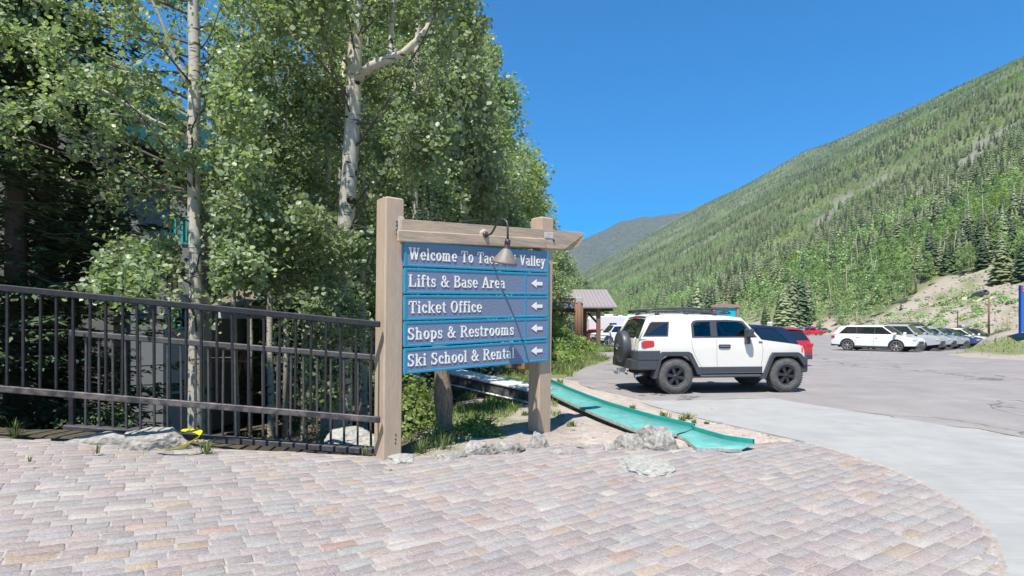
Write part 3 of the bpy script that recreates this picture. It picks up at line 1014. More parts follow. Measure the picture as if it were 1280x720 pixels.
# front railing: from beyond the left frame edge to the sign post
Af, Bf = Vector((-5.78, 6.42)), Vector((-1.575, 6.80))
e = (Bf - Af).normalized() * 3.0
kz = (1.69 - 2.105) / (Bf - Af).length
A2 = Af - e
railing('black metal railing with open balusters fixed to the left sign post', A2, Bf, (2.105 - kz * 3.0, 1.685), 1.195, 60, 0.1755, first=0.09)
railing('lower black railing standing on a base channel behind the front railing', Vector((-5.75, 7.40)), Vector((-1.70, 7.50)), (1.57, 1.235), 1.225, 40, 0.176, base=True, first=0.20, end_post=0.03)
# ---------------------------------------------------------------- rocks at the plaza edge
M_rock = mat('pale_granite', (0.33, 0.315, 0.29), rough=0.9, var=0.35, vscale=7, col2=(0.20, 0.195, 0.17), bump=1.0, bscale=22, bdist=0.02, spec=0.2)
M_rockg = mat('greenish_stone', (0.31, 0.33, 0.30), rough=0.9, var=0.3, vscale=7, col2=(0.38, 0.36, 0.32), bump=1.0, bscale=22, bdist=0.02, spec=0.2)
def rock(label, px, pyb, wpx, hpx, depth=None, m=None, seed=0, flat=False, name='boulder', group=None, dd=1.0, point=0.0):
    """pyb: photo row of its foot"""
    pz = plaza_z(-5.2 + .0107 * px) if px < 470 else 0
    d = depth or (CH - pz) * F / (pyb - 400)
    x = (px - 640) / F * d
    zb = CH + (400 - pyb) / F * d
    w = wpx / F * d; h = hpx / F * d
    bm = bmesh.new()
    bmesh.ops.create_icosphere(bm, subdivisions=5 if wpx > 20 else 2, radius=1)
    rr = random.Random(seed)
    planes = [(Vector((rr.gauss(0, 1), rr.gauss(0, 1), rr.gauss(0, .8) + .3)).normalized(), rr.uniform(.62, .92)) for _ in range(13)]
    for v in bm.verts:
        p = v.co.copy()
        s = 1.0
        for nrm, q in planes:
            dt = p.dot(nrm)
            if dt > q: s = min(s, q / dt)
        p *= s
        nd = noise.fractal(p * 3.1 + Vector((seed, 7, 0)), 1.0, 2.0, 4)
        p += p.normalized() * .075 * nd
        p += p.normalized() * 0.06 * noise.noise(p * 2.3 + Vector((seed, 0, 0))) + p.normalized() * 0.025 * noise.noise(p * 7 + Vector((seed, 3, 0)))
        if point: 
            f = max(0, p.z); p.x *= 1 - point * f; p.y *= 1 - point * f
        v.co = Vector((p.x * w / 2 * 1.12, p.y * w / 2 * dd, p.z * h * (1.08 if p.z > 0 else .35)))
    me = bpy.data.meshes.new(name); bm.to_mesh(me); bm.free()
    me.materials.append(m or M_rock)
    for p in me.polygons: p.use_smooth = False
    o = obj(name, me, None, loc=(x, d + w / 2 * dd * 0.3, zb - 0.01), rot=(0, 0, rr.uniform(-.4, .4)))
    tag(o, label, 'rock', group)
    return o
rock('long flat pale rock under the left railing beside a grass tuft', 112, 560, 104, 20, seed=4, dd=.45)
rock('large pale boulder with yellow tape lying over its right end', 190, 567, 118, 34, seed=5, dd=.6)
rock('small rock behind the grass tuft right of the yellow tape', 248, 560, 26, 15, seed=9)
rock('rounded pale boulder behind the lower railing beside the left sign post', 436, 553, 78, 16, depth=8.3, seed=12, m=M_rockg)
rock('low greenish rock at the foot of the left sign post', 500, 577, 46, 8, seed=15, m=M_rockg, dd=1.0)
rock('pale lumpy rock left of the right sign post, the larger of the pair', 601, 567, 40, 19, seed=31)
rock('pale smooth rock nearest the right sign post on its left side', 635, 565, 38, 17, seed=22)
rock('pointed grey stone standing against the right sign post', 673, 559, 26, 21, seed=36, point=.25)
rock('small flat stone between the bush and the paving left of the rock pair', 560, 573, 44, 7, seed=41)
rock('tallest pale boulder at the end of the teal roofing sheet', 824, 560, 58, 30, seed=53, dd=.8)
rock('rough brown rock touching the left side of the tallest boulder', 789, 560, 40, 17, seed=57, dd=.8)
rock('broad greenish flat rock sunk into the paving below the boulders', 806, 586, 68, 11, seed=61, m=M_rockg, dd=1.5)
rock('small stone lying in the sand left of the boulders', 764, 562, 18, 8, seed=66)
rock('small loose stone beside the teal roofing in the sand', 728, 560, 16, 6, seed=70)
rock('low pale rock at the paving corner right of the sign', 705, 567, 30, 6, seed=73, dd=.7)
for i, (px, py, w_) in enumerate(((705,520,7),(716,538,8),(742,548,6),(722,506,5),(728,530,6),(760,540,6),(642,530,8),(610,545,9),(870,520,6),(900,530,8),(930,545,7),(975,553,6),(890,512,5),(832,518,7))):
    rock('small loose pebble lying on the sandy ground near the sign', px, py, w_, w_*.5, seed=100+i, name='pebble', group='pebbles on the sand')

# ---------------------------------------------------------------- caution tape
M_tape = mat('yellow_tape', (0.72, 0.62, 0.02), rough=0.35, var=0.1, vscale=20)
def ribbon(pts, w, up):
    vs, fs = [], []
    for i, (p, a) in enumerate(zip(pts, up)):
        p = Vector(p); t = (Vector(pts[min(i+1, len(pts)-1)]) - Vector(pts[max(i-1, 0)])).normalized()
        s = t.cross(Vector((0, 0, 1))).normalized()
        q = s * math.cos(a) + Vector((0, 0, 1)) * math.sin(a)
        vs += [p - q * w / 2, p + q * w / 2]
    for i in range(len(pts) - 1): fs.append((2*i, 2*i+1, 2*i+3, 2*i+2))
    return vs, fs
tp = [P(194, 561, 6.36), P(204, 562.5, 6.34), P(214, 562, 6.34), P(224, 559.5, 6.36), P(233, 556, 6.38), P(241, 551, 6.42), P(248, 547, 6.48), P(252, 543, 6.55), P(251, 540, 6.66), P(241, 538, 6.78), P(226, 537.5, 6.9)]
vs, fs = ribbon(tp, 0.062, [.15, .3, .2, .5, .8, .5, .9, 1.2, .7, .3, .5])
m = MB(); m.add(vs, fs); o = m.build('caution_tape', M_tape, fixn=False) if False else obj('caution_tape', m.mesh('caution_tape', M_tape))
sd = o.modifiers.new('s', 'SUBSURF'); sd.levels = 2; sd.render_levels = 2
so = o.modifiers.new('t', 'SOLIDIFY'); so.thickness = 0.0015
tag(o, 'crumpled strip of yellow caution tape lying over the large boulder by the railing', 'tape')

# ---------------------------------------------------------------- teal roofing sheets on the ground
M_teal = mat('teal_metal', (0.10, 0.34, 0.30), rough=0.5, var=0.18, vscale=3, col2=(0.15, 0.385, 0.345), spec=0.4, bump=.2, bscale=5)
M_teald = mat('teal_flange', (0.015, 0.27, 0.235), rough=0.4, var=0.1, vscale=6)
M_galv = mat('grey_metal_edge', (0.30, 0.30, 0.29), rough=0.6, var=0.3, vscale=8, metal=0.2)
def roofing(label, near, far, lift):
    t = thing('roofing_sheet', label, 'roofing', (near[0][0], near[0][1], 0))
    o0 = Vector((near[0][0], near[0][1], 0))
    def zz(x, y): return 0.0
    n = len(near)
    N = [Vector((p[0], p[1], p[2])) - o0 for p in near]; Fr = [Vector((p[0], p[1], p[2])) - o0 for p in far]
    m = MB(); vs = []; fs = []
    for a, b in zip(N, Fr):
        vs += [a, a.lerp(b, .5) + Vector((0, 0, -.012 + .008 * random.uniform(-1, 1))), b]
    for i in range(n - 1):
        for k in range(2): fs.append((3*i+k, 3*i+3+k, 3*i+4+k, 3*i+1+k))
    m.add(vs, fs, True); o = obj('pan', m.mesh('pan', M_teal), t)
    so = o.modifiers.new('s', 'SOLIDIFY'); so.thickness = .004; so.offset = -1
    m = MB(); vs = []; fs = []
    for b in Fr: vs += [b + Vector((0, 0, 0)), b + Vector((.006, .006, .06)), b + Vector((.03, .02, .062)), b + Vector((.03, .02, -.01))]
    for i in range(n-1):
        for k in range(3): fs.append((4*i+k, 4*i+4+k, 4*i+5+k, 4*i+1+k))
    m.add(vs, fs); o = obj('flange', m.mesh('flange', M_teald), t)
    m = MB(); vs = []; fs = []
    for b in N: vs += [b + Vector((0, 0, .002)), b + Vector((-.012, -.012, -.03)), b + Vector((-.008, -.008, -.045))]
    for i in range(n-1):
        for k in range(2): fs.append((3*i+k, 3*i+3+k, 3*i+4+k, 3*i+1+k))
    m.add(vs, fs); o = obj('lower_edge', m.mesh('lower_edge', M_galv), t)
    return t
def gp(px, py, z):      # ground point at height z
    d = (CH - z) * F / (py - 400)
    return ((px - 640) / F * d, d, z)
nearE = [gp(672, 484, .16), gp(690, 493, .14), gp(715, 504.5, .13), gp(742, 516.5, .12), gp(768, 527, .11), gp(791, 536, .10), gp(815, 543.5, .09), (2.36, 8.12, .08)]
farE = [gp(688, 477, .14), gp(709, 487, .14), gp(735, 497.5, .13), gp(761, 507, .12), gp(789, 515.5, .11), gp(817, 523.5, .10), gp(842, 529, .09), gp(867, 535, .08)]
roofing('long strip of teal metal roofing lying curved on the sand behind the boulders', nearE, farE, 0)
nearE = [(2.33, 8.28, .05), (2.42, 7.98, .045), gp(872, 561, .03), gp(897, 560, .035), gp(912, 561.5, .05), gp(928, 562, .03)]
farE = [(2.72, 8.68, .06), gp(868, 539, .07), gp(885, 544, .06), gp(904, 549.5, .06), gp(922, 552.5, .07), gp(941, 555, .08)]
roofing('short teal metal roofing piece with bent end on the edge of the paving', nearE, farE, 0)

# ---------------------------------------------------------------- behind the sign
M_white = mat('weathered_white_paint', (0.60, 0.60, 0.57), rough=0.7, var=0.12, vscale=4)
M_log = mat('old_log_wood', (0.19, 0.145, 0.11), rough=0.9, var=0.4, vscale=5, stretch=(8, 8, 1), bump=1.0, bscale=14, bdist=0.02, col2=(0.30, 0.24, 0.19))
M_orange = mat('stained_timber', (0.30, 0.135, 0.065), rough=0.7, var=0.3, vscale=6)
def plank_between(name, label, cat, A, B, w, h, m, parent=None):
    A, B = Vector(A), Vector(B)
    d = B - A; L = d.length
    mb = MB(); mb.bbox(0, -w/2, -h/2, L, w/2, h/2, 0.012)
    o = mb.build(name, m, parent)
    o.location = A; o.rotation_euler = d.to_track_quat('X', 'Z').to_euler()
    if cat: tag(o, label, cat)
    return o
t = thing('flume_beam', 'white beam with shade painted on its side, sloping down behind the sign', 'beam', P(563, 466, 13.5))
o_ = Vector(t.location)
A_ = P(560, 463, 13.5) - o_; B_ = P(679, 488, 11.6) - o_
plank_between('top_board', None, None, A_, B_, 0.62, 0.05, M_white, t)
plank_between('side_board', None, None, A_ + Vector((-.05, -.30, -.13)), B_ + Vector((-.05, -.30, -.13)), 0.05, 0.21, mat('shaded_side_board', (0.045, 0.045, 0.05), rough=.5, var=.5, vscale=5, col2=(.14,.14,.14)), t)  # shade on the white beam's side, put into the board's dark colour
plank_between('bottom_board', None, None, A_ + Vector((-.05, -.32, -.26)), B_ + Vector((-.05, -.32, -.26)), 0.10, 0.03, M_white, t)
for i in range(4):
    a = P(608 + i * 16, 452 + i * 2.5, 14.6)
    tag(plank_between('timber_block', 'orange stained timber block on the stack behind the sloping beam, %s' % ('leftmost one', 'second from the left', 'third from the left', 'rightmost one')[i], 'timber', a + Vector((-.1, 0, .02*i)), a + Vector((.16, .5, .0)), .2, .2, M_orange), None)
# gnarled log
pts, rad = [], []
for k in range(12):
    f = k / 11
    pts.append(Vector((-1.03 + .03 * math.sin(f * 5) , 8.35 + .02 * math.cos(f * 7), -0.3 + f * 1.9))); rad.append(.125 - .02 * f + .012 * math.sin(f * 17) + (.03 * (1-f)**6))
m = MB(); m.tube(pts, rad, 22)
o = m.build('log_post', M_log)
for v in o.data.vertices:
    a = math.atan2(v.co.y - 8.35, v.co.x + 1.03)
    v.co.x += .012 * math.cos(a) * math.sin(a * 9 + v.co.z * 2); v.co.y += .012 * math.sin(a) * math.sin(a * 9 + v.co.z * 2)
tag(o, 'rough weathered log post standing upright behind the sign boards', 'post')
# ---------------------------------------------------------------- vehicles
def paint(name, c, coat=0.8, rough=0.35): return mat(name, c, rough=rough, coat=coat, spec=0.5, var=0.03, vscale=1.5)
M_wpaint = paint('white_car_paint', (0.72, 0.69, 0.62), 0.5)
M_tyre = mat('tyre_rubber', (0.075, 0.073, 0.072), rough=0.85, var=0.2, vscale=12, col2=(0.12, 0.115, 0.11), bump=0.2, bscale=50)
M_cover = mat('vinyl_cover', (0.055, 0.062, 0.07), rough=0.42, var=0.1, vscale=8)
M_blackp = mat('grey_black_plastic', (0.055, 0.06, 0.07), rough=0.5, var=0.12, vscale=6)
M_rimd = mat('dark_alloy', (0.06, 0.06, 0.063), rough=0.35, metal=0.6)
M_rims = mat('silver_alloy', (0.5, 0.5, 0.51), rough=0.3, metal=0.7)
M_rimm = mat('mid_alloy', (0.20, 0.20, 0.21), rough=0.4, metal=0.5)
M_chrome = mat('chrome', (0.7, 0.7, 0.7), rough=0.12, metal=1)
M_glass = glass_mat('tinted_window_glass', (0.30, 0.36, 0.38))
M_glassd = mat('dark_car_glass', (0.012, 0.015, 0.02), rough=0.04, spec=0.8, coat=0.5)
M_seam = mat('panel_gap', (0.12, 0.12, 0.12), rough=0.8)
M_red = mat('red_lens', (0.55, 0.012, 0.015), rough=0.15, coat=0.8)
M_amber = mat('amber_lens', (0.75, 0.16, 0.02), rough=0.2, coat=0.8)
M_clear = mat('clear_lens', (0.55, 0.56, 0.57), rough=0.1, coat=1)
M_seat = mat('seat_cloth', (0.16, 0.17, 0.18), rough=0.9)
M_under = mat('underbody', (0.015, 0.015, 0.015), rough=0.9)
M_plate = mat('licence_plate', (0.55, 0.5, 0.2), rough=0.5)

def wheel_mesh(r, w, rr, spokes=6, rim='d', det=32):
    """axis along local Y, outer face at -Y"""
    M = Matrix.Rotation(R(90), 4, 'X')         # z -> -y ; outward
    t = MB()
    h = w / 2
    t.lathe([(rr - .01, -h + .01), (rr + .02, -h), (r - .035, -h + .005), (r - .008, -h + .035), (r, -h + .06), (r, h - .06), (r - .008, h - .035), (r - .035, h - .005), (rr + .035, h + .004), (rr + .01, h - .004), (rr - .01, h - .03)], det, M)
    if det > 20:      # tread blocks
        for k in range(44):
            a = 2 * PI * k / 44
            for yy in (-h + .045, h - .045):
                Mx = Matrix.Rotation(a, 4, 'Y') @ Matrix.Translation((0, yy, r))
                t.box(-.018, -.03, -.012, .018, .03, .006, Mx)
    tm = t.mesh('tyre', M_tyre)
    q = MB()
    q.lathe([(rr, h - .03), (rr - .012, h - .012), (rr - .025, h - .02), (rr - .03, h - .08), (rr - .04, h - .14), (0.05, h - .14), (0, h - .14)], det, M)
    m2 = MB()
    for k in range(spokes):
        a = 2 * PI * k / spokes
        Mx = Matrix.Rotation(a, 4, 'Y')
        sw = rr * (0.15 if spokes <= 6 else .10)
        vs = [(-sw*.75, -(h-.03), .04), (sw*.75, -(h-.03), .04), (sw*1.15, -(h-.035), rr-.02), (-sw*1.15, -(h-.035), rr-.02),
              (-sw, -(h-.09), .04), (sw, -(h-.09), .04), (sw*1.5, -(h-.09), rr-.02), (-sw*1.5, -(h-.09), rr-.02)]
        m2.add([Mx @ Vector(v) for v in vs], [(0,1,2,3), (0,4,5,1), (1,5,6,2), (2,6,7,3), (3,7,4,0)])
    m2.lathe([(0, h - .012), (.03, h - .014), (.04, h - .03), (.06, h - .035), (.075, h - .05), (.075, h - .1)], 16, M)
    return tm, q.mesh('rim', M_blackp if rim == 'd' else M_rimm), m2.mesh('spokes', M_rimd if rim == 'd' else M_rims)

def add_wheel(parent, wm, x, y, r, flip):
    w = bpy.data.objects.new('wheel', None); link(w, parent); w.location = (x, y, r)
    w.rotation_euler = (0, 0, PI if flip else 0)
    w2 = w
    a = obj('tyre', wm[0], w); b = obj('rim', wm[1], w); c = obj('spokes', wm[2], w)
    a.rotation_euler = b.rotation_euler = c.rotation_euler = (0, 0, 0)
    sp = random.uniform(0, 1)
    for o in (b, c): o.rotation_euler = (0, sp, 0)
    return w

def body_prism(outline, hwf, name, m, parent, cuts_x, cuts_z=(), bevel=0.02, seg=2):
    """closed body from a side outline; hwf(x,z) gives the half width"""
    b = MB(); b.prism(outline, -1, 1)
    me = b.mesh(name, m)
    bm = bmesh.new(); bm.from_mesh(me)
    for c in cuts_x: bmesh.ops.bisect_plane(bm, geom=bm.verts[:]+bm.edges[:]+bm.faces[:], plane_co=(c, 0, 0), plane_no=(1, 0, 0))
    for c in cuts_z: bmesh.ops.bisect_plane(bm, geom=bm.verts[:]+bm.edges[:]+bm.faces[:], plane_co=(0, 0, c), plane_no=(0, 0, 1))
    for v in bm.verts: v.co.y *= hwf(v.co.x, v.co.z)
    bm.to_mesh(me); bm.free()
    o = obj(name, me, parent)
    if bevel:
        bv = o.modifiers.new('b', 'BEVEL'); bv.width = bevel; bv.segments = seg; bv.limit_method = 'ANGLE'; bv.angle_limit = R(35)
        for p in me.polygons: p.use_smooth = True
        bv.harden_normals = False
        wn_ = o.modifiers.new('wn', 'WEIGHTED_NORMAL'); wn_.keep_sharp = True
    return o

def side_panels(outline, holes, yf, th, name, m, parent):
    """left and right side panels with window openings"""
    loops = [outline] + holes
    for sgn in (-1, 1):
        mb = MB()
        flat = [p for L in loops for p in L]
        tr = tessellate_polygon([[Vector((p[0], p[1], 0)) for p in L] for L in loops])
        out = [(p[0], sgn * yf(p[0], p[1]), p[1]) for p in flat]
        inn = [(p[0], sgn * (yf(p[0], p[1]) - th), p[1]) for p in flat]
        n = len(flat)
        fs = [tuple(t) for t in tr] + [tuple(reversed([i + n for i in t])) for t in tr]
        k = 0
        for L in loops:
            for i in range(len(L)):
                j = (i + 1) % len(L)
                fs.append((k+i, k+j, k+j+n, k+i+n))
            k += len(L)
        mb.add(out + inn, fs)
        mb.build(name, m, parent)

def roof_loft(pts, hw, name, m, parent, crown=0.035, edge=0.05):
    """pts [(x,z)] along the roof; hw(x,z)"""
    vs, fs = [], []
    off = [(-1, 0, -edge), (-1, .012, -edge*.45), (-1, .04, -edge*.1), (-1, .10, 0), (-.45, 0, crown*.75), (0, 0, crown), (.45, 0, crown*.75), (1, -.10, 0), (1, -.04, -edge*.1), (1, -.012, -edge*.45), (1, 0, -edge)]
    for (x, z) in pts:
        for (s, dy, dz) in off: vs.append((x, s * hw(x, z) + dy, z + dz))
    n = len(off)
    for i in range(len(pts) - 1):
        for k in range(n - 1): fs.append((i*n+k, i*n+k+1, (i+1)*n+k+1, (i+1)*n+k))
    mb = MB(); mb.add(vs, fs, True)
    o = mb.build(name, m, parent)
    s = o.modifiers.new('s', 'SOLIDIFY'); s.thickness = .02; s.offset = -1
    return o

def pane(poly3, name, m, parent):
    mb = MB(); mb.add(poly3, [tuple(range(len(poly3)))])
    o = obj(name, mb.mesh(name, m, fixn=False), parent)
    return o

def arch(cx, cz, r, z0, n=12):
    """points of a wheel arch from the rear foot over to the front foot"""
    a0 = math.asin((z0 - cz) / r)
    return [(cx - r * math.cos(a0 + (PI - 2*a0) * i / n), cz + r * math.sin(a0 + (PI - 2*a0) * i / n)) for i in range(n + 1)]

# ---- the white off-roader
yaw = R(6.4)
near_rear = Vector((3.74, 13.05, 0))
nl = Vector((-math.sin(yaw), math.cos(yaw), 0))
car = thing('parked_car', 'white boxy off-road car with roof rack and covered spare wheel parked beside the pavement', 'car', near_rear + nl * 0.86, yaw)
RW = 0.405
def hw_body(x, z):
    w = 0.875
    if x > 2.5: w -= 0.10 * ((x - 2.5) / .75) ** 2
    if x < -.5: w -= 0.05 * ((-.5 - x) / .4) ** 2
    if z > 1.0: w -= 0.03 * ((z - 1.0) / .3) ** 2
    return w
outl = [(-.84, .60)] + arch(0, RW, .50, .60) + [(.50, .47), (2.18, .47)] + arch(2.69, RW, .50, .60) + [(3.20, .60), (3.23, .80), (3.21, 1.0), (3.15, 1.085), (3.0, 1.125), (2.6, 1.175), (2.13, 1.235), (2.05, 1.265), (-.82, 1.275), (-.87, 1.0)]
body_prism(outl, hw_body, 'body', M_wpaint, car, [-.6, -.3, 0, .3, .7, 1.2, 1.7, 2.1, 2.4, 2.6, 2.8, 2.95, 3.1], [.8, 1.0, 1.1, 1.2], bevel=.028, seg=3)
def hw_g(x, z): return 0.845 - (z - 1.27) * 0.20 - (0.02 if x > 1.7 else 0)
gout = [(-.815, 1.268), (2.10, 1.258), (2.0, 1.38), (1.76, 1.66), (1.70, 1.715), (1.4, 1.745), (.9, 1.77), (.3, 1.785), (-.2, 1.785), (-.50, 1.765), (-.60, 1.72)]
qwin = [(-.545, 1.645), (-.73, 1.335), (-.17, 1.335), (-.125, 1.645)]
dwin = [(.42, 1.30), (.42, 1.60), (.47, 1.67), (.56, 1.69), (1.30, 1.70), (1.62, 1.68), (1.71, 1.645), (2.005, 1.30)]
side_panels(gout, [qwin, dwin], hw_g, .045, 'pillars', M_wpaint, car)
# black door frames with two openings per side
drear = [(.47, 1.325), (.47, 1.585), (.53, 1.645), (.875, 1.66), (.875, 1.325)]
dfront = [(1.03, 1.325), (1.03, 1.665), (1.55, 1.655), (1.66, 1.62), (1.91, 1.325)]
fr_out = [(.415, 1.295), (.415, 1.605), (.465, 1.675), (.555, 1.695), (1.30, 1.705), (1.625, 1.685), (1.715, 1.65), (2.01, 1.295)]
side_panels(fr_out, [drear, dfront], lambda x, z: hw_g(x, z) + .008, .03, 'window_frame', M_blackp, car)
rub = [(-.52, 1.66), (-.755, 1.32), (-.155, 1.32), (-.108, 1.66)]
side_panels(rub, [[(-.565, 1.635), (-.70, 1.345), (-.185, 1.345), (-.142, 1.635)]], lambda x, z: hw_g(x, z) + .004, .02, 'window_frame', M_blackp, car)
for s in (-1, 1):
    for poly in (drear, dfront): pane([(p[0], s * (hw_g(*p) - .014), p[1]) for p in poly], 'window', M_glass, car)
    pane([(p[0], s * (hw_g(*p) - .008), p[1]) for p in qwin], 'window', M_glassd, car)
roofp = [(-.615, 1.70), (-.57, 1.765), (-.45, 1.805), (-.2, 1.825), (.3, 1.83), (.9, 1.812), (1.4, 1.785), (1.66, 1.755), (1.76, 1.70)]
roof = roof_loft(roofp, lambda x, z: hw_g(x, z) + .005, 'roof', M_wpaint, car)
# windscreen, rear window
pane([(2.095, -.82, 1.262), (2.095, .82, 1.262), (1.745, .73, 1.69), (1.745, -.73, 1.69)], 'windscreen', M_glass, car)
m = MB(); m.add([(-.822, -.80, 1.30), (-.625, -.70, 1.70), (-.625, .70, 1.70), (-.822, .80, 1.30)], [(0, 1, 2, 3)]); m.build('rear_window', M_glassd, car)
for a, b in (((-.835, -.83, 1.27), (-.61, -.735, 1.735)), ((-.835, .83, 1.27), (-.61, .735, 1.735))):
    m = MB(); m.tube([a, b], .03, 6); m.build('rear_pillar', M_wpaint, car)
# inside
m = MB(); m.box(-.80, -.79, 1.277, 2.02, .79, 1.287); m.build('cabin_floor', M_under, car)
for x, z1 in ((.98, 1.50), (.25, 1.47)):
    for y in (-.38, .38):
        m = MB(); m.bbox(x - .14, y - .24, 1.25, x + .02, y + .24, z1, .05); m.bbox(x - .12, y - .13, z1 + .03, x - .02, y + .13, z1 + .20, .03); m.build('seat', M_seat, car)
m = MB(); m.tube([(1.55 + .03*math.sin(a), .38 + .19 * math.cos(a), 1.33 + .15 * math.sin(a)) for a in [2*PI*k/16 for k in range(17)]], .014, 6, caps=False); m.build('steering_wheel', M_under, car)
m = MB(); m.bbox(1.70, -.78, 1.22, 2.02, .78, 1.33, .03); m.build('dashboard', M_seat, car)
# flares
def flare(pts_out, pts_in, y0, y1):
    for s in (-1, 1):
        m = MB()
        n = len(pts_out)
        vs = [(p[0], s * y1, p[1]) for p in pts_out] + [(p[0], s * (y1 - .01), p[1]) for p in pts_in] + [(p[0], s * y0, p[1]) for p in pts_out] + [(p[0], s * y0, p[1]) for p in pts_in]
        fs = []
        for i in range(n - 1):
            fs += [(i, i+1, n+i+1, n+i), (2*n+i, 2*n+i+1, i+1, i), (n+i, n+i+1, 3*n+i+1, 3*n+i)]
        fs += [(0, n, 3*n, 2*n), (n-1, 2*n-1, 4*n-1, 3*n-1)]
        m.add(vs, fs)
        o = m.build('wheel_flare', M_blackp, car)
        bv = o.modifiers.new('b', 'BEVEL'); bv.width = .012; bv.segments = 2; bv.limit_method = 'ANGLE'
ro = [(-.53, .36), (-.40, .86), (-.33, .975), (.31, .975), (.38, .93), (.52, .66), (.62, .44)]
ri = [(-.45, .36), (-.335, .81), (-.27, .875), (.24, .875), (.30, .84), (.43, .62), (.51, .44)]
flare(ro, ri, .70, .945)
fo = [(2.06, .33), (2.14, .50), (2.29, .86), (2.35, .945), (2.98, .945), (3.06, .90), (3.20, .70)]
fi = [(2.17, .33), (2.24, .50), (2.37, .80), (2.42, .85), (2.92, .85), (2.98, .82), (3.12, .62)]
flare(fo, fi, .70, .945)
# dark wheel housings
for cx in (0, 2.69):
    m = MB(); m.prism(arch(cx, RW, .515, .45, 14), -.70, .70); 
    o = m.build('wheel_housing', M_under, car)
# bumpers
def bumper(poly_xy, z0, z1, name, r=.03):
    m = MB(); m.prism(poly_xy, z0, z1, 'z'); o = m.build(name, M_blackp, car)
    bv = o.modifiers.new('b', 'BEVEL'); bv.width = r; bv.segments = 3; bv.limit_method = 'ANGLE'
    return o
bumper([(-.37, -.925), (-.37, -.80), (-.82, -.78), (-.82, -.60), (-.96, -.60), (-.96, -.80), (-.88, -.925)], .78, 1.0, 'bumper_corner', .02)
bumper([(-.37, .925), (-.37, .80), (-.82, .78), (-.82, .60), (-.96, .60), (-.96, .80), (-.88, .925)], .78, 1.0, 'bumper_corner', .02)
bumper([(-.40, -.915), (-.40, -.80), (-.82, -.78), (-.82, .78), (-.40, .80), (-.40, .915), (-.88, .915), (-1.0, .75), (-1.0, -.75), (-.88, -.915)], .56, .795, 'rear_bumper', .025)
bumper([(3.10, -.90), (3.10, .90), (3.24, .88), (3.36, .66), (3.38, 0), (3.36, -.66), (3.24, -.88)], .47, .84, 'front_bumper', .04)
m = MB(); m.bbox(3.19, -.60, .84, 3.235, .60, 1.03, .01); m.build('grille', M_blackp, car)
# sill and step
for s in (-1, 1):
    m = MB(); m.bbox(.52, s*.865 if s > 0 else -.90, .485, 2.10, s*.90 if s > 0 else -.865, .615, .006)
    m.build('sill', M_blackp, car)
for s in (-1, 1):
    m = MB(); m.bbox(.56, min(s*.84, s*.99), .38, 2.04, max(s*.84, s*.99), .44, .02); m.build('side_step', M_blackp, car)
m = MB(); m.box(-.6, -.6, .38, 3.0, .6, .60); m.build('chassis', M_under, car)
m = MB(); m.tube([(-.30, -.55, .42), (-.72, -.62, .43), (-.86, -.66, .42)], .038, 12); m.lathe([(.045, 0), (.055, .05), (.045, .05)], 12, Matrix.Translation((-.84, -.655, .42)) @ Matrix.Rotation(R(-97), 4, 'Y')); m.build('exhaust_pipe', M_chrome, car)
m = MB(); m.box(-1.10, -.05, .44, -.9, .05, .54); m.box(-1.14, -.16, .40, -1.08, .16, .46); m.tube([(-.95, -.35, .5), (-1.05, -.35, .46), (-.95, -.3, .42)], .02, 6); m.build('tow_hitch', M_rims, car)
# door seams, handle, lamps, mirror
def seam(pts, w=.007, y=.0):
    m = MB()
    for s in (-1, 1):
        for a, b in zip(pts, pts[1:]):
            d = Vector((b[0]-a[0], b[1]-a[1])); nrm = Vector((-d.y, d.x)).normalized() * w / 2
            q = [(a[0]-nrm.x, a[1]-nrm.y), (b[0]-nrm.x, b[1]-nrm.y), (b[0]+nrm.x, b[1]+nrm.y), (a[0]+nrm.x, a[1]+nrm.y)]
            m.add([(p[0], s * (hw_body(p[0], min(p[1], 1.24)) + .0025), p[1]) for p in q], [(0, 1, 2, 3)])
    m.build('door_seam', M_seam, car)
seam([(.405, 1.26), (.40, 1.2), (.405, 1.1), (.43, 1.0), (.48, .88), (.56, .72), (.64, .60)])
seam([(1.00, 1.26), (1.00, 1.1), (1.00, .8), (1.01, .60)])
seam([(2.03, 1.24), (2.10, 1.15), (2.13, 1.0), (2.11, .8), (2.08, .64)])
seam([(.38, .615), (2.12, .615)], .008)
m = MB(); m.bbox(1.04, -.895, 1.045, 1.33, -.868, 1.135, .012); m.build('door_handle', M_blackp, car)
m = MB(); m.bbox(1.07, -.912, 1.075, 1.28, -.893, 1.10, .008); m.build('door_handle', M_rimm, car)
m = MB(); m.bbox(2.02, -.885, 1.185, 2.12, -.868, 1.20, .004); m.build('fender_badge', M_blackp, car)
m = MB(); m.bbox(1.66, -1.10, 1.30, 1.80, -.86, 1.50, .03); m.build('mirror', M_blackp, car)
m = MB(); m.bbox(1.67, -.99, 1.14, 1.77, -.855, 1.31, .02); m.build('mirror', M_blackp, car)
m = MB(); m.bbox(1.66, .86, 1.26, 1.80, 1.10, 1.48, .03); m.build('mirror', M_blackp, car)
def lens(name, x0, x1, z0, z1, m_, y=.86, r=.03, depth=.03):
    for s in (-1, 1):
        pl = []
        cx_, cz_, ax_, az_ = (x0+x1)/2, (z0+z1)/2, (x1-x0)/2, (z1-z0)/2
        for k in range(20):
            a = 2*PI*k/20; c_, s_ = math.cos(a), math.sin(a)
            pl.append((cx_ + ax_ * math.copysign(abs(c_) ** .55, c_), cz_ + az_ * math.copysign(abs(s_) ** .55, s_)))
        mb = MB(); mb.prism(pl, min(s*(y-.02), s*(y+depth)), max(s*(y-.02), s*(y+depth)))
        o = mb.build(name, m_, car); bv = o.modifiers.new('b', 'BEVEL'); bv.width = .010; bv.segments = 2; bv.limit_method = 'ANGLE'
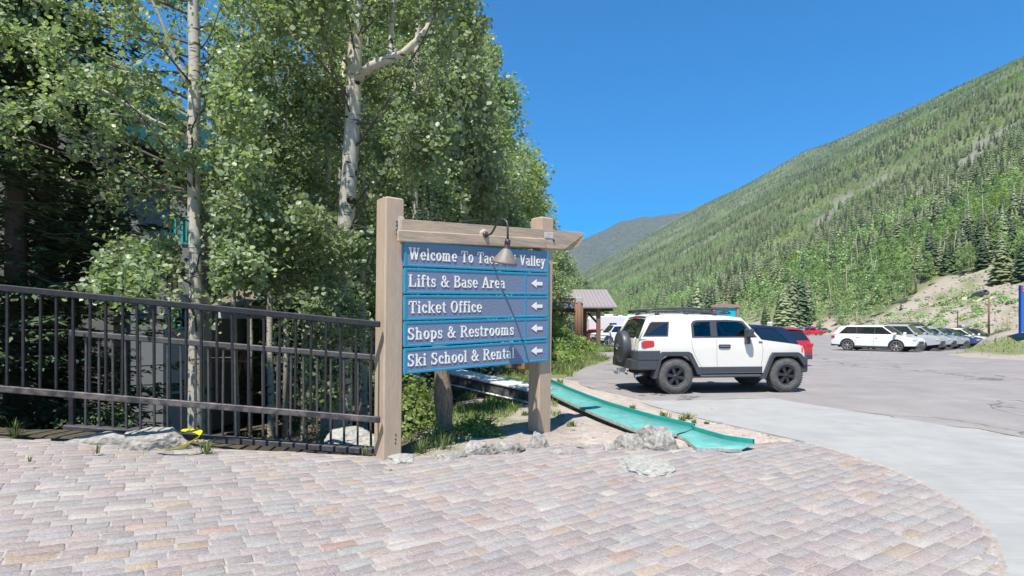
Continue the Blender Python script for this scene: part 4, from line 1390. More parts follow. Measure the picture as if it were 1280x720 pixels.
lens('tail_light', -.80, -.47, 1.05, 1.24, M_rims, .845, .07, .016)
lens('tail_light', -.785, -.49, 1.065, 1.225, M_red, .845, .06, .030)
lens('marker_light', 3.04, 3.185, .93, 1.055, M_amber, .775, .02)
m = MB(); m.bbox(-.90, -.86, .92, -.84, -.72, .985, .01); m.build('reflector', M_red, car)
m = MB(); 
for y in (-.55, .55): m.lathe([(0, .0), (.11, 0), (.12, -.03)], 20, Matrix.Translation((3.235, y, .94)) @ Matrix.Rotation(R(90), 4, 'Y'))
m.build('headlight', M_clear, car)
# licence plate recess and tail pipe area on the back, wiper, third light
m = MB(); m.bbox(-.66, -.14, 1.715, -.60, .14, 1.745, .008); m.build('brake_light', M_red, car)
# spare wheel with cover
sp = bpy.data.objects.new('spare_wheel', None); link(sp, car); sp.location = (-.86, -.05, 1.06)
Mx = Matrix.Rotation(R(-90), 4, 'Y')
m = MB(); m.lathe([(0, .0), (.30, .0), (.37, .03), (.385, .07), (.385, .18), (.36, .225), (.33, .24), (.31, .235), (.30, .245), (0, .255)], 40, Mx); m.build('wheel_cover', M_cover, sp)
m = MB(); m.lathe([(.387, .115), (.391, .122), (.391, .135), (.387, .142)], 40, Mx); m.build('cover_band', M_blackp, sp)
m = MB()
m.tube([(-.262, .10 * math.cos(a), .065 * math.sin(a)) for a in [2*PI*k/24 for k in range(25)]], .006, 5, caps=False)
m.tube([(-.262, .045 * math.cos(a), .062 * math.sin(a)) for a in [2*PI*k/24 for k in range(25)]], .005, 5, caps=False)
m.tube([(-.262, .095 * math.cos(a), .028 + .022 * math.sin(a)) for a in [2*PI*k/24 for k in range(25)]], .005, 5, caps=False)
m.build('emblem', M_rims, sp)
m = MB(); m.tube([(-.259, -.28, .03), (-.262, 0, .03), (-.259, .28, .03)], .004, 5); m.build('cover_seam', M_seam, sp)
m = MB(); m.bbox(-.90, -.2, .95, -.84, .2, 1.17, .02); m.build('spare_bracket', M_blackp, car)
m = MB(); m.tube([(-.85, -.62, 1.0), (-.89, -.62, 1.05), (-.89, -.62, 1.25), (-.85, -.62, 1.3)], .012, 6); m.build('door_hinge', M_wpaint, car)
# roof rack
m = MB()
def rr_(pts, r=.016, n=8): m.tube(pts, r, n)
for y in (-.60, .60):
    rr_([(-.62, y, 1.91), (-.4, y, 1.965), (.3, y, 1.985), (1.1, y, 1.955), (1.38, y, 1.915), (1.47, y*.98, 1.86)], .020)
    rr_([(-.62, y, 1.87), (-.4, y, 1.905), (.3, y, 1.92), (1.1, y, 1.895), (1.36, y, 1.865)], .014)
    for x in (-.60, -.1, .45, .95, 1.36): rr_([(x, y, 1.86 if abs(x) > 1.2 or x < -.5 else 1.90), (x, y, 1.93 if x > 1.2 or x < -.5 else 1.975)], .012)
m.build('rack_rail', M_blackp, car)
m = MB()
for x in (-.60, -.36, -.12, .12, .36, .60, .84, 1.08, 1.32): rr_([(x, -.60, 1.895), (x, .60, 1.895)], .012)
rr_([(-.62, -.6, 1.925), (-.63, 0, 1.93), (-.62, .6, 1.925)], .018)
rr_([(1.47, -.588, 1.86), (1.52, -.3, 1.85), (1.53, 0, 1.85), (1.52, .3, 1.85), (1.47, .588, 1.86)], .02)
m.build('rack_crossbar', M_blackp, car)
m = MB()
for x in (-.35, .35, 1.05):
    for y in (-.66, .66): m.bbox(x - .05, y - .03, 1.79, x + .05, y + .03, 1.87, .01); m.tube([(x, y, 1.86), (x, y*.91, 1.90)], .014, 6)
m.build('rack_foot', M_blackp, car)
wm = wheel_mesh(RW, .26, .232, 6, 'd', 40)
for x in (0, 2.69):
    add_wheel(car, wm, x, -.80, RW, False); add_wheel(car, wm, x, .80, RW, True)

# ---- ordinary cars
WM = {}
def make_car(label, loc, heading, col, kind='suv', L=4.7, Wd=1.86, Hh=1.68, wb=None, rw=.36, det=True, group=None, rims='s', cat='car', name='parked_car', glass=None, rack=False, dark_clad=True):
    c = thing(name, label, cat, loc, heading, group)
    pm = paint('car_paint', col, .8, .3)
    wb = wb or L * .59
    x0, x1 = -L / 2, L / 2
    xr, xf = x0 + L * .205, x0 + L * .205 + wb
    hw0 = Wd / 2
    belt = Hh * (.63 if kind != 'pickup' else .60); g = .22 if kind != 'sedan' else .16
    def hwb(x, z):
        f = abs(x) / (L / 2)
        w = hw0 * (1 - .10 * max(0, f - .7) ** 2 / .09)
        if z > belt * .8: w -= .05 * ((z - belt * .8) / (belt * .2)) ** 2
        return w
    ar = rw + .07
    hood = belt * (.99 if kind != 'sedan' else .95)
    if kind == 'pickup':
        bed = belt * 1.0
        top = [(x1, .50), (x1 + .02, .62), (x1 - .02, hood * .86), (x1 - .12, hood * .96), (x1 - .35, hood), (x1 - L * .235, belt * 1.03), (x0 + L * .40, belt * 1.03), (x0 + .02, bed * 1.03), (x0, .55)]
        gl = [(x0 + L * .375, belt), (x1 - L * .225, belt), (x1 - L * .33, Hh - .07), (x1 - L*.38, Hh - .035), (x0 + L * .44, Hh - .035), (x0 + L * .40, Hh - .08)]
    elif kind == 'sedan':
        top = [(x1, .45), (x1 + .02, .6), (x1 - .05, hood * .80), (x1 - .25, hood * .90), (x1 - .6, hood * .97), (x1 - L * .27, belt * 1.02), (x0 + L * .13, belt * 1.06), (x0 + .1, belt * 1.03), (x0, .8), (x0 - .02, .5)]
        gl = [(x0 + L * .12, belt), (x1 - L * .25, belt), (x1 - L * .40, Hh - .06), (x1 - L * .50, Hh), (x0 + L * .36, Hh - .01), (x0 + L * .28, Hh - .07)]
    else:
        top = [(x1 - .04, .42), (x1 + .03, .60), (x1, hood * .72), (x1 - .10, hood * .83), (x1 - .42, hood * .92), (x1 - .8, hood * .97), (x1 - L * .235, belt * 1.02), (x0 + .10, belt * 1.04), (x0 - .01, belt * .8), (x0 - .02, .5)]
        gl = [(x0 + .10, belt), (x1 - L * .225, belt), (x1 - L * .375, Hh - .085), (x1 - L * .44, Hh - .035), (x0 + L * .28, Hh - .04), (x0 + L * .12, Hh - .10), (x0 + L*.085, Hh-.16)]
    outline = [(x0 + .02, .42)] + arch(xr, rw, ar, .40, 10) + [(xr + ar, g + .05), (xf - ar, g + .05)] + arch(xf, rw, ar, .40, 10) + top
    body_prism(outline, hwb, 'body', pm, c, [x0 + L * k / 12 for k in range(1, 12)], [belt * .6, belt * .85], bevel=.04, seg=2)
    zr = Hh
    def hg(x, z): return hw0 - .075 - max(0, z - belt) * .26
    gx0, gx1 = min(p[0] for p in gl), max(p[0] for p in gl)
    zt = max(p[1] for p in gl)
    # windows between pillars
    ztop = zt - .075; zb = belt + .055
    def lerp_edge(z, front):
        # x of the glasshouse edge at height z
        pts = gl + [gl[0]]
        xs_ = []
        for a, b in zip(pts, pts[1:]):
            if (a[1] - z) * (b[1] - z) <= 0 and a[1] != b[1]: xs_.append(a[0] + (b[0]-a[0]) * (z - a[1]) / (b[1]-a[1]))
        return max(xs_) if front else min(xs_)
    fb, ft = lerp_edge(zb, True) - .10, lerp_edge(ztop, True) - .09
    rb, rt = lerp_edge(zb, False) + (.30), lerp_edge(ztop, False) + (.34)
    nwin = 2 if kind in ('pickup', 'sedan') else 3
    xsB = [rb + (fb - rb) * k / nwin for k in range(nwin + 1)]
    xsT = [max(rt, xsB[0])] + xsB[1:-1] + [ft]
    holes = []
    for k in range(nwin):
        a, b = xsB[k] + (.035 if k else 0), xsB[k+1] - (.035 if k < nwin-1 else 0)
        at, bt = xsT[k] + (.035 if k else 0), xsT[k+1] - (.035 if k < nwin-1 else 0)
        holes.append([(a, zb), (at, ztop), (bt, ztop), (b, zb)])
    side_panels(gl, holes, hg, .04, 'pillars', pm, c)
    gmat = glass or M_glassd
    for s in (-1, 1):
        for ha, hb in zip(holes, holes[1:]):
            mbp = MB(); q_ = [ha[3], hb[0], hb[1], ha[2]]; mbp.add([(p[0], s * (hg(*p) + .004), p[1]) for p in q_], [(0, 1, 2, 3)]); mbp.build('door_pillar', M_glassd, c)
        for h in holes: pane([(p[0], s * (hg(*p) - .012), p[1]) for p in h], 'window', gmat, c)
    up = [p for p in gl if p[1] > belt + .05]
    up = sorted(up, key=lambda p: p[0])
    roof_loft([(p[0], p[1] + .03) for p in up], lambda x, z: hg(x, z - .03) + .004, 'roof', pm, c, .03, .045)
    fr = [p for p in gl if abs(p[1] - belt) < .01]
    fx = max(p[0] for p in fr); rx = min(p[0] for p in fr)
    uf = up[-1]; ur = up[0]
    pane([(fx - .02, -hg(fx, belt) + .03, belt + .01), (fx - .02, hg(fx, belt) - .03, belt + .01), (uf[0] - .01, hg(*uf) - .03, uf[1]), (uf[0] - .01, -hg(*uf) + .03, uf[1])], 'windscreen', gmat, c)
    pane([(rx + .005, -hg(rx, belt) + .06, belt + .03), (rx + .005, hg(rx, belt) - .06, belt + .03), (ur[0] + .0, hg(*ur) - .06, ur[1]), (ur[0] + .0, -hg(*ur) + .06, ur[1])], 'rear_window', gmat, c)
    m = MB(); m.box(x0 + .3, -.6, .22, x1 - .3, .6, .5)
    m.build('chassis', M_under, c)
    m = MB()
    for xx in (xr, xf): m.prism(arch(xx, rw, ar + .01, .40, 10), -hw0 + .25, hw0 - .25)
    m.build('wheel_housing', M_under, c)
    if kind == 'pickup':
        m = MB(); m.box(x0 + .12, -hw0 + .14, belt * .9, x0 + L * .37, hw0 - .14, belt * 1.036); m.build('bed_liner', M_under, c)
    if det:
        # cladding, lamps, grille, mirrors, handles
        for s in (-1, 1):
            m = MB(); m.bbox(xr + ar, min(s*(hw0-.02), s*(hw0+.008)), g + .03, xf - ar, max(s*(hw0-.02), s*(hw0+.008)), g + .15, .01); m.build('sill', M_blackp, c)
            m = MB(); m.bbox(x1 - L * .245, min(s*(hw0-.06), s*(hw0+.14)), belt + .03, x1 - L * .215, max(s*(hw0-.06), s*(hw0+.14)), belt + .17, .02); m.build('mirror', pm, c)
            m = MB(); m.bbox(x1 - .52, min(s*(hw0-.42), s*(hw0-.055)), hood * .70, x1 - .02, max(s*(hw0-.42), s*(hw0-.055)), hood * .80, .02); m.build('headlight', M_clear, c)
            m = MB(); m.bbox(x0 - .012, min(s*(hw0-.30), s*(hw0-.03)), belt * .80, x0 + .22, max(s*(hw0-.30), s*(hw0-.03)), belt * .93, .02); m.build('tail_light', M_red, c)
            m = MB()
            for k in range(1, nwin if nwin < 3 else 3): m.bbox(xsB[k] + .06, min(s*(hwb(0,belt*.8)), s*(hwb(0,belt*.8)+.02)), belt * .83, xsB[k] + .24, max(s*(hwb(0,belt*.8)), s*(hwb(0,belt*.8)+.02)), belt * .87, .006)
            m.build('door_handle', pm, c)
            m = MB()
            for k in range(0, nwin):
                xx = xsB[k+1] if k < nwin - 1 else xsB[-1] + .05
                m.box(xx - .007, min(s*(hw0-.01), s*(hw0+.0025)), g + .17, xx + .004, max(s*(hw0-.01), s*(hw0+.0025)), belt * .82)
            m.build('door_seam', M_seam, c)
        m = MB(); m.bbox(x1 - .06, -.50, hood * .46, x1 + .030, .50, hood * .66, .02); m.build('grille', M_blackp, c)
        m = MB(); m.bbox(x1 - .08, -hw0 + .14, .28, x1 + .05, hw0 - .14, .43, .03); m.build('bumper', M_blackp, c)
        m = MB(); m.bbox(x0 - .05, -hw0 + .10, .30, x0 + .08, hw0 - .10, .50, .03); m.build('bumper', M_blackp, c)
        m = MB(); m.bbox(x0 - .03, -.25, .75, x0 + .03, .25, .88, .005); m.build('licence_plate', M_plate, c)
        if rack:
            m = MB()
            for s in (-1, 1): m.tube([(x0 + L*.15, s*(hg(0, Hh) - .06), Hh + .02), (x0 + L*.2, s*(hg(0, Hh) - .06), Hh + .07), (x0 + L*.52, s*(hg(0, Hh) - .06), Hh + .06), (x0 + L*.56, s*(hg(0, Hh) - .06), Hh + .0)], .018, 6)
            m.build('roof_rail', M_blackp, c)
        # arch trims
        m = MB()
        for s in (-1, 1):
            for xx in (xr, xf):
                pa = arch(xx, rw, ar, .30, 12)
                m.tube([(p[0], s * (hw0 - .008), p[1]) for p in pa], .022, 6)
        if dark_clad: m.build('arch_trim', M_blackp, c)
    key = (rw, rims, det)
    if key not in WM: WM[key] = wheel_mesh(rw, .23, rw * .70, 7 if rims == 's' else 7, 's' if rims == 's' else 'd', 26 if det else 12)
    for xx in (xr, xf):
        for s in (-1, 1): add_wheel(c, WM[key], xx, s * (hw0 - .12), rw, s > 0)
    return c

def car_at(px, d, **k):
    x = (px - 640) / F * d
    return Vector((x, d, flat_z(x, d) + .004))
# white crossover at the head of the row
th = R(50)
hd = Vector((math.cos(th), -math.sin(th), 0)); pv = Vector((math.sin(th), math.cos(th), 0))
rear = Vector((22.75, 38.5, 0))
# near side is the right hand side; the rear wheel contact is there
cen = rear + hd * (2.85 / 2 - .0) + pv * .88
def rowcar(off, fwd, label, col, kind='suv', **k):
    p = cen + pv * off + hd * fwd
    return make_car(label, (p.x, p.y, flat_z(p.x, p.y) + .004), -th, col, kind, group='cars parked nose-in along the grassy bank', **k)
rowcar(0, 0, 'white three-row crossover with silver wheels, nearest car of the row by the bank', (0.80, 0.80, 0.79), 'suv', L=4.95, Wd=1.93, Hh=1.72, rw=.375, wb=2.85)
rowcar(3.1, .2, 'pale silver pickup truck parked directly behind the white crossover', (0.42, 0.45, 0.47), 'pickup', L=5.4, Wd=1.9, Hh=1.78, rw=.39, cat='truck', name='parked_truck')
rowcar(6.0, .6, 'silver blue crossover in the bank row, third car from its near end', (0.36, 0.42, 0.50), 'suv', L=4.6, Hh=1.66)
rowcar(8.9, .8, 'light grey blue hatchback in the bank row, fourth car from its near end', (0.30, 0.36, 0.44), 'suv', L=4.4, Hh=1.60)
rowcar(11.8, 1.0, 'dark blue sedan in the bank row, fifth car from its near end', (0.03, 0.07, 0.19), 'sedan', L=4.7, Hh=1.5)
rowcar(14.7, 1.2, 'white sedan in the bank row between two dark cars', (0.78, 0.78, 0.78), 'sedan', L=4.6, Hh=1.5)
rowcar(17.6, 1.5, 'black sedan at the far end of the row by the grassy bank', (0.02, 0.025, 0.035), 'sedan', L=4.8, Hh=1.48)
p = cen + pv * 12.2 - hd * 1.2
make_car('dark grey off-road wagon whose roof shows above the silver pickup', (p.x, p.y, flat_z(0, p.y)), -th, (0.05, 0.055, 0.06), 'suv', Hh=1.95, rack=True)
p = cen + pv * 6.5 - hd * 7
# cars behind the white off-roader
make_car('dark blue sports crossover with chrome window line behind the white off-road car', car_at(896, 18.2), R(180 + 12), (0.012, 0.022, 0.05), 'suv', L=4.75, Wd=1.95, Hh=1.60)
make_car('red crossover with black roof seen from behind beside the dark blue one', car_at(944, 24.5), R(104), (0.42, 0.018, 0.035), 'suv', L=4.6, Wd=1.9, Hh=1.58)
make_car('bright red pickup truck alone on the open part of the lot', car_at(1015, 131), R(178 + 10), (0.62, 0.012, 0.015), 'pickup', L=5.3, Hh=1.85, det=False, cat='truck', name='parked_truck')
make_car('bright blue pickup truck at the far end of the lot', car_at(1035, 196), R(170), (0.02, 0.20, 0.55), 'pickup', L=5.6, Hh=1.9, det=False, cat='truck', name='parked_truck')
far = [(1003, 176, 'suv', (0.35, 0.38, 0.42), 'silver wagon in the far row left of the red pickup'), (1010, 188, 'suv', (0.05, 0.06, 0.08), 'black off-road wagon in the far row above the red pickup'),
       (1021, 200, 'suv', (0.04, 0.06, 0.11), 'dark navy wagon in the far row beside the bright blue pickup'), (994, 182, 'sedan', (0.5, 0.52, 0.55), 'pale grey sedan in the far row below the white trailer'),
       (1047, 205, 'sedan', (0.55, 0.57, 0.6), 'silver sedan right of the bright blue pickup far away'), (1054, 190, 'suv', (0.05, 0.15, 0.4), 'blue wagon just left of the white crossover far away'),
       (948, 150, 'suv', (0.6, 0.62, 0.65), 'white wagon seen over the roof of the white off-road car'), (930, 158, 'suv', (0.10, 0.12, 0.17), 'dark wagon far off beside the teal welcome board'),
       (938, 120, 'pickup', (0.5, 0.53, 0.58), 'grey pickup seen between the roof rack and the far trailer'), (985, 150, 'sedan', (0.75, 0.75, 0.75), 'white sedan in front of the white trailer far away'),
       (1029, 168, 'sedan', (0.12, 0.14, 0.17), 'dark grey sedan behind the red pickup'), (960, 140, 'suv', (0.03, 0.04, 0.06), 'black wagon behind the roof of the white off-road car')]
for px, d, kd, col, lab in far:
    make_car(lab, car_at(px, d), R(random.choice((85, 95, 170, 10))), col, kd, L=4.7, Hh=1.75 if kd == 'suv' else 1.5, det=False, group='cars parked far across the lot')
# trailers and campers
def box_vehicle(label, loc, heading, L, Wd, Hh, win, cat='trailer', name='camper_trailer', stripe=None, round_=.35):
    c = thing(name, label, cat, loc, heading)
    mw = paint('camper_paint', (0.76, 0.76, 0.75), .3, .45)
    z0 = .45
    pr = [(-L/2, z0), (L/2, z0), (L/2 + .05, z0 + .9), (L/2 - round_, Hh - .25), (L/2 - round_ * 1.8, Hh), (-L/2 + round_*.8, Hh), (-L/2, Hh - round_*.8)]
    m = MB(); m.prism(pr, -Wd/2, Wd/2); o = m.build('body', mw, c)
    bv = o.modifiers.new('b', 'BEVEL'); bv.width = .08; bv.segments = 3; bv.limit_method = 'ANGLE'
    for (x, z, w, h) in win:
        for s in (-1, 1):
            m = MB(); m.bbox(x - w/2, min(s*(Wd/2-.01), s*(Wd/2+.02)), z - h/2, x + w/2, max(s*(Wd/2-.01), s*(Wd/2+.02)), z + h/2, .01); m.build('window', M_glassd, c)
    for s in (-1, 1):
        m = MB(); m.bbox(-L/2 + .1, min(s*(Wd/2-.01), s*(Wd/2+.012)), z0 + .35, L/2 - .1, max(s*(Wd/2-.01), s*(Wd/2+.012)), z0 + .50, .004); m.build('stripe', stripe or M_rims, c)
    m = MB(); m.bbox(-.5, -.35, Hh, .3, .35, Hh + .22, .05); m.bbox(1.2, -.2, Hh, 1.6, .2, Hh + .12, .03); m.build('roof_unit', mw, c)
    m = MB(); m.box(-L/2 + .4, -Wd/2 + .2, .3, L/2 - .4, Wd/2 - .2, z0 + .02); m.build('chassis', M_under, c)
    key = (.36, 's', False)
    if key not in WM: WM[key] = wheel_mesh(.36, .23, .23, 5, 's', 12)
    for x in (-L*.28, L * .3):
        for s in (-1, 1): add_wheel(c, WM[key], x, s * (Wd/2 - .1), .36, s > 0)
    return c
box_vehicle('long white trailer with dark windows parked far away below the hillside', car_at(974, 200), R(4), 7.6, 2.4, 3.2, [(-2.2, 2.1, .9, .5), (-.6, 2.1, .9, .5), (1.0, 2.1, .9, .5), (2.4, 2.1, .6, .5)])
box_vehicle('white camper van with rounded nose beside the shelter', car_at(762, 64), R(20), 6.2, 2.2, 2.9, [(1.7, 1.9, 1.0, .6), (-.2, 1.9, .9, .5)], 'camper', 'camper_van')
box_vehicle('white camper with brown framed window right of the rounded camper', car_at(790, 70), R(8), 6.0, 2.3, 3.0, [(-.6, 2.0, 1.0, .7)], 'camper', 'camper_van', mat('brown_stripe', (.22, .14, .09)))
make_car('white pickup truck seen between the shelter posts and the spare wheel', car_at(775, 55), R(195), (0.76, 0.77, 0.77), 'pickup', L=5.5, Hh=1.85, rw=.40, cat='truck', name='parked_truck')
make_car('red car half hidden behind the right post of the shelter', car_at(742, 62), R(160), (0.5, 0.02, 0.05), 'sedan', L=4.4, Hh=1.45)
# ---------------------------------------------------------------- shelter, boards, poles
M_rooft = mat('shelter_roof_metal', (0.26, 0.235, 0.23), rough=0.6, var=0.08, vscale=2)
M_brown = mat('brown_timber', (0.20, 0.105, 0.07), rough=0.75, var=0.3, vscale=4, stretch=(4, 4, .6))
M_brownd = mat('dark_timber', (0.07, 0.04, 0.03), rough=0.8, var=0.3, vscale=4)
D0 = 46.0
sx0, sx1 = P(664, 400, D0).x, P(771, 400, D0).x
sh_ = thing('picnic_shelter', 'open shelter with low grey metal roof on brown timber posts', 'shelter', (sx0, D0, flat_z(0, D0)), R(0))
zg = flat_z(0, D0)
Zt, Ze = P(0, 361.5, D0 + 2).z - zg, P(0, 383.5, D0).z - zg
Lx = sx1 - sx0
m = MB()
m.add([(0, -.3, Ze), (Lx, -.3, Ze), (Lx - .45, 2.4, Zt), (.2, 2.4, Zt), (0, 5.1, Ze), (Lx, 5.1, Ze),
       (0, -.3, Ze - .12), (Lx, -.3, Ze - .12), (0, 5.1, Ze - .12), (Lx, 5.1, Ze - .12)],
      [(0, 1, 2, 3), (3, 2, 5, 4), (0, 6, 7, 1), (5, 9, 8, 4), (1, 7, 9, 5, 2), (0, 3, 4, 8, 6)])
roof_s = m.build('roof', M_rooft, sh_)
seammb = MB()
slope_a = math.atan2(Zt - Ze, 2.7)
for k in range(1, 22):
    x = k * Lx / 22
    seammb.tube([(x, -.3, Ze + .015), (.2 + (x/Lx) * (Lx - .65), 2.4, Zt + .015)], .018, 4)
seammb.build('standing_seam', M_rooft, roof_s)
for x, y in ((P(748.5, 0, D0).x - sx0, .25), (P(740, 0, D0).x - sx0, 4.6), (P(696, 0, D0).x - sx0, 4.6), (P(722.0, 0, D0-4).x - sx0, -4.2)):
    big = y < -1
    m = MB()
    if big:
        for a, b in ((-.14, -.1), (.14, -.1), (0, .08), (-.07, -.2), (.09, .02)): m.tube([(x + a, y + b, -.1), (x + a, y + b, 3.05 + .1 * a)], .125, 8)
    else: m.bbox(x - .16, y - .16, -.1, x + .16, y + .16, Ze - .1, .02)
    if big: continue
    m.build('post', M_brown, sh_)
for x0, z0, x1, z1, y in ((P(748, 0, D0).x - sx0, 1.9, P(735, 0, D0).x - sx0, 2.8, .25), (P(697, 0, D0).x - sx0, 1.9, P(710, 0, D0).x - sx0, 2.8, 4.6), (P(740, 0, D0).x - sx0, 1.9, P(727, 0, D0).x - sx0, 2.8, 4.6)):
    m = MB(); m.tube([(x0, y, z0), (x1, y, z1)], .10, 6); m.build('brace', M_brownd, sh_)
m = MB(); m.bbox(.3, .1, Ze - .34, Lx - .3, .35, Ze - .12, .01); m.bbox(.3, 4.5, Ze - .34, Lx - .3, 4.75, Ze - .12, .01); m.build('roof_beam', M_brownd, sh_)
# rough post with small sign in front of the shelter
D1 = 40.0
g = flat_z(0, D1)
fp = thing('trail_post', 'thick brown log post with small carved name board in front of the shelter', 'post', (P(723.5, 0, D1).x, D1, g))
zt = P(0, 377, D1).z - g
for i, (a, b, r_, h_) in enumerate(((-.17, 0, .13, -.05), (.02, -.1, .15, 0), (.19, .02, .12, -.12))):
    m = MB(); m.tube([(a, b, -.2), (a + .01, b, zt * .5), (a, b, zt + h_)], r_, 9); m.build('log', M_brown, fp)
m = MB(); m.bbox(-.22, -.16, zt - .1, .26, .16, zt + .28, .02); m.build('cap_block', mat('grey_block', (.42, .42, .42)), fp)
bw = P(688, 0, D1).x - P(723.5, 0, D1).x
m = MB(); m.bbox(bw, -.10, zt - .14, -.2, -.02, zt + .24, .01); bd = m.build('name_board', mat('brown_board', (.16, .11, .07), rough=.7), fp)
m = MB()
for k in range(10):
    x = bw + .14 + k * (-.3 - bw) / 10.5
    hh = random.uniform(.10, .16)
    if k == 4: continue
    m.box(x, -.115, zt - .02, x + .05, -.095, zt - .02 + hh); m.box(x, -.1155, zt - .02, x + .11, -.0945, zt + .01)
m.build('board_relief', mat('yellow_relief', (.55, .45, .15), rough=.6), bd)['kind'] = 'stuff'
# teal railing behind the shelter post
tr = thing('handrail', 'teal handrail seen between the shelter posts', 'railing', (P(728, 0, 48).x, 48, flat_z(0, 48)))
m = MB()
for z in (.35, .65, .95): m.tube([(0, 0, z + .1), (2.4, 1.5, z - .1)], .035, 6)
m.build('rail', M_teald, tr)
for x in (.05, 1.2, 2.35):
    m = MB(); m.tube([(x, x*.62, 0), (x, x*.62, 1.1 - x*.08)], .04, 6); m.build('post', M_teald, tr)
# slim white slanted pole
a, b = P(711.5, 398, 47), P(718, 421, 47)
m = MB(); m.tube([a, b], .07, 7); tag(m.build('slanted_pole', M_white), 'white slanted pole leaning beside the shelter post', 'pole')
# teal welcome board far off
D2 = 95.0
g = flat_z(0, D2)
wb_ = thing('notice_board', 'teal notice board in a brown timber frame far beyond the roof rack', 'board', (P(889, 0, D2).x, D2, g))
Wb = P(925, 0, D2).x - P(889, 0, D2).x
zt = P(0, 380.5, D2).z - g; zb = P(0, 400, D2).z - g
M_pinkb = mat('faded_brown_frame', (.33, .20, .16), rough=.8, var=.15)
for x in (.45, Wb - .45):
    m = MB(); m.bbox(x - .2, -.2, 0, x + .2, .2, zt - .15, .02); m.build('post', M_pinkb, wb_)
m = MB(); m.prism([(0, zt - .5), (Wb, zt - .5), (Wb - .1, zt - .1), (Wb*.62, zt + .05), (Wb*.5, zt + .25), (Wb*.38, zt + .05), (.1, zt - .1)], -.35, .35); m.build('roof_board', M_pinkb, wb_)
m = MB(); m.bbox(.75, -.08, zb - .6, Wb - .75, .08, zt - .55, .01); m.build('panel', mat('turquoise_board', (.01, .42, .50), rough=.5), wb_)

# blue banner sign at the right edge
D3 = 17.0
g = flat_z(0, D3)
bs = thing('blue_banner_sign', 'tall blue sign with red and white panel at the right edge of the lot', 'sign', (P(1276, 0, D3).x, D3 * 1.35 / 1.35, g))
bs.location = (P(1275.5, 0, 33).x, 33, 0)
zt, zb = P(0, 357, 33).z, P(0, 415, 33).z
M_blue = mat('blue_sign_panel', (.01, .14, .62), rough=.4)
m = MB(); m.bbox(0, -.05, zb, 1.15, .05, zt, .01); pn = m.build('panel', M_blue, bs)
m = MB(); m.bbox(-.06, -.07, zb - .1, 0.0, .07, zt + .02, .01); m.build('edge_post', mat('blue_post', (.01, .05, .2), rough=.4), bs)
m = MB(); m.bbox(.06, -.062, zt - .42, 1.10, -.048, zt - .04, .003); m.build('red_panel', mat('red_sign_panel', (.55, .03, .05), rough=.5), pn)
m = MB()
for k in range(2):
    for j in range(4): m.box(.12 + j * .24, -.068, zt - .16 - k * .16, .28 + j * .24, -.060, zt - .10 - k * .16)
m.build('white_bars', M_letter, pn)
m = MB(); m.bbox(.3, -.04, -.5, .4, .04, zb + .01, .01); m.bbox(.8, -.04, -.5, .9, .04, zb + .01, .01); m.build('leg', M_blackp, bs)

# poles on the hillside
def pole(label, px, py0, py1, d=None, r=.13, m_=None, xt=0):
    d = d
    a = P(px, py1, d); b = P(px + xt, py0, d)
    gz = H(a.x, a.y)
    a.z = min(a.z, gz) - .3
    m = MB(); m.tube([a, a.lerp(b, .5), b], [r, r * .9, r * .75], 8)
    return tag(m.build('utility_pole', m_ or M_brown), label, 'pole')
def slope_d(px, py):
    x, y = on_slope(px, py); return y
M_palew = mat('pale_pole_wood', (.33, .25, .17), rough=.8, var=.2)
pole('tall brown pole standing at the foot of the tan bank near the blue sign', 1236, 371, 415, 92, .16)
pole('thin dark pole at the foot of the tan bank left of the brown pole', 1197, 388, 412, 90, .09, M_brownd)
pole('pale thin pole beside the grassy tan slope left of the parked row', 1071, 389, 408, 120, .12, M_palew)
pole('orange brown broken trunk standing among trees on the slope above the bank', 1145, 341, 362, slope_d(1145, 368), .28, M_brown, -1)
pole('short pale post on the bank near the blue sign', 1260, 395, 412, 80, .16, M_palew)
# car parked on the hillside track
xx, yy = on_slope(1224, 372)
cc = make_car('dark car parked on the track high on the tan bank', (xx, yy, H(xx, yy) - .15), R(170), (.10, .105, .11), 'suv', L=4.7, det=False)
gn_ = Vector((-(H(xx + 2, yy) - H(xx - 2, yy)) / 4, -(H(xx, yy + 2) - H(xx, yy - 2)) / 4, 1)).normalized()
xa_ = Vector((math.cos(R(115)), math.sin(R(115)), 0)); xa_ = (xa_ - gn_ * xa_.dot(gn_)).normalized()
cc.rotation_euler = Matrix((xa_, gn_.cross(xa_), gn_)).transposed().to_euler()
# snow gun like equipment on the grass verge
for i, (px, d, lab) in enumerate(((1206, 84, 'grey machine on a stand at the foot of the tan bank'), (1246, 80, 'low grey metal box beside the brown pole on the grass'))):
    a = P(px, 412, d); gz = H(a.x, a.y)
    e_ = thing('snow_gun' if i == 0 else 'utility_box', lab, 'machine' if i == 0 else 'box', (a.x, a.y, gz))
    if i == 0:
        m = MB(); m.tube([(-.6, -.3, 0), (0, 0, 1.4)], .05, 5); m.tube([(.6, -.3, 0), (0, 0, 1.4)], .05, 5); m.tube([(0, .6, 0), (0, 0, 1.4)], .05, 5); m.build('tripod', M_galv, e_)
        m = MB(); m.tube([(-.7, 0, 1.7), (-.3, 0, 1.75), (.5, 0, 1.9)], [.4, .42, .28], 12); m.tube([(0,0,1.3),(0,0,1.6)], .07, 6); m.build('barrel', M_galv, e_)
    else:
        m = MB(); m.bbox(-.5, -.3, 0, .5, .3, .9, .04); m.build('cabinet', M_galv, e_); m = MB(); m.bbox(-.2, -.1, .9, .2, .1, 1.5, .02); m.build('meter', M_galv, e_)

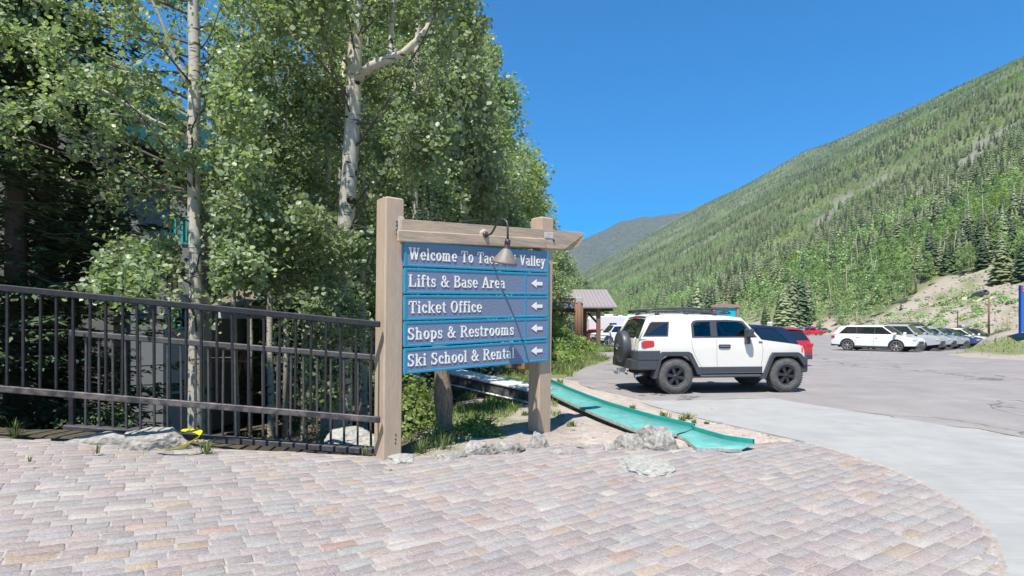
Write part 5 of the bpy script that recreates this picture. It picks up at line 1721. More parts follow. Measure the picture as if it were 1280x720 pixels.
# ---------------------------------------------------------------- buildings on the left behind the trees
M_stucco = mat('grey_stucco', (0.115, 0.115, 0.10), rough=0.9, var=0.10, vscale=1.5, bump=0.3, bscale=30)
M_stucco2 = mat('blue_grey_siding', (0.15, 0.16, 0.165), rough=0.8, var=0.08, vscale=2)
M_tealroof = mat('teal_roof_metal', (0.010, 0.075, 0.06), rough=0.45, var=0.1, vscale=3)
M_darkwin = mat('window_glass', (0.02, 0.025, 0.03), rough=0.05, spec=.8)
M_cream = mat('cream_wall', (0.62, 0.56, 0.42), rough=.85, var=.06)
M_greywh = mat('pale_wall', (0.55, 0.57, 0.58), rough=.85, var=.06)
M_tealtrim = mat('teal_trim', (0.01, 0.33, 0.34), rough=.5)
M_shingle = mat('brown_shingle', (.17, .135, .11), rough=.9, var=.3, vscale=6)
DB = 17.0
bld = thing('lodge_building', 'grey stucco lodge with teal metal roof behind the left aspens', 'building', (P(-10, 0, DB).x, DB, -1.9))
X0 = 0; X1 = P(192, 0, DB).x - P(-10, 0, DB).x; Xm = P(235, 0, DB).x - P(-10, 0, DB).x
Zb = 1.9
def zz(py, d=DB): return P(0, py, d).z + Zb
pk = P(88, 0, DB).x - P(-10, 0, DB).x
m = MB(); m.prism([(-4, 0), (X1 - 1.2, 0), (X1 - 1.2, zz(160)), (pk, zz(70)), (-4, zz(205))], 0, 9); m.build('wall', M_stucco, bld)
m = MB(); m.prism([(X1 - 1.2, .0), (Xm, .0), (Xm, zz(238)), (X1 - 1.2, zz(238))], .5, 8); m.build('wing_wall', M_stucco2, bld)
m = MB()
def roofslab(xa, za, xb, zb, y0, y1, t):
    d = Vector((xb - xa, zb - za)).normalized(); n_ = Vector((-d.y, d.x)) * t
    if n_.y < 0: n_ = -n_
    return [(xa, za), (xb, zb), (xb + n_.x, zb + n_.y), (xa + n_.x, za + n_.y)]
m.prism(roofslab(pk, zz(62), X1 - .25, zz(184), -1, 9, .16), -1.0, 9.5)
m.prism(roofslab(pk, zz(62), -4.8, zz(205), -1, 9, .16), -1.0, 9.5)
rf = m.build('roof', M_tealroof, bld)
m = MB(); m.prism(roofslab(pk, zz(62) - .26, X1 - .25, zz(184) - .26, 0, 0, .25), -1.05, -1.0); m.build('fascia', M_tealroof, rf)
for k in range(16):
    m = MB(); a = (pk, -.9 + k * .62, zz(62) + .20); b = (X1 - .3, -.9 + k * .62, zz(184) + .20)
    m.tube([a, b], .02, 4); m.build('roof_rib', M_tealroof, rf)
def window(parent, x0, z0, x1, z1, y, fm, gm=None, bars=1):
    m = MB()
    t = .07
    m.bbox(x0 - t, y - .05, z0 - t, x1 + t, y + .0, z0, .005); m.bbox(x0 - t, y - .05, z1, x1 + t, y, z1 + t, .005)
    m.bbox(x0 - t, y - .049, z0, x0, y, z1, .005); m.bbox(x1, y - .049, z0, x1 + t, y, z1, .005)
    for k in range(1, bars + 1):
        xx = x0 + (x1 - x0) * k / (bars + 1); m.box(xx - .02, y - .045, z0, xx + .02, y - .005, z1)
    w = m.build('window', fm, parent)
    m = MB(); m.box(x0, y - .012, z0, x1, y + .01, z1); m.build('pane', gm or M_darkwin, w)
def lx(px, d=DB): return P(px, 0, d).x - P(-10, 0, DB).x
window(bld, lx(153), zz(352), lx(172), zz(300), 0, M_brownd)
window(bld, lx(60), zz(150), lx(110), zz(118), 0, M_brownd)
window(bld, lx(198), zz(300), lx(206), zz(268), .5, M_tealtrim)
window(bld, lx(197), zz(365), lx(207), zz(325), .5, M_brownd, bars=1)
window(bld, lx(218), zz(300), lx(226), zz(268), .5, M_tealtrim)
window(bld, lx(120), zz(300), lx(135), zz(262), 0, M_brownd)
# lower white house with teal window further back
D5 = 15.6
h2 = thing('small_house', 'pale grey house with teal window frame and brown shingle roof seen through the railing', 'house', (P(212, 0, D5).x, D5, -2.4))
def l2(px): return P(px, 0, D5).x - P(212, 0, D5).x
def z2(py): return P(0, py, D5).z + 2.4
m = MB(); m.prism([(l2(204), 0), (l2(236), 0), (l2(236), z2(368)), (l2(204), z2(368))], 0, 1.2); m.build('wall', M_greywh, h2)
m = MB(); m.prism([(l2(237), z2(398)), (l2(284), z2(398)), (l2(284), z2(380)), (l2(237), z2(380))], 1.5, 2.5); m.build('wing_wall', M_greywh, h2)
m = MB(); m.add([(l2(238), 1.0, z2(381)), (l2(290), 1.0, z2(381)), (l2(278), 3, z2(352)), (l2(238), 3, z2(352)), (l2(238), 1.0, z2(384)), (l2(290), 1.0, z2(384))], [(0, 1, 2, 3), (0, 4, 5, 1)]); m.build('roof', M_shingle, h2)
window(h2, l2(221), z2(409), l2(234), z2(381), 0, M_tealtrim)
# cream house far behind
D6 = 52.0
h3 = thing('hillside_house', 'cream house with pale shingle roof glimpsed beside the left aspen trunk', 'house', (P(254, 0, D6).x, D6, -1.5))
def l3(px): return P(px, 0, D6).x - P(254, 0, D6).x
def z3(py): return P(0, py, D6).z + 1.5
m = MB(); m.prism([(0, 0), (l3(283), 0), (l3(283), z3(323)), (0, z3(323))], 0, 5); m.build('wall', M_cream, h3)
m = MB(); m.add([(l3(248), -.8, z3(325)), (l3(289), -.8, z3(325)), (l3(275), 2.5, z3(303)), (l3(248), 2.5, z3(303)), (l3(248), -.8, z3(328)), (l3(289), -.8, z3(328))], [(0, 1, 2, 3), (0, 4, 5, 1)]); m.build('roof', M_shingle, h3)
window(h3, l3(276), z3(337), l3(281), z3(326), 0, M_tealtrim)
# picnic bench
def bench(label, px, py, d, rz):
    a = P(px, py, d)
    b = thing('picnic_table', label, 'table', a, rz)
    mm = mat('red_brown_wood', (.34, .20, .15), rough=.7, var=.2)
    for k in range(5): m = MB(); m.bbox(-.9, -.38 + k * .155, .72, .9, -.24 + k * .155, .76, .005); m.build('tabletop_board', mm, b)
    for y in (-.75, .62): m = MB(); m.bbox(-.9, y, .42, .9, y + .25, .46, .005); m.build('seat', mm, b)
    for x in (-.6, .6):
        for s in (-1, 1): m = MB(); m.tube([(x, s * .65, 0), (x, s * .15, .72)], .045, 4); m.build('leg', mm, b)
        m = MB(); m.bbox(x - .03, -.75, .36, x + .03, .87, .42, .004); m.build('crossbar', mm, b)
bench('reddish wooden picnic table seen through the lower railing', 276, 468, 17, R(15))
# porch railing of reddish wood
pr = thing('porch_railing', 'reddish wooden porch railing seen through the railings near the aspen trunk', 'railing', P(258, 452, 21))
mm = mat('porch_wood', (.33, .21, .17), rough=.8, var=.2)
for z in (0, .55, .95): m = MB(); m.bbox(0, -.03, z, 1.6, .03, z + .08, .005); m.build('rail', mm, pr)
for k in range(9): m = MB(); m.bbox(.05 + k * .18, -.02, .05, .10 + k * .18, .02, .95, .004); m.build('slat', mm, pr)

# ---------------------------------------------------------------- stones, shrubs and track on the cut bank
rb = random.Random(44)
ico = bmesh.new(); bmesh.ops.create_icosphere(ico, subdivisions=1, radius=1); iv0 = [v.co.copy() for v in ico.verts]; if0 = [[v.index for v in f.verts] for f in ico.faces]; ico.free()
sv, sf = [], []
k = 0
while k < 2600:
    px = rb.uniform(1075, 1330); y = rb.uniform(85, 175); x = (px - 640) / F * y
    X = valley_x(x, y)
    if X < XB - 4 or X > XB + bank_w(px, x, y) + 3: continue
    k += 1
    s_ = .10 + .5 * rb.random() ** 5; z = H(x, y); o_ = len(sv)
    for v in iv0:
        q = v * s_ * (1 + .35 * noise.noise(v + Vector((k, 0, 0)))); sv.append((x + q.x * 1.3, y + q.y, z + q.z * .8))
    sf += [[i + o_ for i in f] for f in if0]
tag(obj('scree_stones', mesh_np('scree_stones', sv, np.array(sf), mat('scree_stone', (.36, .32, .27), rough=.95, var=.2, vscale=1))), 'loose stones scattered over the tan cut bank', kind='stuff')
pts = []
for i in range(38):
    t_ = i / 37
    px = 1190 + 100 * t_; py = 384 - 26 * t_ if False else 0
rows_ = [(1150, 386), (1170, 381), (1186, 378), (1200, 376.5), (1225, 376), (1250, 375)]
tv, tf = [], []
fine = []
for a, b in zip(rows_, rows_[1:]):
    for j in range(6): fine.append((a[0] + (b[0]-a[0])*j/6, a[1] + (b[1]-a[1])*j/6))
for (px, py) in fine:
    x, y = on_slope(px, py)
    for dy in (-1.3, 1.3):
        tv.append((x + dy * .75, y - dy * .3, H(x + dy * .75, y - dy * .3) + .12))
for i in range(len(fine) - 1): tf.append((2*i, 2*i+1, 2*i+3, 2*i+2))
tag(obj('track', mesh_np('track', tv, np.array(tf), mat('track_dirt', (.45, .40, .30), rough=.95, var=.15, vscale=.5), smooth=True)), 'pale dirt track crossing the cut bank', kind='structure')
# ---------------------------------------------------------------- leaves, branches, trees
M_leaf = leaf_mat('aspen_leaf', (0.13, 0.19, 0.085), (0.36, 0.42, 0.26), rough=0.42, trans=0.35, spec=.45)
M_leafg = leaf_mat('grey_green_leaf', (0.14, 0.195, 0.115), (0.38, 0.43, 0.31), rough=0.42, trans=0.32, spec=.45)
M_bushy = leaf_mat('bush_leaf', (0.14, 0.21, 0.05), (0.28, 0.36, 0.11), rough=0.5, trans=0.3)
M_needle = leaf_mat('spruce_needles', (0.046, 0.081, 0.039), (0.130, 0.182, 0.091), rough=0.6, trans=0.12)
M_needle2 = leaf_mat('fir_needles', (0.155, 0.189, 0.099), (0.336, 0.379, 0.217), rough=0.6, trans=0.2, objvar=0.3)
M_aspfar = leaf_mat('distant_aspen_leaf', (0.212, 0.305, 0.149), (0.384, 0.497, 0.260), rough=0.6, trans=0.25, objvar=0.22)
M_limef = leaf_mat('lime_leaf', (0.22, 0.31, 0.09), (0.38, 0.46, 0.18), rough=0.6, trans=0.25, objvar=0.2)
M_grass = leaf_mat('grass_blade', (0.10, 0.16, 0.04), (0.24, 0.27, 0.11), rough=0.6, trans=0.2)
M_twig = mat('twig_bark', (0.10, 0.085, 0.065), rough=0.9, var=0.2, vscale=8)
def bark():
    m = mat('aspen_bark', (0.44, 0.41, 0.335), rough=0.8, var=0.12, vscale=2.5, bump=0.3, bscale=18)
    n, l = nodes_of(m); b = n['Principled BSDF']
    src = b.inputs['Base Color'].links[0].from_socket
    tc = n.new('ShaderNodeTexCoord'); mp = n.new('ShaderNodeMapping'); mp.inputs['Scale'].default_value = (3.5, 3.5, 14)
    l.new(tc.outputs['Object'], mp.inputs[0])
    nz = n.new('ShaderNodeTexNoise'); nz.inputs['Scale'].default_value = 1.4; nz.inputs['Detail'].default_value = 4; l.new(mp.outputs[0], nz.inputs['Vector'])
    mr = n.new('ShaderNodeMapRange'); mr.inputs[1].default_value = .60; mr.inputs[2].default_value = .66; l.new(nz.outputs[0], mr.inputs[0])
    mp2 = n.new('ShaderNodeMapping'); mp2.inputs['Scale'].default_value = (2.2, 2.2, 1.5); l.new(tc.outputs['Object'], mp2.inputs[0])
    vo = n.new('ShaderNodeTexVoronoi'); vo.inputs['Scale'].default_value = 1.6; l.new(mp2.outputs[0], vo.inputs['Vector'])
    mr2 = n.new('ShaderNodeMapRange'); mr2.inputs[1].default_value = .10; mr2.inputs[2].default_value = .16; mr2.inputs[3].default_value = 1; mr2.inputs[4].default_value = 0; l.new(vo.outputs['Distance'], mr2.inputs[0])
    mx0 = n.new('ShaderNodeMath'); mx0.operation = 'MAXIMUM'; l.new(mr.outputs[0], mx0.inputs[0]); l.new(mr2.outputs[0], mx0.inputs[1])
    mx = n.new('ShaderNodeMix'); mx.data_type = 'RGBA'; l.new(mx0.outputs[0], mx.inputs[0]); l.new(src, mx.inputs[6]); mx.inputs[7].default_value = (.05, .045, .04, 1)
    l.new(mx.outputs[2], b.inputs['Base Color'])
    return m
M_bark = bark()

def leaf_cloud(C, size, name, m, quad=False, hang=0.5, seed=0, jitter=0.25, up=0.9):
    """C (n,3) leaf positions -> folded leaves. quad: a single bent diamond of two triangles"""
    g = np.random.default_rng(seed)
    n = len(C)
    # leaf normals: spread about up and outwards
    nrm = g.normal(size=(n, 3)); nrm[:, 2] += up; nrm[:, 1] -= 0.35
    nrm /= np.linalg.norm(nrm, axis=1)[:, None]
    t = g.normal(size=(n, 3)); t[:, 2] -= hang
    t -= nrm * (t * nrm).sum(1)[:, None]; t /= np.linalg.norm(t, axis=1)[:, None]
    s = np.cross(nrm, t)
    k = (size * (1 + jitter * g.normal(size=n)).clip(.5, 1.6))[:, None]
    if quad:
        V = np.stack([C - t*k*.5, C + s*k*.48 + nrm*k*.10, C + t*k*.5, C - s*k*.48 + nrm*k*.10], 1).reshape(-1, 3)
        Fq = (np.arange(n)[:, None] * 4 + np.arange(4)[None])
        tone = np.repeat(g.beta(2.8, 3, n), 4)
        return mesh_np(name, V, Fq, m, tone=tone)
    V = np.stack([C - t*k*.48, C - t*k*.22 + s*k*.42 + nrm*k*.08, C + t*k*.18 + s*k*.44 + nrm*k*.08, C + t*k*.58, C + t*k*.18 - s*k*.44 + nrm*k*.08, C - t*k*.22 - s*k*.42 + nrm*k*.08], 1).reshape(-1, 3)
    b = np.arange(n)[:, None] * 6
    Fq = np.concatenate([b + np.array([[0, 1, 2, 3]]), b + np.array([[0, 3, 4, 5]])])
    tone = np.repeat(g.beta(2.8, 3, n), 6)
    return mesh_np(name, V, Fq, m, tone=tone)

def bez(a, b, sag, rr, n=8, wob=.1):
    a, b = Vector(a), Vector(b)
    L = (b - a).length
    out = []
    ph = rr.uniform(0, 6)
    o1 = Vector((rr.uniform(-1, 1), rr.uniform(-1, 1), rr.uniform(-1, 1))) * wob * L
    for i in range(n + 1):
        t = i / n
        p = a.lerp(b, t) + Vector((0, 0, 1)) * sag * L * math.sin(t * PI) + o1 * math.sin(t * PI) + Vector((math.sin(ph + t * 9), math.cos(ph + t * 8), 0)) * .02 * L * t
        out.append(p)
    return out

def grow(trunk, targets, rr, leaf_n, spread, mb, r0=.028, twigs=5, leaf_from=.25):
    """limbs from the trunk polyline to targets, twigs along them; returns leaf centres"""
    C = []
    limbs = []
    targets = [Vector(T) for T in targets]
    axis = sum(trunk, Vector()) / len(trunk)
    for n_t, T in enumerate(targets):
        # every few targets a limb leaves the trunk, the others fork from a limb nearby
        if n_t > 8 and n_t % 6:
            bl = None
            for q in limbs:
                for i in range(2, 7):
                    dd = (q[i] - T).length + .35 * max(0, q[i].z - T.z + .1)
                    if (q[i] - trunk[0]).xy.length > (T - trunk[0]).xy.length + .2: dd += .5
                    if bl is None or dd < bl[0]: bl = (dd, q[i])
            src_pt = bl[1]
        else: src_pt = None
        best = None
        for i, p in enumerate(trunk):
            horiz = math.hypot(p.x - T.x, p.y - T.y)
            want = T.z - horiz * rr.uniform(.15, .75)
            q = abs(p.z - want)
            if best is None or q < best[0]: best = (q, i)
        a = trunk[best[1]] if src_pt is None else src_pt
        L = (T - a).length
        pts = bez(a, T, rr.uniform(-.02, .10), rr, 7, .09)
        limbs.append(pts)
        r = r0 * min(1.0, .35 + L / 5) if src_pt is None else r0 * .45 * min(1, .5 + L / 3)
        mb.tube(pts, [r * (1 - .82 * i / 7) for i in range(8)], 5, caps=False)
        for k in range(twigs):
            t = leaf_from + (1 - leaf_from) * (k + rr.random()) / twigs
            i = min(6, int(t * 7)); p = pts[i].lerp(pts[i+1], t * 7 - i)
            d = Vector((rr.gauss(0, 1), rr.gauss(0, 1), rr.gauss(-.1, .7))).normalized() * rr.uniform(.4, 1.0) * spread * 2.2
            e = p + d
            q = bez(p, e, .05, rr, 3, .1)
            mb.tube(q, [.006, .005, .004, .002], 3, caps=False)
            for j in range(leaf_n):
                u = (j + .5) / leaf_n * 1.1
                c = p.lerp(e, u)
                C.append((c.x + rr.gauss(0, spread * .42), c.y + rr.gauss(0, spread * .42), c.z + rr.gauss(0, spread * .40) - .03))
    return C

def taper_trunk(pts, radii, sides=14, seed=0):
    mb = MB()
    # resample
    P2, R2 = [], []
    for i in range(len(pts) - 1):
        a, b = Vector(pts[i]), Vector(pts[i+1])
        k = max(2, int((b - a).length / .25))
        for j in range(k):
            t = j / k
            p = a.lerp(b, t); p += Vector((vnoise(p.z, seed, .5), vnoise(p.z, seed + 9, .5), 0)) * .05
            P2.append(p); R2.append((radii[i] + (radii[i+1] - radii[i]) * t) * (1 + .05 * vnoise(p.z, seed, 2.3)))
    P2.append(Vector(pts[-1])); R2.append(radii[-1])
    mb.tube(P2, R2, sides)
    return mb, P2

def near_tree(label, base, top, r0, r1, targets, leaf_n, size, spread, seed, extra=None, lean=None, quad=False, twigs=6, knots=0, lm=None, mids=(), clear=None):
    rr = random.Random(seed)
    t = thing('aspen_tree', label, 'tree', (base[0], base[1], base[2]))
    o = Vector(base)
    pts = [Vector((0, 0, -.3))] + [Vector(q) - o for q in mids] + [Vector(top) - o]
    rad = [r0 * 1.1] + [r0 + (r1 - r0) * (k + 1) / (len(mids) + 1) for k in range(len(mids))] + [r1]
    mb, pl = taper_trunk(pts, rad, 16, seed)
    mb.build('trunk', M_bark, t)
    bm_ = MB()
    tg = [Vector(q) - o for q in targets]
    C = grow(pl, tg, rr, leaf_n, spread, bm_, twigs=twigs)
    if clear:
        C = [c for c in C if not clear(c[0] + o.x, c[1] + o.y, c[2] + o.z, rr)]
    if extra:
        for (lp, lr, m_) in extra:
            q = MB(); lp = [Vector(p) - o for p in lp]
            fine = []
            for a, b in zip(lp, lp[1:]):
                for j in range(5): fine.append(a.lerp(b, j / 5))
            fine.append(lp[-1])
            q.tube(fine, [lr[0] + (lr[1] - lr[0]) * i / (len(fine) - 1) for i in range(len(fine))], 10)
            q.build('limb', m_, t)
    bm_.build('branches', M_twig, t, ) if bm_.v else None
    obj('crown', leaf_cloud(np.array(C), size, 'crown', lm or M_leaf, quad, seed=seed), t)
    return t, len(C)

def rnd_targets(rr, n, pxr, pyr, dr, rej=None):
    out = []
    while len(out) < n:
        px, py, d = rr.uniform(*pxr), rr.uniform(*pyr), rr.uniform(*dr)
        if rej and rej(px, py, rr): continue
        out.append(P(px, py, d))
    return out
rr = random.Random(11)
# T1: the slim trunk at photo column 245
def rej1(px, py, r):
    if 95 < px < 235 and 235 < py < 300 and r.random() < .8: return True      # the building shows here
    if px < 170 and py > 210 and r.random() < .82: return True
    if px < 100 and py > 120 and r.random() < .45: return True
    if 225 < px < 262 and r.random() < .75: return True
    return False
tg = rnd_targets(rr, 120, (-70, 330), (-90, 215), (7.6, 11.5), rej1) + rnd_targets(rr, 52, (110, 330), (215, 350), (7.8, 10.6), rej1) + rnd_targets(rr, 10, (95, 215), (335, 372), (7.6, 8.6))
t1 = near_tree('slim aspen with straight cream trunk rising behind the railing near the yellow tape', P(246, 0, 9.6).xy.to_3d() + Vector((0, 0, -1.7)), P(243, -190, 9.9), .13, .075, tg, 32, .066, .22, 21,
    mids=[P(245, 400, 9.6), P(244, 200, 9.65), P(241, 20, 9.75)],
    clear=lambda x, y, z, r: y < 9.75 and 226 < 640 + F*x/y < 262 and (20 < 400 - F*(z-CH)/y < 185 or 250 < 400 - F*(z-CH)/y < 600) and r.random() < .88 or (lambda s: -1.4 < z - s < 3.4 and abs(x + .17 * s + 5.33) < .26 and s > 0 and r.random() < .85)((9.6 - y) / .47),
    extra=[([P(243, 182, 9.7), P(222, 165, 9.6), P(190, 150, 9.4), P(150, 125, 9.2), P(120, 108, 9.1), P(85, 100, 9)], (.045, .012), M_bark),
           ([P(243, 118, 9.7), P(232, 100, 9.6), P(215, 65, 9.5), P(205, 35, 9.4), P(190, 0, 9.3), P(182, -30, 9.2)], (.05, .015), M_bark),
           ([P(243, 178, 9.7), P(215, 160, 9.3), P(175, 146, 9.0), P(130, 142, 8.8)], (.03, .01), M_bark)])
# T2: the thick trunk behind the sign post
def rej2(px, py, r):
    if 425 < px < 462 and 55 < py < 290 and r.random() < .93: return True
    if 455 < px < 540 and 20 < py < 100 and r.random() < .8: return True
    return False
tg = rnd_targets(rr, 95, (300, 600), (-130, 60), (7.8, 11.5), rej2) + rnd_targets(rr, 60, (270, 560), (60, 240), (9.9, 12.5), rej2) + rnd_targets(rr, 46, (270, 470), (225, 400), (8.0, 11), rej2) + rnd_targets(rr, 12, (505, 560), (150, 215), (8.4, 9.4)) + rnd_targets(rr, 14, (380, 468), (400, 500), (8.6, 11))
t2 = near_tree('thick pale aspen with a broken knot and bent limb rising behind the left sign post', P(428, 0, 9.7).xy.to_3d() + Vector((0, 0, -1.7)), P(447, -180, 9.9), .155, .11, tg, 32, .066, .22, 33,
    mids=[P(427, 400, 9.7), P(433, 290, 9.7), P(440, 150, 9.7), P(443, 30, 9.8)],
    clear=lambda x, y, z, r: y < 9.8 and ((420 < 640 + F*x/y < 462 and 50 < 400 - F*(z-CH)/y < 290) or (455 < 640 + F*x/y < 538 and 28 < 400 - F*(z-CH)/y < 105)) and r.random() < .9 or (lambda s: 2.5 < z - s < 6.6 and abs(x + .17 * s + 2.75) < .24 and s > 0 and r.random() < .6)((9.7 - y) / .47),
    extra=[([P(446, 100, 9.7), P(462, 84, 9.5), P(485, 74, 9.4), P(505, 66, 9.4), P(520, 52, 9.4), P(534, 36, 9.4), P(543, 12, 9.45), P(550, -25, 9.5), P(553, -70, 9.6)], (.085, .028), M_bark),
           ([P(487, 72, 9.4), P(488, 55, 9.45), P(490, 25, 9.5), P(496, -20, 9.5)], (.05, .035), M_bark),
           ([P(441, 155, 9.7), P(455, 154, 9.5), P(472, 153, 9.4), P(490, 146, 9.3)], (.03, .012), M_twig)])
# broken stub and dark knots on the thick trunk
kn = MB()
o2 = Vector(t2[0].location)
for (px, py, s) in ((440, 251, .085), (433, 146, .03), (434, 202, .028), (437, 203, .02), (447, 103, .05), (436, 297, .03)):
    p = P(px, py, 9.5) - o2
    bm = bmesh.new(); bmesh.ops.create_icosphere(bm, subdivisions=2, radius=s)
    for v in bm.verts: v.co.z *= .65; v.co *= 1 + .35 * noise.noise(v.co * 20); v.co += p
    kn.bm(bm)
kn.build('knot', mat('dark_knot', (.035, .03, .028), rough=.9, bump=.5, bscale=40), t2[0])
# slender neighbours
slim = [(405, 12.5, 'slender aspen just left of the thick pale trunk', .10, (335, 470), (-60, 340)), (338, 13.5, 'thin aspen midway between the two large trunks', .08, (280, 400), (-40, 370)),
        (296, 15.5, 'thin dark stemmed aspen right of the slim cream trunk', .08, (250, 345), (-20, 300)), (380, 17, 'thin aspen deep behind the railing left of the sign post', .10, (320, 440), (-20, 400)),
        (455, 14, 'aspen hidden close behind the left sign post', .10, (440, 540), (-20, 330)), (522, 13.5, 'aspen standing behind the first sign board', .10, (470, 560), (60, 420))]
for i, (px, d, lab, r_, xr_, yr_) in enumerate(slim):
    tg = rnd_targets(rr, 70, xr_, yr_, (d - 1.6, d + 1.8))
    near_tree(lab, Vector((P(px, 0, d).x, d, H(P(px, 0, d).x, d))), P(px + rr.uniform(-12, 12), -120, d + .3), r_, r_ * .5, tg, 17, .075, .26, 50 + i, quad=True, mids=[P(px + rr.uniform(-5, 5), 380, d), P(px + rr.uniform(-8, 8), 180, d)], lm=M_leafg if i % 2 else M_leaf)
# a few thin bare stems seen in the shade behind the railing
for i, (px, d) in enumerate(((312, 19), (356, 16), (392, 20), (412, 18), (300, 24), (330, 27), (425, 16))):
    x = P(px, 0, d).x
    m = MB(); z0 = H(x, d)
    m.tube([(x, d, z0 - .3), (x + .05, d, z0 + 3), (x - .06, d, z0 + 7), (x + .1, d, z0 + 11)], [.09, .08, .07, .05], 8)
    tag(m.build('tree_stem', M_bark), 'thin pale tree stem in the shade behind the lower railing', 'tree', 'thin stems in the shade')

# ---- mid-distance aspens with shared crowns
def crown_mesh(seed, n, size, h0=.12, kind='aspen', lm=None):
    """crown of unit height 1 (z) and unit radius 1"""
    g = np.random.default_rng(seed)
    ncl = 90
    out = []
    ztop = 1.0
    k = 0
    while k < ncl:
        z = g.uniform(h0, 1)
        a = g.uniform(0, 2 * PI)
        f = (z - h0) / (1 - h0)
        prof = (min(1, f / .22) ** .6) * (1 - f) ** .55 * 1.25 + .03
        rad = prof * math.sqrt(g.uniform(.15, 1)) * g.uniform(.75, 1.12)
        c = np.array([rad * math.cos(a), rad * math.sin(a), z])
        m_ = int(n / ncl)
        rr_ = g.uniform(.16, .30)
        q = g.normal(size=(m_, 3)); q /= np.linalg.norm(q, axis=1)[:, None]
        q *= (g.uniform(0, 1, m_) ** .45)[:, None] * rr_
        q[:, 2] *= .22
        out.append(c + q)
        k += 1
    return np.concatenate(out)
ASP = []
for s in range(5):
    C = crown_mesh(200 + s, 21000, .1)
    C[:, :2] *= 2.3; C[:, 2] *= 12.0
    me = leaf_cloud(C, .115, 'crown', M_leafg if s % 2 else M_leaf, True, seed=300 + s)
    # limbs
    rr2 = random.Random(s)
    mb = MB(); tp = [Vector((0, 0, -.5)), Vector((.05, .05, 4)), Vector((-.06, .02, 8)), Vector((0, 0, 11.6))]
    mb.tube(tp, [.15, .12, .08, .02], 8)
    for k in range(26):
        z = rr2.uniform(2, 10.5); a = rr2.uniform(0, 2 * PI); L = (1 - (z / 13)) * 2.3
        p0 = Vector((0, 0, z)); p1 = p0 + Vector((math.cos(a) * L, math.sin(a) * L, L * rr2.uniform(.2, .7)))
        mb.tube([p0, p0.lerp(p1, .5) + Vector((0, 0, .1)), p1], [.035, .02, .006], 4, caps=False)
    ASP.append((me, mb.mesh('trunk', M_bark)))
def put_aspen(x, y, z, h, label, i, wide=1.0, group=None, cat='tree'):
    t = thing('aspen_tree', label, cat, (x, y, z), random.uniform(0, 6), group)
    s = h / 12.0
    sc = (s * wide, s * wide, s)
    me, tr = ASP[i % 5]
    obj('crown', me, t, scale=sc); obj('trunk', tr, t, scale=sc)
    return t
line = [(500, 17, 14, 1.0), (548, 18, 15, .95), (520, 24, 16, 1.15), (578, 22, 14.2, 1.05), (600, 28, 15.5, 1.2), (470, 20, 15, 1.1), (560, 30, 16, 1.3), (622, 34, 14.4, 1.35), (645, 40, 13.6, 1.4), (662, 47, 12.9, 1.45), (625, 45, 14.5, 1.4), (680, 54, 12.0, 1.5),
        (697, 62, 11.2, 1.5), (712, 72, 9.8, 1.5), (728, 82, 8.6, 1.7), (745, 95, 8.0, 1.9), (660, 62, 12.5, 1.5), (440, 26, 16, 1.2), (395, 30, 15, 1.3), (684, 52, 6.5, 1.0), (655, 38, 5.0, 1.2), (708, 62, 6.0, 1.5), (425, 45, 17, 1.3), (330, 48, 13, 1.5), (350, 34, 15, 1.1)]
labs = ['tall aspen directly behind the sign beam', 'grey green aspen above the middle of the sign boards', 'broad aspen behind the sign with its top out of frame', 'aspen whose crown meets the sky right of the sign lamp', 'full aspen on the skyline side of the grove',
        'tall aspen just right of the thick pale trunk', 'wide aspen in the second rank behind the sign', 'aspen on the sky edge of the grove, higher of the middle pair', 'aspen on the sky edge of the grove above the right sign post', 'aspen on the sky edge just right of the right sign post', 'large aspen filling the gap behind the right sign post',
        'rounded aspen above the end of the sign beam', 'smaller aspen beyond the end of the sign beam', 'aspen standing left of the shelter roof', 'low aspen behind the shelter roof', 'last low aspen of the grove at the hillside foot', 'aspen in the rear rank left of the shelter', 'aspen in the rear rank left of the sign', 'aspen deep behind the railing in the rear rank',
        'young bushy aspen beside the shelter', 'young leafy aspen between the right sign post and the shelter', 'small bushy aspen behind the shelter', 'tall aspen of the far rank behind the thick pale trunk', 'far aspen beyond the railing by the cream house', 'aspen behind the lit spruce through the railing']
for i, ((px, d, h, w), lab) in enumerate(zip(line, labs)):
    x = P(px, 0, d).x
    put_aspen(x, d, H(x, d) - .2, h, lab, i, w)

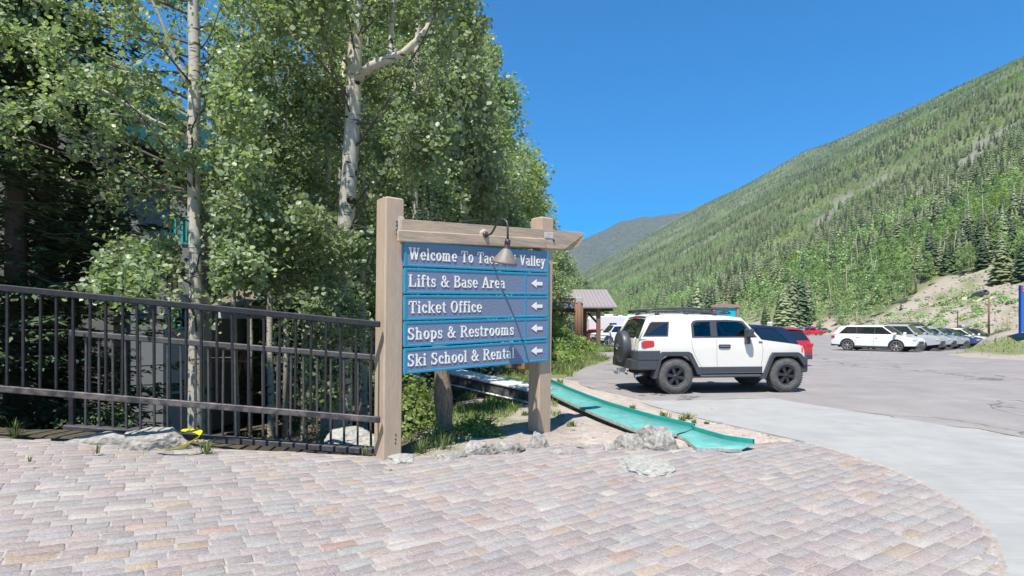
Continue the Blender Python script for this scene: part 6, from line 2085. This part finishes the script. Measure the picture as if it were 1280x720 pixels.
# ---- spruces
def spruce_mesh(seed, h, r, nb, needles, size=.16, lm=None, droop=.25):
    g = random.Random(seed); gn = np.random.default_rng(seed)
    mb = MB(); mb.tube([(0, 0, -.5), (0, 0, h * .5), (0, 0, h)], [r * .07, r * .05, .01], 8)
    C, T = [], []
    for k in range(nb):
        f = (k + .5) / nb
        z = h * (.04 + .95 * f)
        L = r * (1 - f) ** .85 * g.uniform(.75, 1.1) + .1
        a = g.uniform(0, 2 * PI)
        d = Vector((math.cos(a), math.sin(a), 0))
        tip = Vector((0, 0, z)) + d * L + Vector((0, 0, -droop * L + .12 * L))
        pts = [Vector((0, 0, z)), Vector((0, 0, z)) + d * L * .5 + Vector((0, 0, -droop * L * .55)), tip]
        mb.tube(pts, [.03, .018, .005], 3, caps=False)
        m_ = max(6, int(needles * L / r))
        t = gn.uniform(.15, 1, m_)
        side = np.array((-d.y, d.x, 0))
        base = np.array(pts[0])[None] * (1 - t[:, None]) + np.array(tip)[None] * t[:, None]
        base[:, 2] -= droop * L * .35 * np.sin(t * PI)
        wd = (1 - t) * L * .42 + .08
        off = gn.uniform(-1, 1, m_) * wd
        base += side[None] * off[:, None]
        base[:, 2] -= np.abs(off) * .25 + gn.normal(size=m_) * .03
        C.append(base)
        dr = np.array(d)[None] * (.6 + 0 * t[:, None]) + side[None] * np.sign(off)[:, None] * .8 + np.array((0, 0, -.25))[None] + gn.normal(size=(m_, 3)) * .2
        T.append(dr / np.linalg.norm(dr, axis=1)[:, None])
    C = np.concatenate(C); T = np.concatenate(T); n = len(C)
    up = np.array((0, 0, 1.))[None] + gn.normal(size=(n, 3)) * .35
    S = np.cross(T, up); S /= np.linalg.norm(S, axis=1)[:, None]
    k = size * gn.uniform(.6, 1.3, n)[:, None]
    V = np.stack([C - T*k*.5, C + S*k*.22, C + T*k*.7, C - S*k*.22], 1).reshape(-1, 3)
    tone = np.repeat(gn.beta(1.6, 2.6, n), 4)
    return mesh_np('crown', V, np.arange(n)[:, None] * 4 + np.arange(4)[None], lm or M_needle, tone=tone), mb.mesh('trunk', M_twig)
SPR = [spruce_mesh(5, 14, 3.0, 210, 150, .17), spruce_mesh(6, 12, 2.6, 190, 130, .17, M_needle2)]
for (px, d, s, v, lab) in ((20, 10.6, 1.0, 0, 'dark spruce filling the shade at the left edge behind the railing'), (-60, 9.5, .9, 0, 'dark spruce at the extreme left edge of the view'), (95, 13.2, .62, 0, 'shorter dark spruce in front of the grey lodge wall'), (60, 12.0, 1.1, 0, 'tall dark spruce against the left end of the lodge'),
                           (152, 10.4, .20, 1, 'small lit fir behind the lower railing end post'), (330, 21, .62, 1, 'sunlit fir between the trunks behind the railing'), (352, 24, .8, 0, 'dark spruce behind the sunlit fir'), (300, 30, .6, 1, 'fir beside the cream house beyond the stream'), (375, 36, .8, 1, 'pale fir far behind the railing'), (250, 60, .75, 1, 'fir on the slope above the cream house')):
    x = P(px, 0, d).x
    t = thing('spruce_tree', lab, 'tree', (x, d, H(x, d)), random.uniform(0, 6))
    obj('crown', SPR[v][0], t, scale=(s, s, s)); obj('trunk', SPR[v][1], t, scale=(s, s, s))

# ---- bushes and weeds
def bush(label, c, rx, ry, rz_, n, size, m_, seed, name='bush', flowers=0):
    g = np.random.default_rng(seed)
    q = g.normal(size=(n, 3)); q /= np.linalg.norm(q, axis=1)[:, None]
    q *= (g.uniform(.1, 1, n) ** .4)[:, None]
    lob = np.array([[noise.noise(Vector(v) * 2.2 + Vector((seed, 0, 0)))] for v in q])
    q *= 1 + .55 * lob
    q[:, 2] = np.abs(q[:, 2])
    C = q * np.array((rx, ry, rz_))
    t = thing(name, label, 'bush', c)
    obj('foliage', leaf_cloud(C, size, 'foliage', m_, n > 2500, seed=seed), t)
    mb = MB(); rb = random.Random(seed)
    for k in range(14):
        a = rb.uniform(0, 6.28); e = Vector((math.cos(a) * rx * .7, math.sin(a) * ry * .7, rz_ * rb.uniform(.4, .95)))
        mb.tube([(0, 0, -.05), e * .5 + Vector((0, 0, .05)), e], [.012, .008, .003], 4, caps=False)
    mb.build('stems', M_twig, t)
    return t
def gz(px, d): x = P(px, 0, d).x; return Vector((x, d, H(x, d) - .02))
bush('leafy green shrub between the left sign post and the log post', gz(516, 9.2), .50, .45, 1.0, 2200, .055, M_bushy, 71)
bush('second green shrub behind the log post under the sign', gz(528, 10.6), .6, .6, 1.1, 2400, .055, M_leaf, 72)
bush('tangled low brush at the foot of the log post', gz(548, 7.95), .45, .3, .26, 900, .03, M_grass, 73)
bush('low green clump behind the rock pair under the sign', gz(598, 8.5), .42, .30, .30, 1700, .035, M_bushy, 74)
bush('bright yellow green bush left of the shelter log post', gz(701, 32), 1.0, 1.0, 1.55, 5500, .12, M_bushy, 75)
bush('bright bush in front of the shelter log post', gz(722, 34), 1.2, 1.1, 1.0, 4500, .12, M_bushy, 76)
bush('low bush at the grass edge right of the shelter log post', gz(742, 37), 1.3, 1.2, .6, 3600, .12, M_grass, 77)
bush('low shrub close to the right sign post by the sand', gz(698, 25), 1.0, .9, .9, 4000, .10, M_bushy, 78)
for i, (px, d, w) in enumerate(((350, 11.0, .7), (400, 12.2, 1.1), (458, 11.0, .9), (375, 9.6, .45), (330, 13, .8), (446, 9.6, .5))):
    bush(('low stream bank shrub seen through the right half of the railings', 'leafy undergrowth clump behind the lower railing', 'green clump close behind the left sign post', 'small leafy clump at the foot of the lower railing', 'shrub in the shade beyond the stream stones', 'small shrub beside the rounded rock behind the railing')[i], gz(px, d), w, w * .8, w * 1.3, int(2600 * w + 600), .055, M_leaf if i % 2 else M_bushy, 80 + i)
def tuft(label, px, py, hpx, n=26, seed=0, spread=.5, cat='grass tuft', m_=None, group=None):
    d = CH * F / (py - 400) if px > 300 else (CH - plaza_z(P(px, 0, 6.6).x)) * F / (py - 400)
    c = P(px, py, d); hh = hpx / F * d
    g = random.Random(seed); vs, fs, tn = [], [], []; name_w = cat == 'weed'
    for k in range(n):
        a = g.uniform(0, 6.28); r_ = abs(g.gauss(0, .25)) * hh * spread; lean = g.uniform(.1, .8)
        b = Vector((math.cos(a) * r_, math.sin(a) * r_ * .6, 0)); d_ = Vector((math.cos(a), math.sin(a), 0))
        h_ = hh * g.uniform(.5, 1.1); w_ = (.012 if name_w else .0045) * g.uniform(.7, 1.5)
        s_ = d_.cross(Vector((0, 0, 1))) * w_
        q = [b - s_, b + s_, b + d_ * lean * h_ * .35 + Vector((0, 0, h_ * .6)) + s_ * .7, b + d_ * lean * h_ * .35 + Vector((0, 0, h_ * .6)) - s_ * .7, b + d_ * lean * h_ + Vector((0, 0, h_ * (1 - lean * .3)))]
        o_ = len(vs); vs += q; fs += [(o_, o_+1, o_+2, o_+3)]; tn += [g.random()] * 5
        fs.append((o_+3, o_+2, o_+4, o_+4)) if False else None
        vs.append(q[4] + Vector((.001, 0, 0))); tn.append(.5); fs.append((o_+3, o_+2, o_+4, o_+5))
    me = mesh_np('grass_tuft', np.array([tuple(v) for v in vs]), np.array(fs), m_ or M_grass, tone=tn)
    o = obj('grass_tuft', me, None, loc=c); return tag(o, label, cat, group)
tuft('grass tuft at the left edge of the paving in front of the railing', 18, 546, 26, 40, 1)
tuft('grass tuft growing beside the small rock right of the yellow tape', 258, 567, 22, 46, 2, .8)
tuft('small grass tuft in the paving joints below the large boulder', 121, 567, 14, 22, 3)
tuft('faint dry sprig in the paving at far left', 37, 577, 12, 8, 4)
tuft('tiny sprig at the paving edge before the lower railing', 345, 562, 8, 16, 5, 1.2)
tuft('grass tuft at the left foot of the sign post', 456, 571, 20, 20, 6)
tuft('thin grass stalks right of the left sign post', 494, 560, 26, 24, 7)
tuft('dry grass clump at the foot of the log post', 552, 562, 26, 60, 8, 1.3)
tuft('dry grass left of the log post', 525, 566, 24, 60, 9, 1.3)
tuft('two leaf weed in the paving near the left post', 487, 589, 4, 14, 10, 2.5)
wp = [(594, 515, 12), (612, 509, 20), (640, 512, 12), (656, 520, 8), (722, 512, 10), (735, 520, 7), (752, 523, 7), (700, 480, 9), (712, 470, 10), (830, 522, 10), (853, 526, 9), (868, 529, 6), (860, 524, 10), (790, 511, 6), (883, 530, 4), (586, 500, 14), (600, 492, 12), (566, 540, 12), (714, 533, 9), (740, 505, 6)]
for i, (px, py, h_) in enumerate(wp):
    tuft('small green weed growing in the sandy ground by the teal roofing', px, py, h_, 34, 20 + i, 1.5, 'weed', M_bushy if i % 3 else M_grass, 'weeds in the sand')
# ground cover: loose grass
def cover(name, label, pts, h, w, m_, seed):
    g = np.random.default_rng(seed); n = len(pts)
    pts = np.array(pts); a = g.uniform(0, 2*PI, n); hh = h * g.uniform(.4, 1.3, n)
    s = np.stack([np.cos(a), np.sin(a), 0*a], 1) * (w * hh / h)[:, None]
    ln = g.normal(size=(n, 3)) * .35; ln[:, 2] = 1; tip = pts + ln * hh[:, None]
    V = np.stack([pts - s, pts + s, tip + s * .2, tip - s * .2], 1).reshape(-1, 3)
    return tag(obj(name, mesh_np(name, V, np.arange(n)[:, None]*4 + np.arange(4)[None], m_, tone=np.repeat(g.random(n), 4))), label, kind='stuff')
pts = []
while len(pts) < 16000:
    y = rr.uniform(18, 46); x = rr.uniform(-1, 6.5)
    px = 640 + F * x / y
    if in_poly(x, y, LOT) or px > 768 or x < -.4: continue
    if vnoise(x, y, .5, 3) < -.25: continue
    pts.append((x, y, H(x, y)))
cover('grass', 'light green grass beside the shelter path', pts, .16, .02, M_grass, 5)
pts = []
while len(pts) < 9000:
    t_ = rr.random(); x = 30.5 + 39.5 * t_ + rr.gauss(0, 2.6); y = 34.5 + 25.5 * t_ + rr.gauss(0, 2.6)
    if vnoise(x, y, .35, 5) < .12 or in_poly(x, y, LOT): continue
    pts.append((x, y, H(x, y)))
cover('verge_grass', 'green grass along the bank before the parked row', pts, .17, .025, M_grass, 6)
pts = []
while len(pts) < 7000:
    y = rr.uniform(8.6, 18); x = rr.uniform(-1.6, .9)
    if vnoise(x, y, .9, 3) < -.02 or (y < 10 and x > -.4): continue
    pts.append((x, y, H(x, y)))
cover('weedy_grass', 'weedy grass on the dirt behind the sign', pts, .09, .008, M_bushy, 7)

# ---- grit and small stones on the sand
ico = bmesh.new(); bmesh.ops.create_icosphere(ico, subdivisions=1, radius=1); iv = [v.co.copy() for v in ico.verts]; ifc = [[v.index for v in f.verts] for f in ico.faces]; ico.free()
sv, sf = [], []; k = 0
while k < 2600:
    x = rr.uniform(-1.4, 4.2); y = rr.uniform(7.2, 13.5) if k % 3 else rr.uniform(7.4, 9)
    if y < back_edge(x) - .05 or in_poly(x, y, APRON): continue
    k += 1
    s = .004 + .016 * rr.random() ** 4; z = H(x, y); o_ = len(sv)
    for v in iv: sv.append((x + v.x * s * rr.uniform(.8, 1.5), y + v.y * s, z + v.z * s * .7))
    sf += [[i + o_ for i in f] for f in ifc]
tag(obj('gravel', mesh_np('gravel', sv, np.array(sf), mat('grit', (.36, .32, .29), rough=.95, var=.35, vscale=3))), 'small gravel scattered over the sand behind the paving', kind='stuff')
# ---- stream stones in the shaded gully
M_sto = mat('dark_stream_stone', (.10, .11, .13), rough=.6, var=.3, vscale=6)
sv, sf = [], []
ico = bmesh.new(); bmesh.ops.create_icosphere(ico, subdivisions=1, radius=1); iv = [v.co.copy() for v in ico.verts]; ifc = [[v.index for v in f.verts] for f in ico.faces]; ico.free()
for k in range(900):
    x = rr.uniform(-8, -1.8); y = rr.uniform(7.9, 17); s = rr.uniform(.07, .28) ** 1.1
    z = H(x, y); rz_ = rr.uniform(0, 6); o_ = len(sv)
    for v in iv:
        q = v * s * (1 + .25 * noise.noise(v + Vector((k, 0, 0)))); sv.append((x + q.x * 1.3 * math.cos(rz_) - q.y * math.sin(rz_), y + q.x * 1.3 * math.sin(rz_) + q.y * math.cos(rz_), z + q.z * .7))
    sf += [[i + o_ for i in f] for f in ifc]
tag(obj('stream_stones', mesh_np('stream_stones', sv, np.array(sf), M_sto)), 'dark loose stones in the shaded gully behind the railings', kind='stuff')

# ---------------------------------------------------------------- the wooded slope
def conifer_lo(seed, lay=9, seg=9, m_=M_needle2, r=.19, spike=True):
    g = random.Random(seed); vs, fs, tn = [], [], []
    def add(v, f, t): 
        o_ = len(vs); vs.extend(v); fs.extend([[i + o_ for i in q] for q in f]); tn.extend([t] * len(v))
    for k in range(lay):
        f = k / lay; z = .08 + .86 * f; R_ = r * (1 - f) ** .8 + .012
        for s in range(seg):
            a = 2 * PI * (s + g.uniform(-.35, .35)) / seg + k; L = R_ * g.uniform(.6, 1.25); w = R_ * .42
            zz_ = z + g.uniform(-.02, .02)
            d = (math.cos(a), math.sin(a)); p = (-d[1] * w, d[0] * w)
            tipz = zz_ - L * .35
            add([(0, 0, zz_ + .07), (d[0]*L*.6 + p[0], d[1]*L*.6 + p[1], tipz + .012), (d[0]*L, d[1]*L, tipz), (d[0]*L*.6 - p[0], d[1]*L*.6 - p[1], tipz + .012)], [(0, 1, 2, 3)], g.betavariate(1.8, 2.2))
    add([(-.008, 0, 0), (.008, 0, 0), (.004, 0, .5), (-.004, 0, .5)], [(0, 1, 2, 3)], .1)
    return mesh_np('conifer', np.array(vs), np.array(fs), m_, tone=tn)
def broad_lo(seed, n=170, m_=M_aspfar, size=.085):
    C = crown_mesh(seed, max(n, 90), .1, .16)
    if len(C) > n: C = C[np.random.default_rng(seed).choice(len(C), n, False)]
    C[:, :2] *= .24
    return leaf_cloud(C, size, 'aspen', m_, True, seed=seed, hang=.2, up=1.8)
def stem_lo():
    m = MB(); m.tube([(0, 0, -.03), (.004, 0, .5), (0, 0, .93)], [.010, .008, .003], 5, caps=False); return m.mesh('trunk', M_bark)
STEM = stem_lo()
CON_HI = [conifer_lo(400 + i, 20, 14, M_needle2, .20) for i in range(4)] + [conifer_lo(410 + i, 20, 14, M_needle, .19) for i in range(2)]
ASP_HI = [broad_lo(420 + i, 1500, M_aspfar, .030) for i in range(3)] + [broad_lo(425, 1500, M_limef, .030)]
CON_LO = [conifer_lo(430 + i, 8, 7, M_needle2, .19) for i in range(3)] + [conifer_lo(435, 8, 7, M_needle, .18)]
ASP_LO = [broad_lo(440 + i, 170, M_aspfar, .085) for i in range(2)] + [broad_lo(445, 170, M_limef, .085)]
trees = []
rt = random.Random(99)
def try_tree(X, y, sp):
    x = X - .056 * y
    px = 640 + F * x / y
    if px < 520 or px > 1420: return
    z = H(x, y)
    t = X - XB
    bare = bare_patch(x, y)
    if bare > 0 and rt.random() < min(.95, bare * 1.6): return
    if px > 1075 and t < bank_w(px, x, y):
        if rt.random() > .045: return
        h = rt.uniform(2.2, 5)
        trees.append((x, y, z, h, 'c' if rt.random() < .7 else 'l')); return
    if px <= 1075 and t < 4 + 6 * vnoise(x, y, .1, 4): return
    nz = vnoise(x, y, 1/45, 21) + .6 * vnoise(x, y, 1/160, 5)
    low = 1 - smooth01((t - 40) / 160)
    kind = 'a' if nz + .30 * low > .08 + rt.uniform(-.22, .22) - (.45 * smooth01((50 - t) / 30) if px > 990 and px < 1175 else 0) else 'c'
    if kind == 'a' and vnoise(x, y, 1/50, 40) > .12 and px > 950: kind = 'l'
    h = (rt.uniform(8, 15) if kind == 'c' else rt.uniform(7, 11)) * (1 - .36 * smooth01((t - 40) / 120))
    if t < 25: h *= .7
    if y > 900: h *= 1.15
    trees.append((x, y, z - .3, h, kind))
y = 70.0
while y < 3600:
    sp = 4.6 if y < 420 else (6.0 if y < 800 else (9.0 if y < 1600 else 14))
    Xmax = min(1700, 1.12 * y + .06 * y + 40)
    X = XB
    while X < Xmax:
        try_tree(X + rt.uniform(-.5, .5) * sp, y + rt.uniform(-.5, .5) * sp, sp)
        X += sp
    y += sp
# left valley side, glimpsed between the near trees
y = 120.0
while y < 900:
    X = -90.0
    while X > -650:
        x = X - .056 * y + rt.uniform(-4, 4); yy_ = y + rt.uniform(-4, 4); px = 640 + F * x / yy_
        if -80 < px < 640 and px > -80: trees.append((x, yy_, H(x, yy_) - .3, rt.uniform(9, 16), 'c' if rt.random() < .7 else 'a'))
        X -= 11
    y += 11
hero = [(872, 352, 215, 21, 'c'), (886, 352, 220, 18, 'c'), (862, 365, 205, 14, 'c'), (990, 350, 195, 22, 'c'), (1000, 352, 200, 20, 'c'), (981, 356, 192, 17, 'c'), (1010, 352, 204, 18, 'c'), (974, 356, 196, 14, 'c')]
trees.sort(key=lambda t: -(t[3] / t[1]) if 640 < 640 + F*t[0]/t[1] < 1300 else 1)
near = trees[:286]; rest = trees[286:]
G_ = {'c': ('conifer_tree', 'dark conifer standing in the forest at the foot of the hillside', 'conifers at the foot of the hillside'),
      'a': ('aspen_tree', 'green aspen standing in the forest at the foot of the hillside', 'aspens at the foot of the hillside'),
      'l': ('aspen_tree', 'lime green young tree standing on the lower hillside', 'lime green trees on the lower hillside')}
for (px, py_, d, h, k) in hero:
    x = P(px, 0, d).x
    near.append((x, d, H(x, d) - .3, h, k))
for (x, y, z, h, k) in near:
    nm, lab, grp = G_[k]
    px_ = 640 + F * x / y; q_ = h / y * F
    sz = 'tall' if q_ > 62 else ('mid-sized' if q_ > 48 else 'smaller')
    if k == 'l' or q_ < 30: sz = 'small'
    wh = 'in the forest left of the teal notice board' if px_ < 885 else ('between the teal notice board and red pickup' if px_ < 1000 else ('above the far rows of cars' if px_ < 1060 else ('at the bank edge behind the white crossover' if px_ < 1120 else ('at the top left rim of the tan bank' if px_ < 1180 else ('on or above the tan bank' if px_ < 1240 else 'above the tan bank near the blue sign')))))
    kd = {'c': 'dark conifer', 'a': 'green aspen', 'l': 'lime green young tree'}[k]
    lab = '%s %s %s' % (sz, kd, wh); grp = '%ss %s' % (kd, wh)
    t = thing(nm, lab, 'tree', (x, y, z), rt.uniform(0, 6), grp)
    me = rt.choice(CON_HI) if k == 'c' else (ASP_HI[3] if k == 'l' else rt.choice(ASP_HI[:3]))
    w = h * rt.uniform(.85, 1.2)
    obj('crown', me, t, scale=(w, w, h)); obj('trunk', STEM, t, scale=(w, w, h))
sp_, n_s = [], 0
while n_s < 110:
    px = rt.uniform(1080, 1300); y = rt.uniform(95, 170); x = (px - 640) / F * y; X = valley_x(x, y)
    if X < XB + 1 or X > XB + bank_w(px, x, y) + 2: continue
    if vnoise(x, y, 1/10, 31) < .05 and rt.random() < .9: continue
    n_s += 1
    g = np.random.default_rng(n_s); q = g.normal(size=(60, 3)); q /= np.linalg.norm(q, axis=1)[:, None]; q[:, 2] = abs(q[:, 2]) * .7
    sp_.append(q * rt.uniform(.5, 1.5) + np.array((x, y, H(x, y))))
tag(obj('scrub_undergrowth', leaf_cloud(np.concatenate(sp_), .42, 'scrub_undergrowth', M_aspfar, True, seed=8)), 'low green scrub dotted over the tan cut bank', kind='stuff')
# bare pale trunks standing out of the forest
for i in range(26):
    px = rt.uniform(900, 1230); y = rt.uniform(170, 290); x = (px - 640) / F * y; X = valley_x(x, y)
    if X < XB + 8 or X < XB + bank_w(px, x, y): continue
    hh = rt.uniform(11, 16); z = H(x, y)
    m = MB(); m.tube([(x, y, z - .5), (x + rt.uniform(-.3, .3), y, z + hh * .6), (x + rt.uniform(-.8, .8), y, z + hh)], [.17, .12, .04], 5)
    tag(m.build('bare_trunk', M_bark), 'bare pale trunk standing among the trees of the hillside', 'tree', 'bare pale trunks on the hillside')
# everything beyond: one mass, instanced
src = CON_LO + ASP_LO
pts = np.array([t[:3] for t in rest], dtype=np.float32)
idx_ = np.array([rt.randrange(4) if t[4] == 'c' else (6 if t[4] == 'l' else 4 + rt.randrange(2)) for t in rest], dtype=np.int32)
hs = np.array([t[3] for t in rest], dtype=np.float32)
me = bpy.data.meshes.new('hillside_forest')
me.vertices.add(len(pts)); me.vertices.foreach_set('co', pts.ravel())
for nm, ty, ar in (('idx', 'INT', idx_), ('hgt', 'FLOAT', hs), ('rot', 'FLOAT', np.random.default_rng(3).uniform(0, 6.28, len(pts)).astype(np.float32))):
    a = me.attributes.new(nm, ty, 'POINT'); a.data.foreach_set('value', ar)
fo_ = tag(obj('hillside_forest', me), 'mixed conifer and aspen forest covering the valley side', kind='stuff')
srcc = bpy.data.collections.new('forest_sources')
for i, s_ in enumerate(src):
    o = bpy.data.objects.new('tree_%02d' % i, s_); srcc.objects.link(o)
ng = bpy.data.node_groups.new('forest', 'GeometryNodeTree')
ng.interface.new_socket('Geometry', in_out='INPUT', socket_type='NodeSocketGeometry'); ng.interface.new_socket('Geometry', in_out='OUTPUT', socket_type='NodeSocketGeometry')
N = ng.nodes; K = ng.links
gi = N.new('NodeGroupInput'); go = N.new('NodeGroupOutput')
ci = N.new('GeometryNodeCollectionInfo'); ci.inputs['Collection'].default_value = srcc; ci.inputs['Separate Children'].default_value = True; ci.inputs['Reset Children'].default_value = True
ip = N.new('GeometryNodeInstanceOnPoints'); ip.inputs['Pick Instance'].default_value = True
def attr_(nm, ty):
    a = N.new('GeometryNodeInputNamedAttribute'); a.data_type = ty; a.inputs['Name'].default_value = nm; return a.outputs['Attribute']
K.new(gi.outputs[0], ip.inputs['Points']); K.new(ci.outputs[0], ip.inputs['Instance']); K.new(attr_('idx', 'INT'), ip.inputs['Instance Index'])
cx = N.new('ShaderNodeCombineXYZ'); K.new(attr_('rot', 'FLOAT'), cx.inputs[2]); K.new(cx.outputs[0], ip.inputs['Rotation'])
K.new(attr_('hgt', 'FLOAT'), ip.inputs['Scale']); K.new(ip.outputs[0], go.inputs[0])
md = fo_.modifiers.new('forest', 'NODES'); md.node_group = ng
print('TREES', len(near), len(rest), 'pavers', len(pavers))

# ---------------------------------------------------------------- air
m = bpy.data.materials.new('air'); m.use_nodes = True
n, l = nodes_of(m); n.remove(n['Principled BSDF'])
pvn = n.new('ShaderNodeVolumePrincipled'); pvn.inputs['Density'].default_value = 0.00006; pvn.inputs['Color'].default_value = (.42, .70, 1, 1); pvn.inputs['Anisotropy'].default_value = 0.2
l.new(pvn.outputs[0], n['Material Output'].inputs['Volume'])
mb = MB(); mb.box(-2700, -320, -200, 6100, 9100, 2300)
hz = mb.build('haze', m); tag(hz, 'thin blue haze in the valley air', kind='stuff')
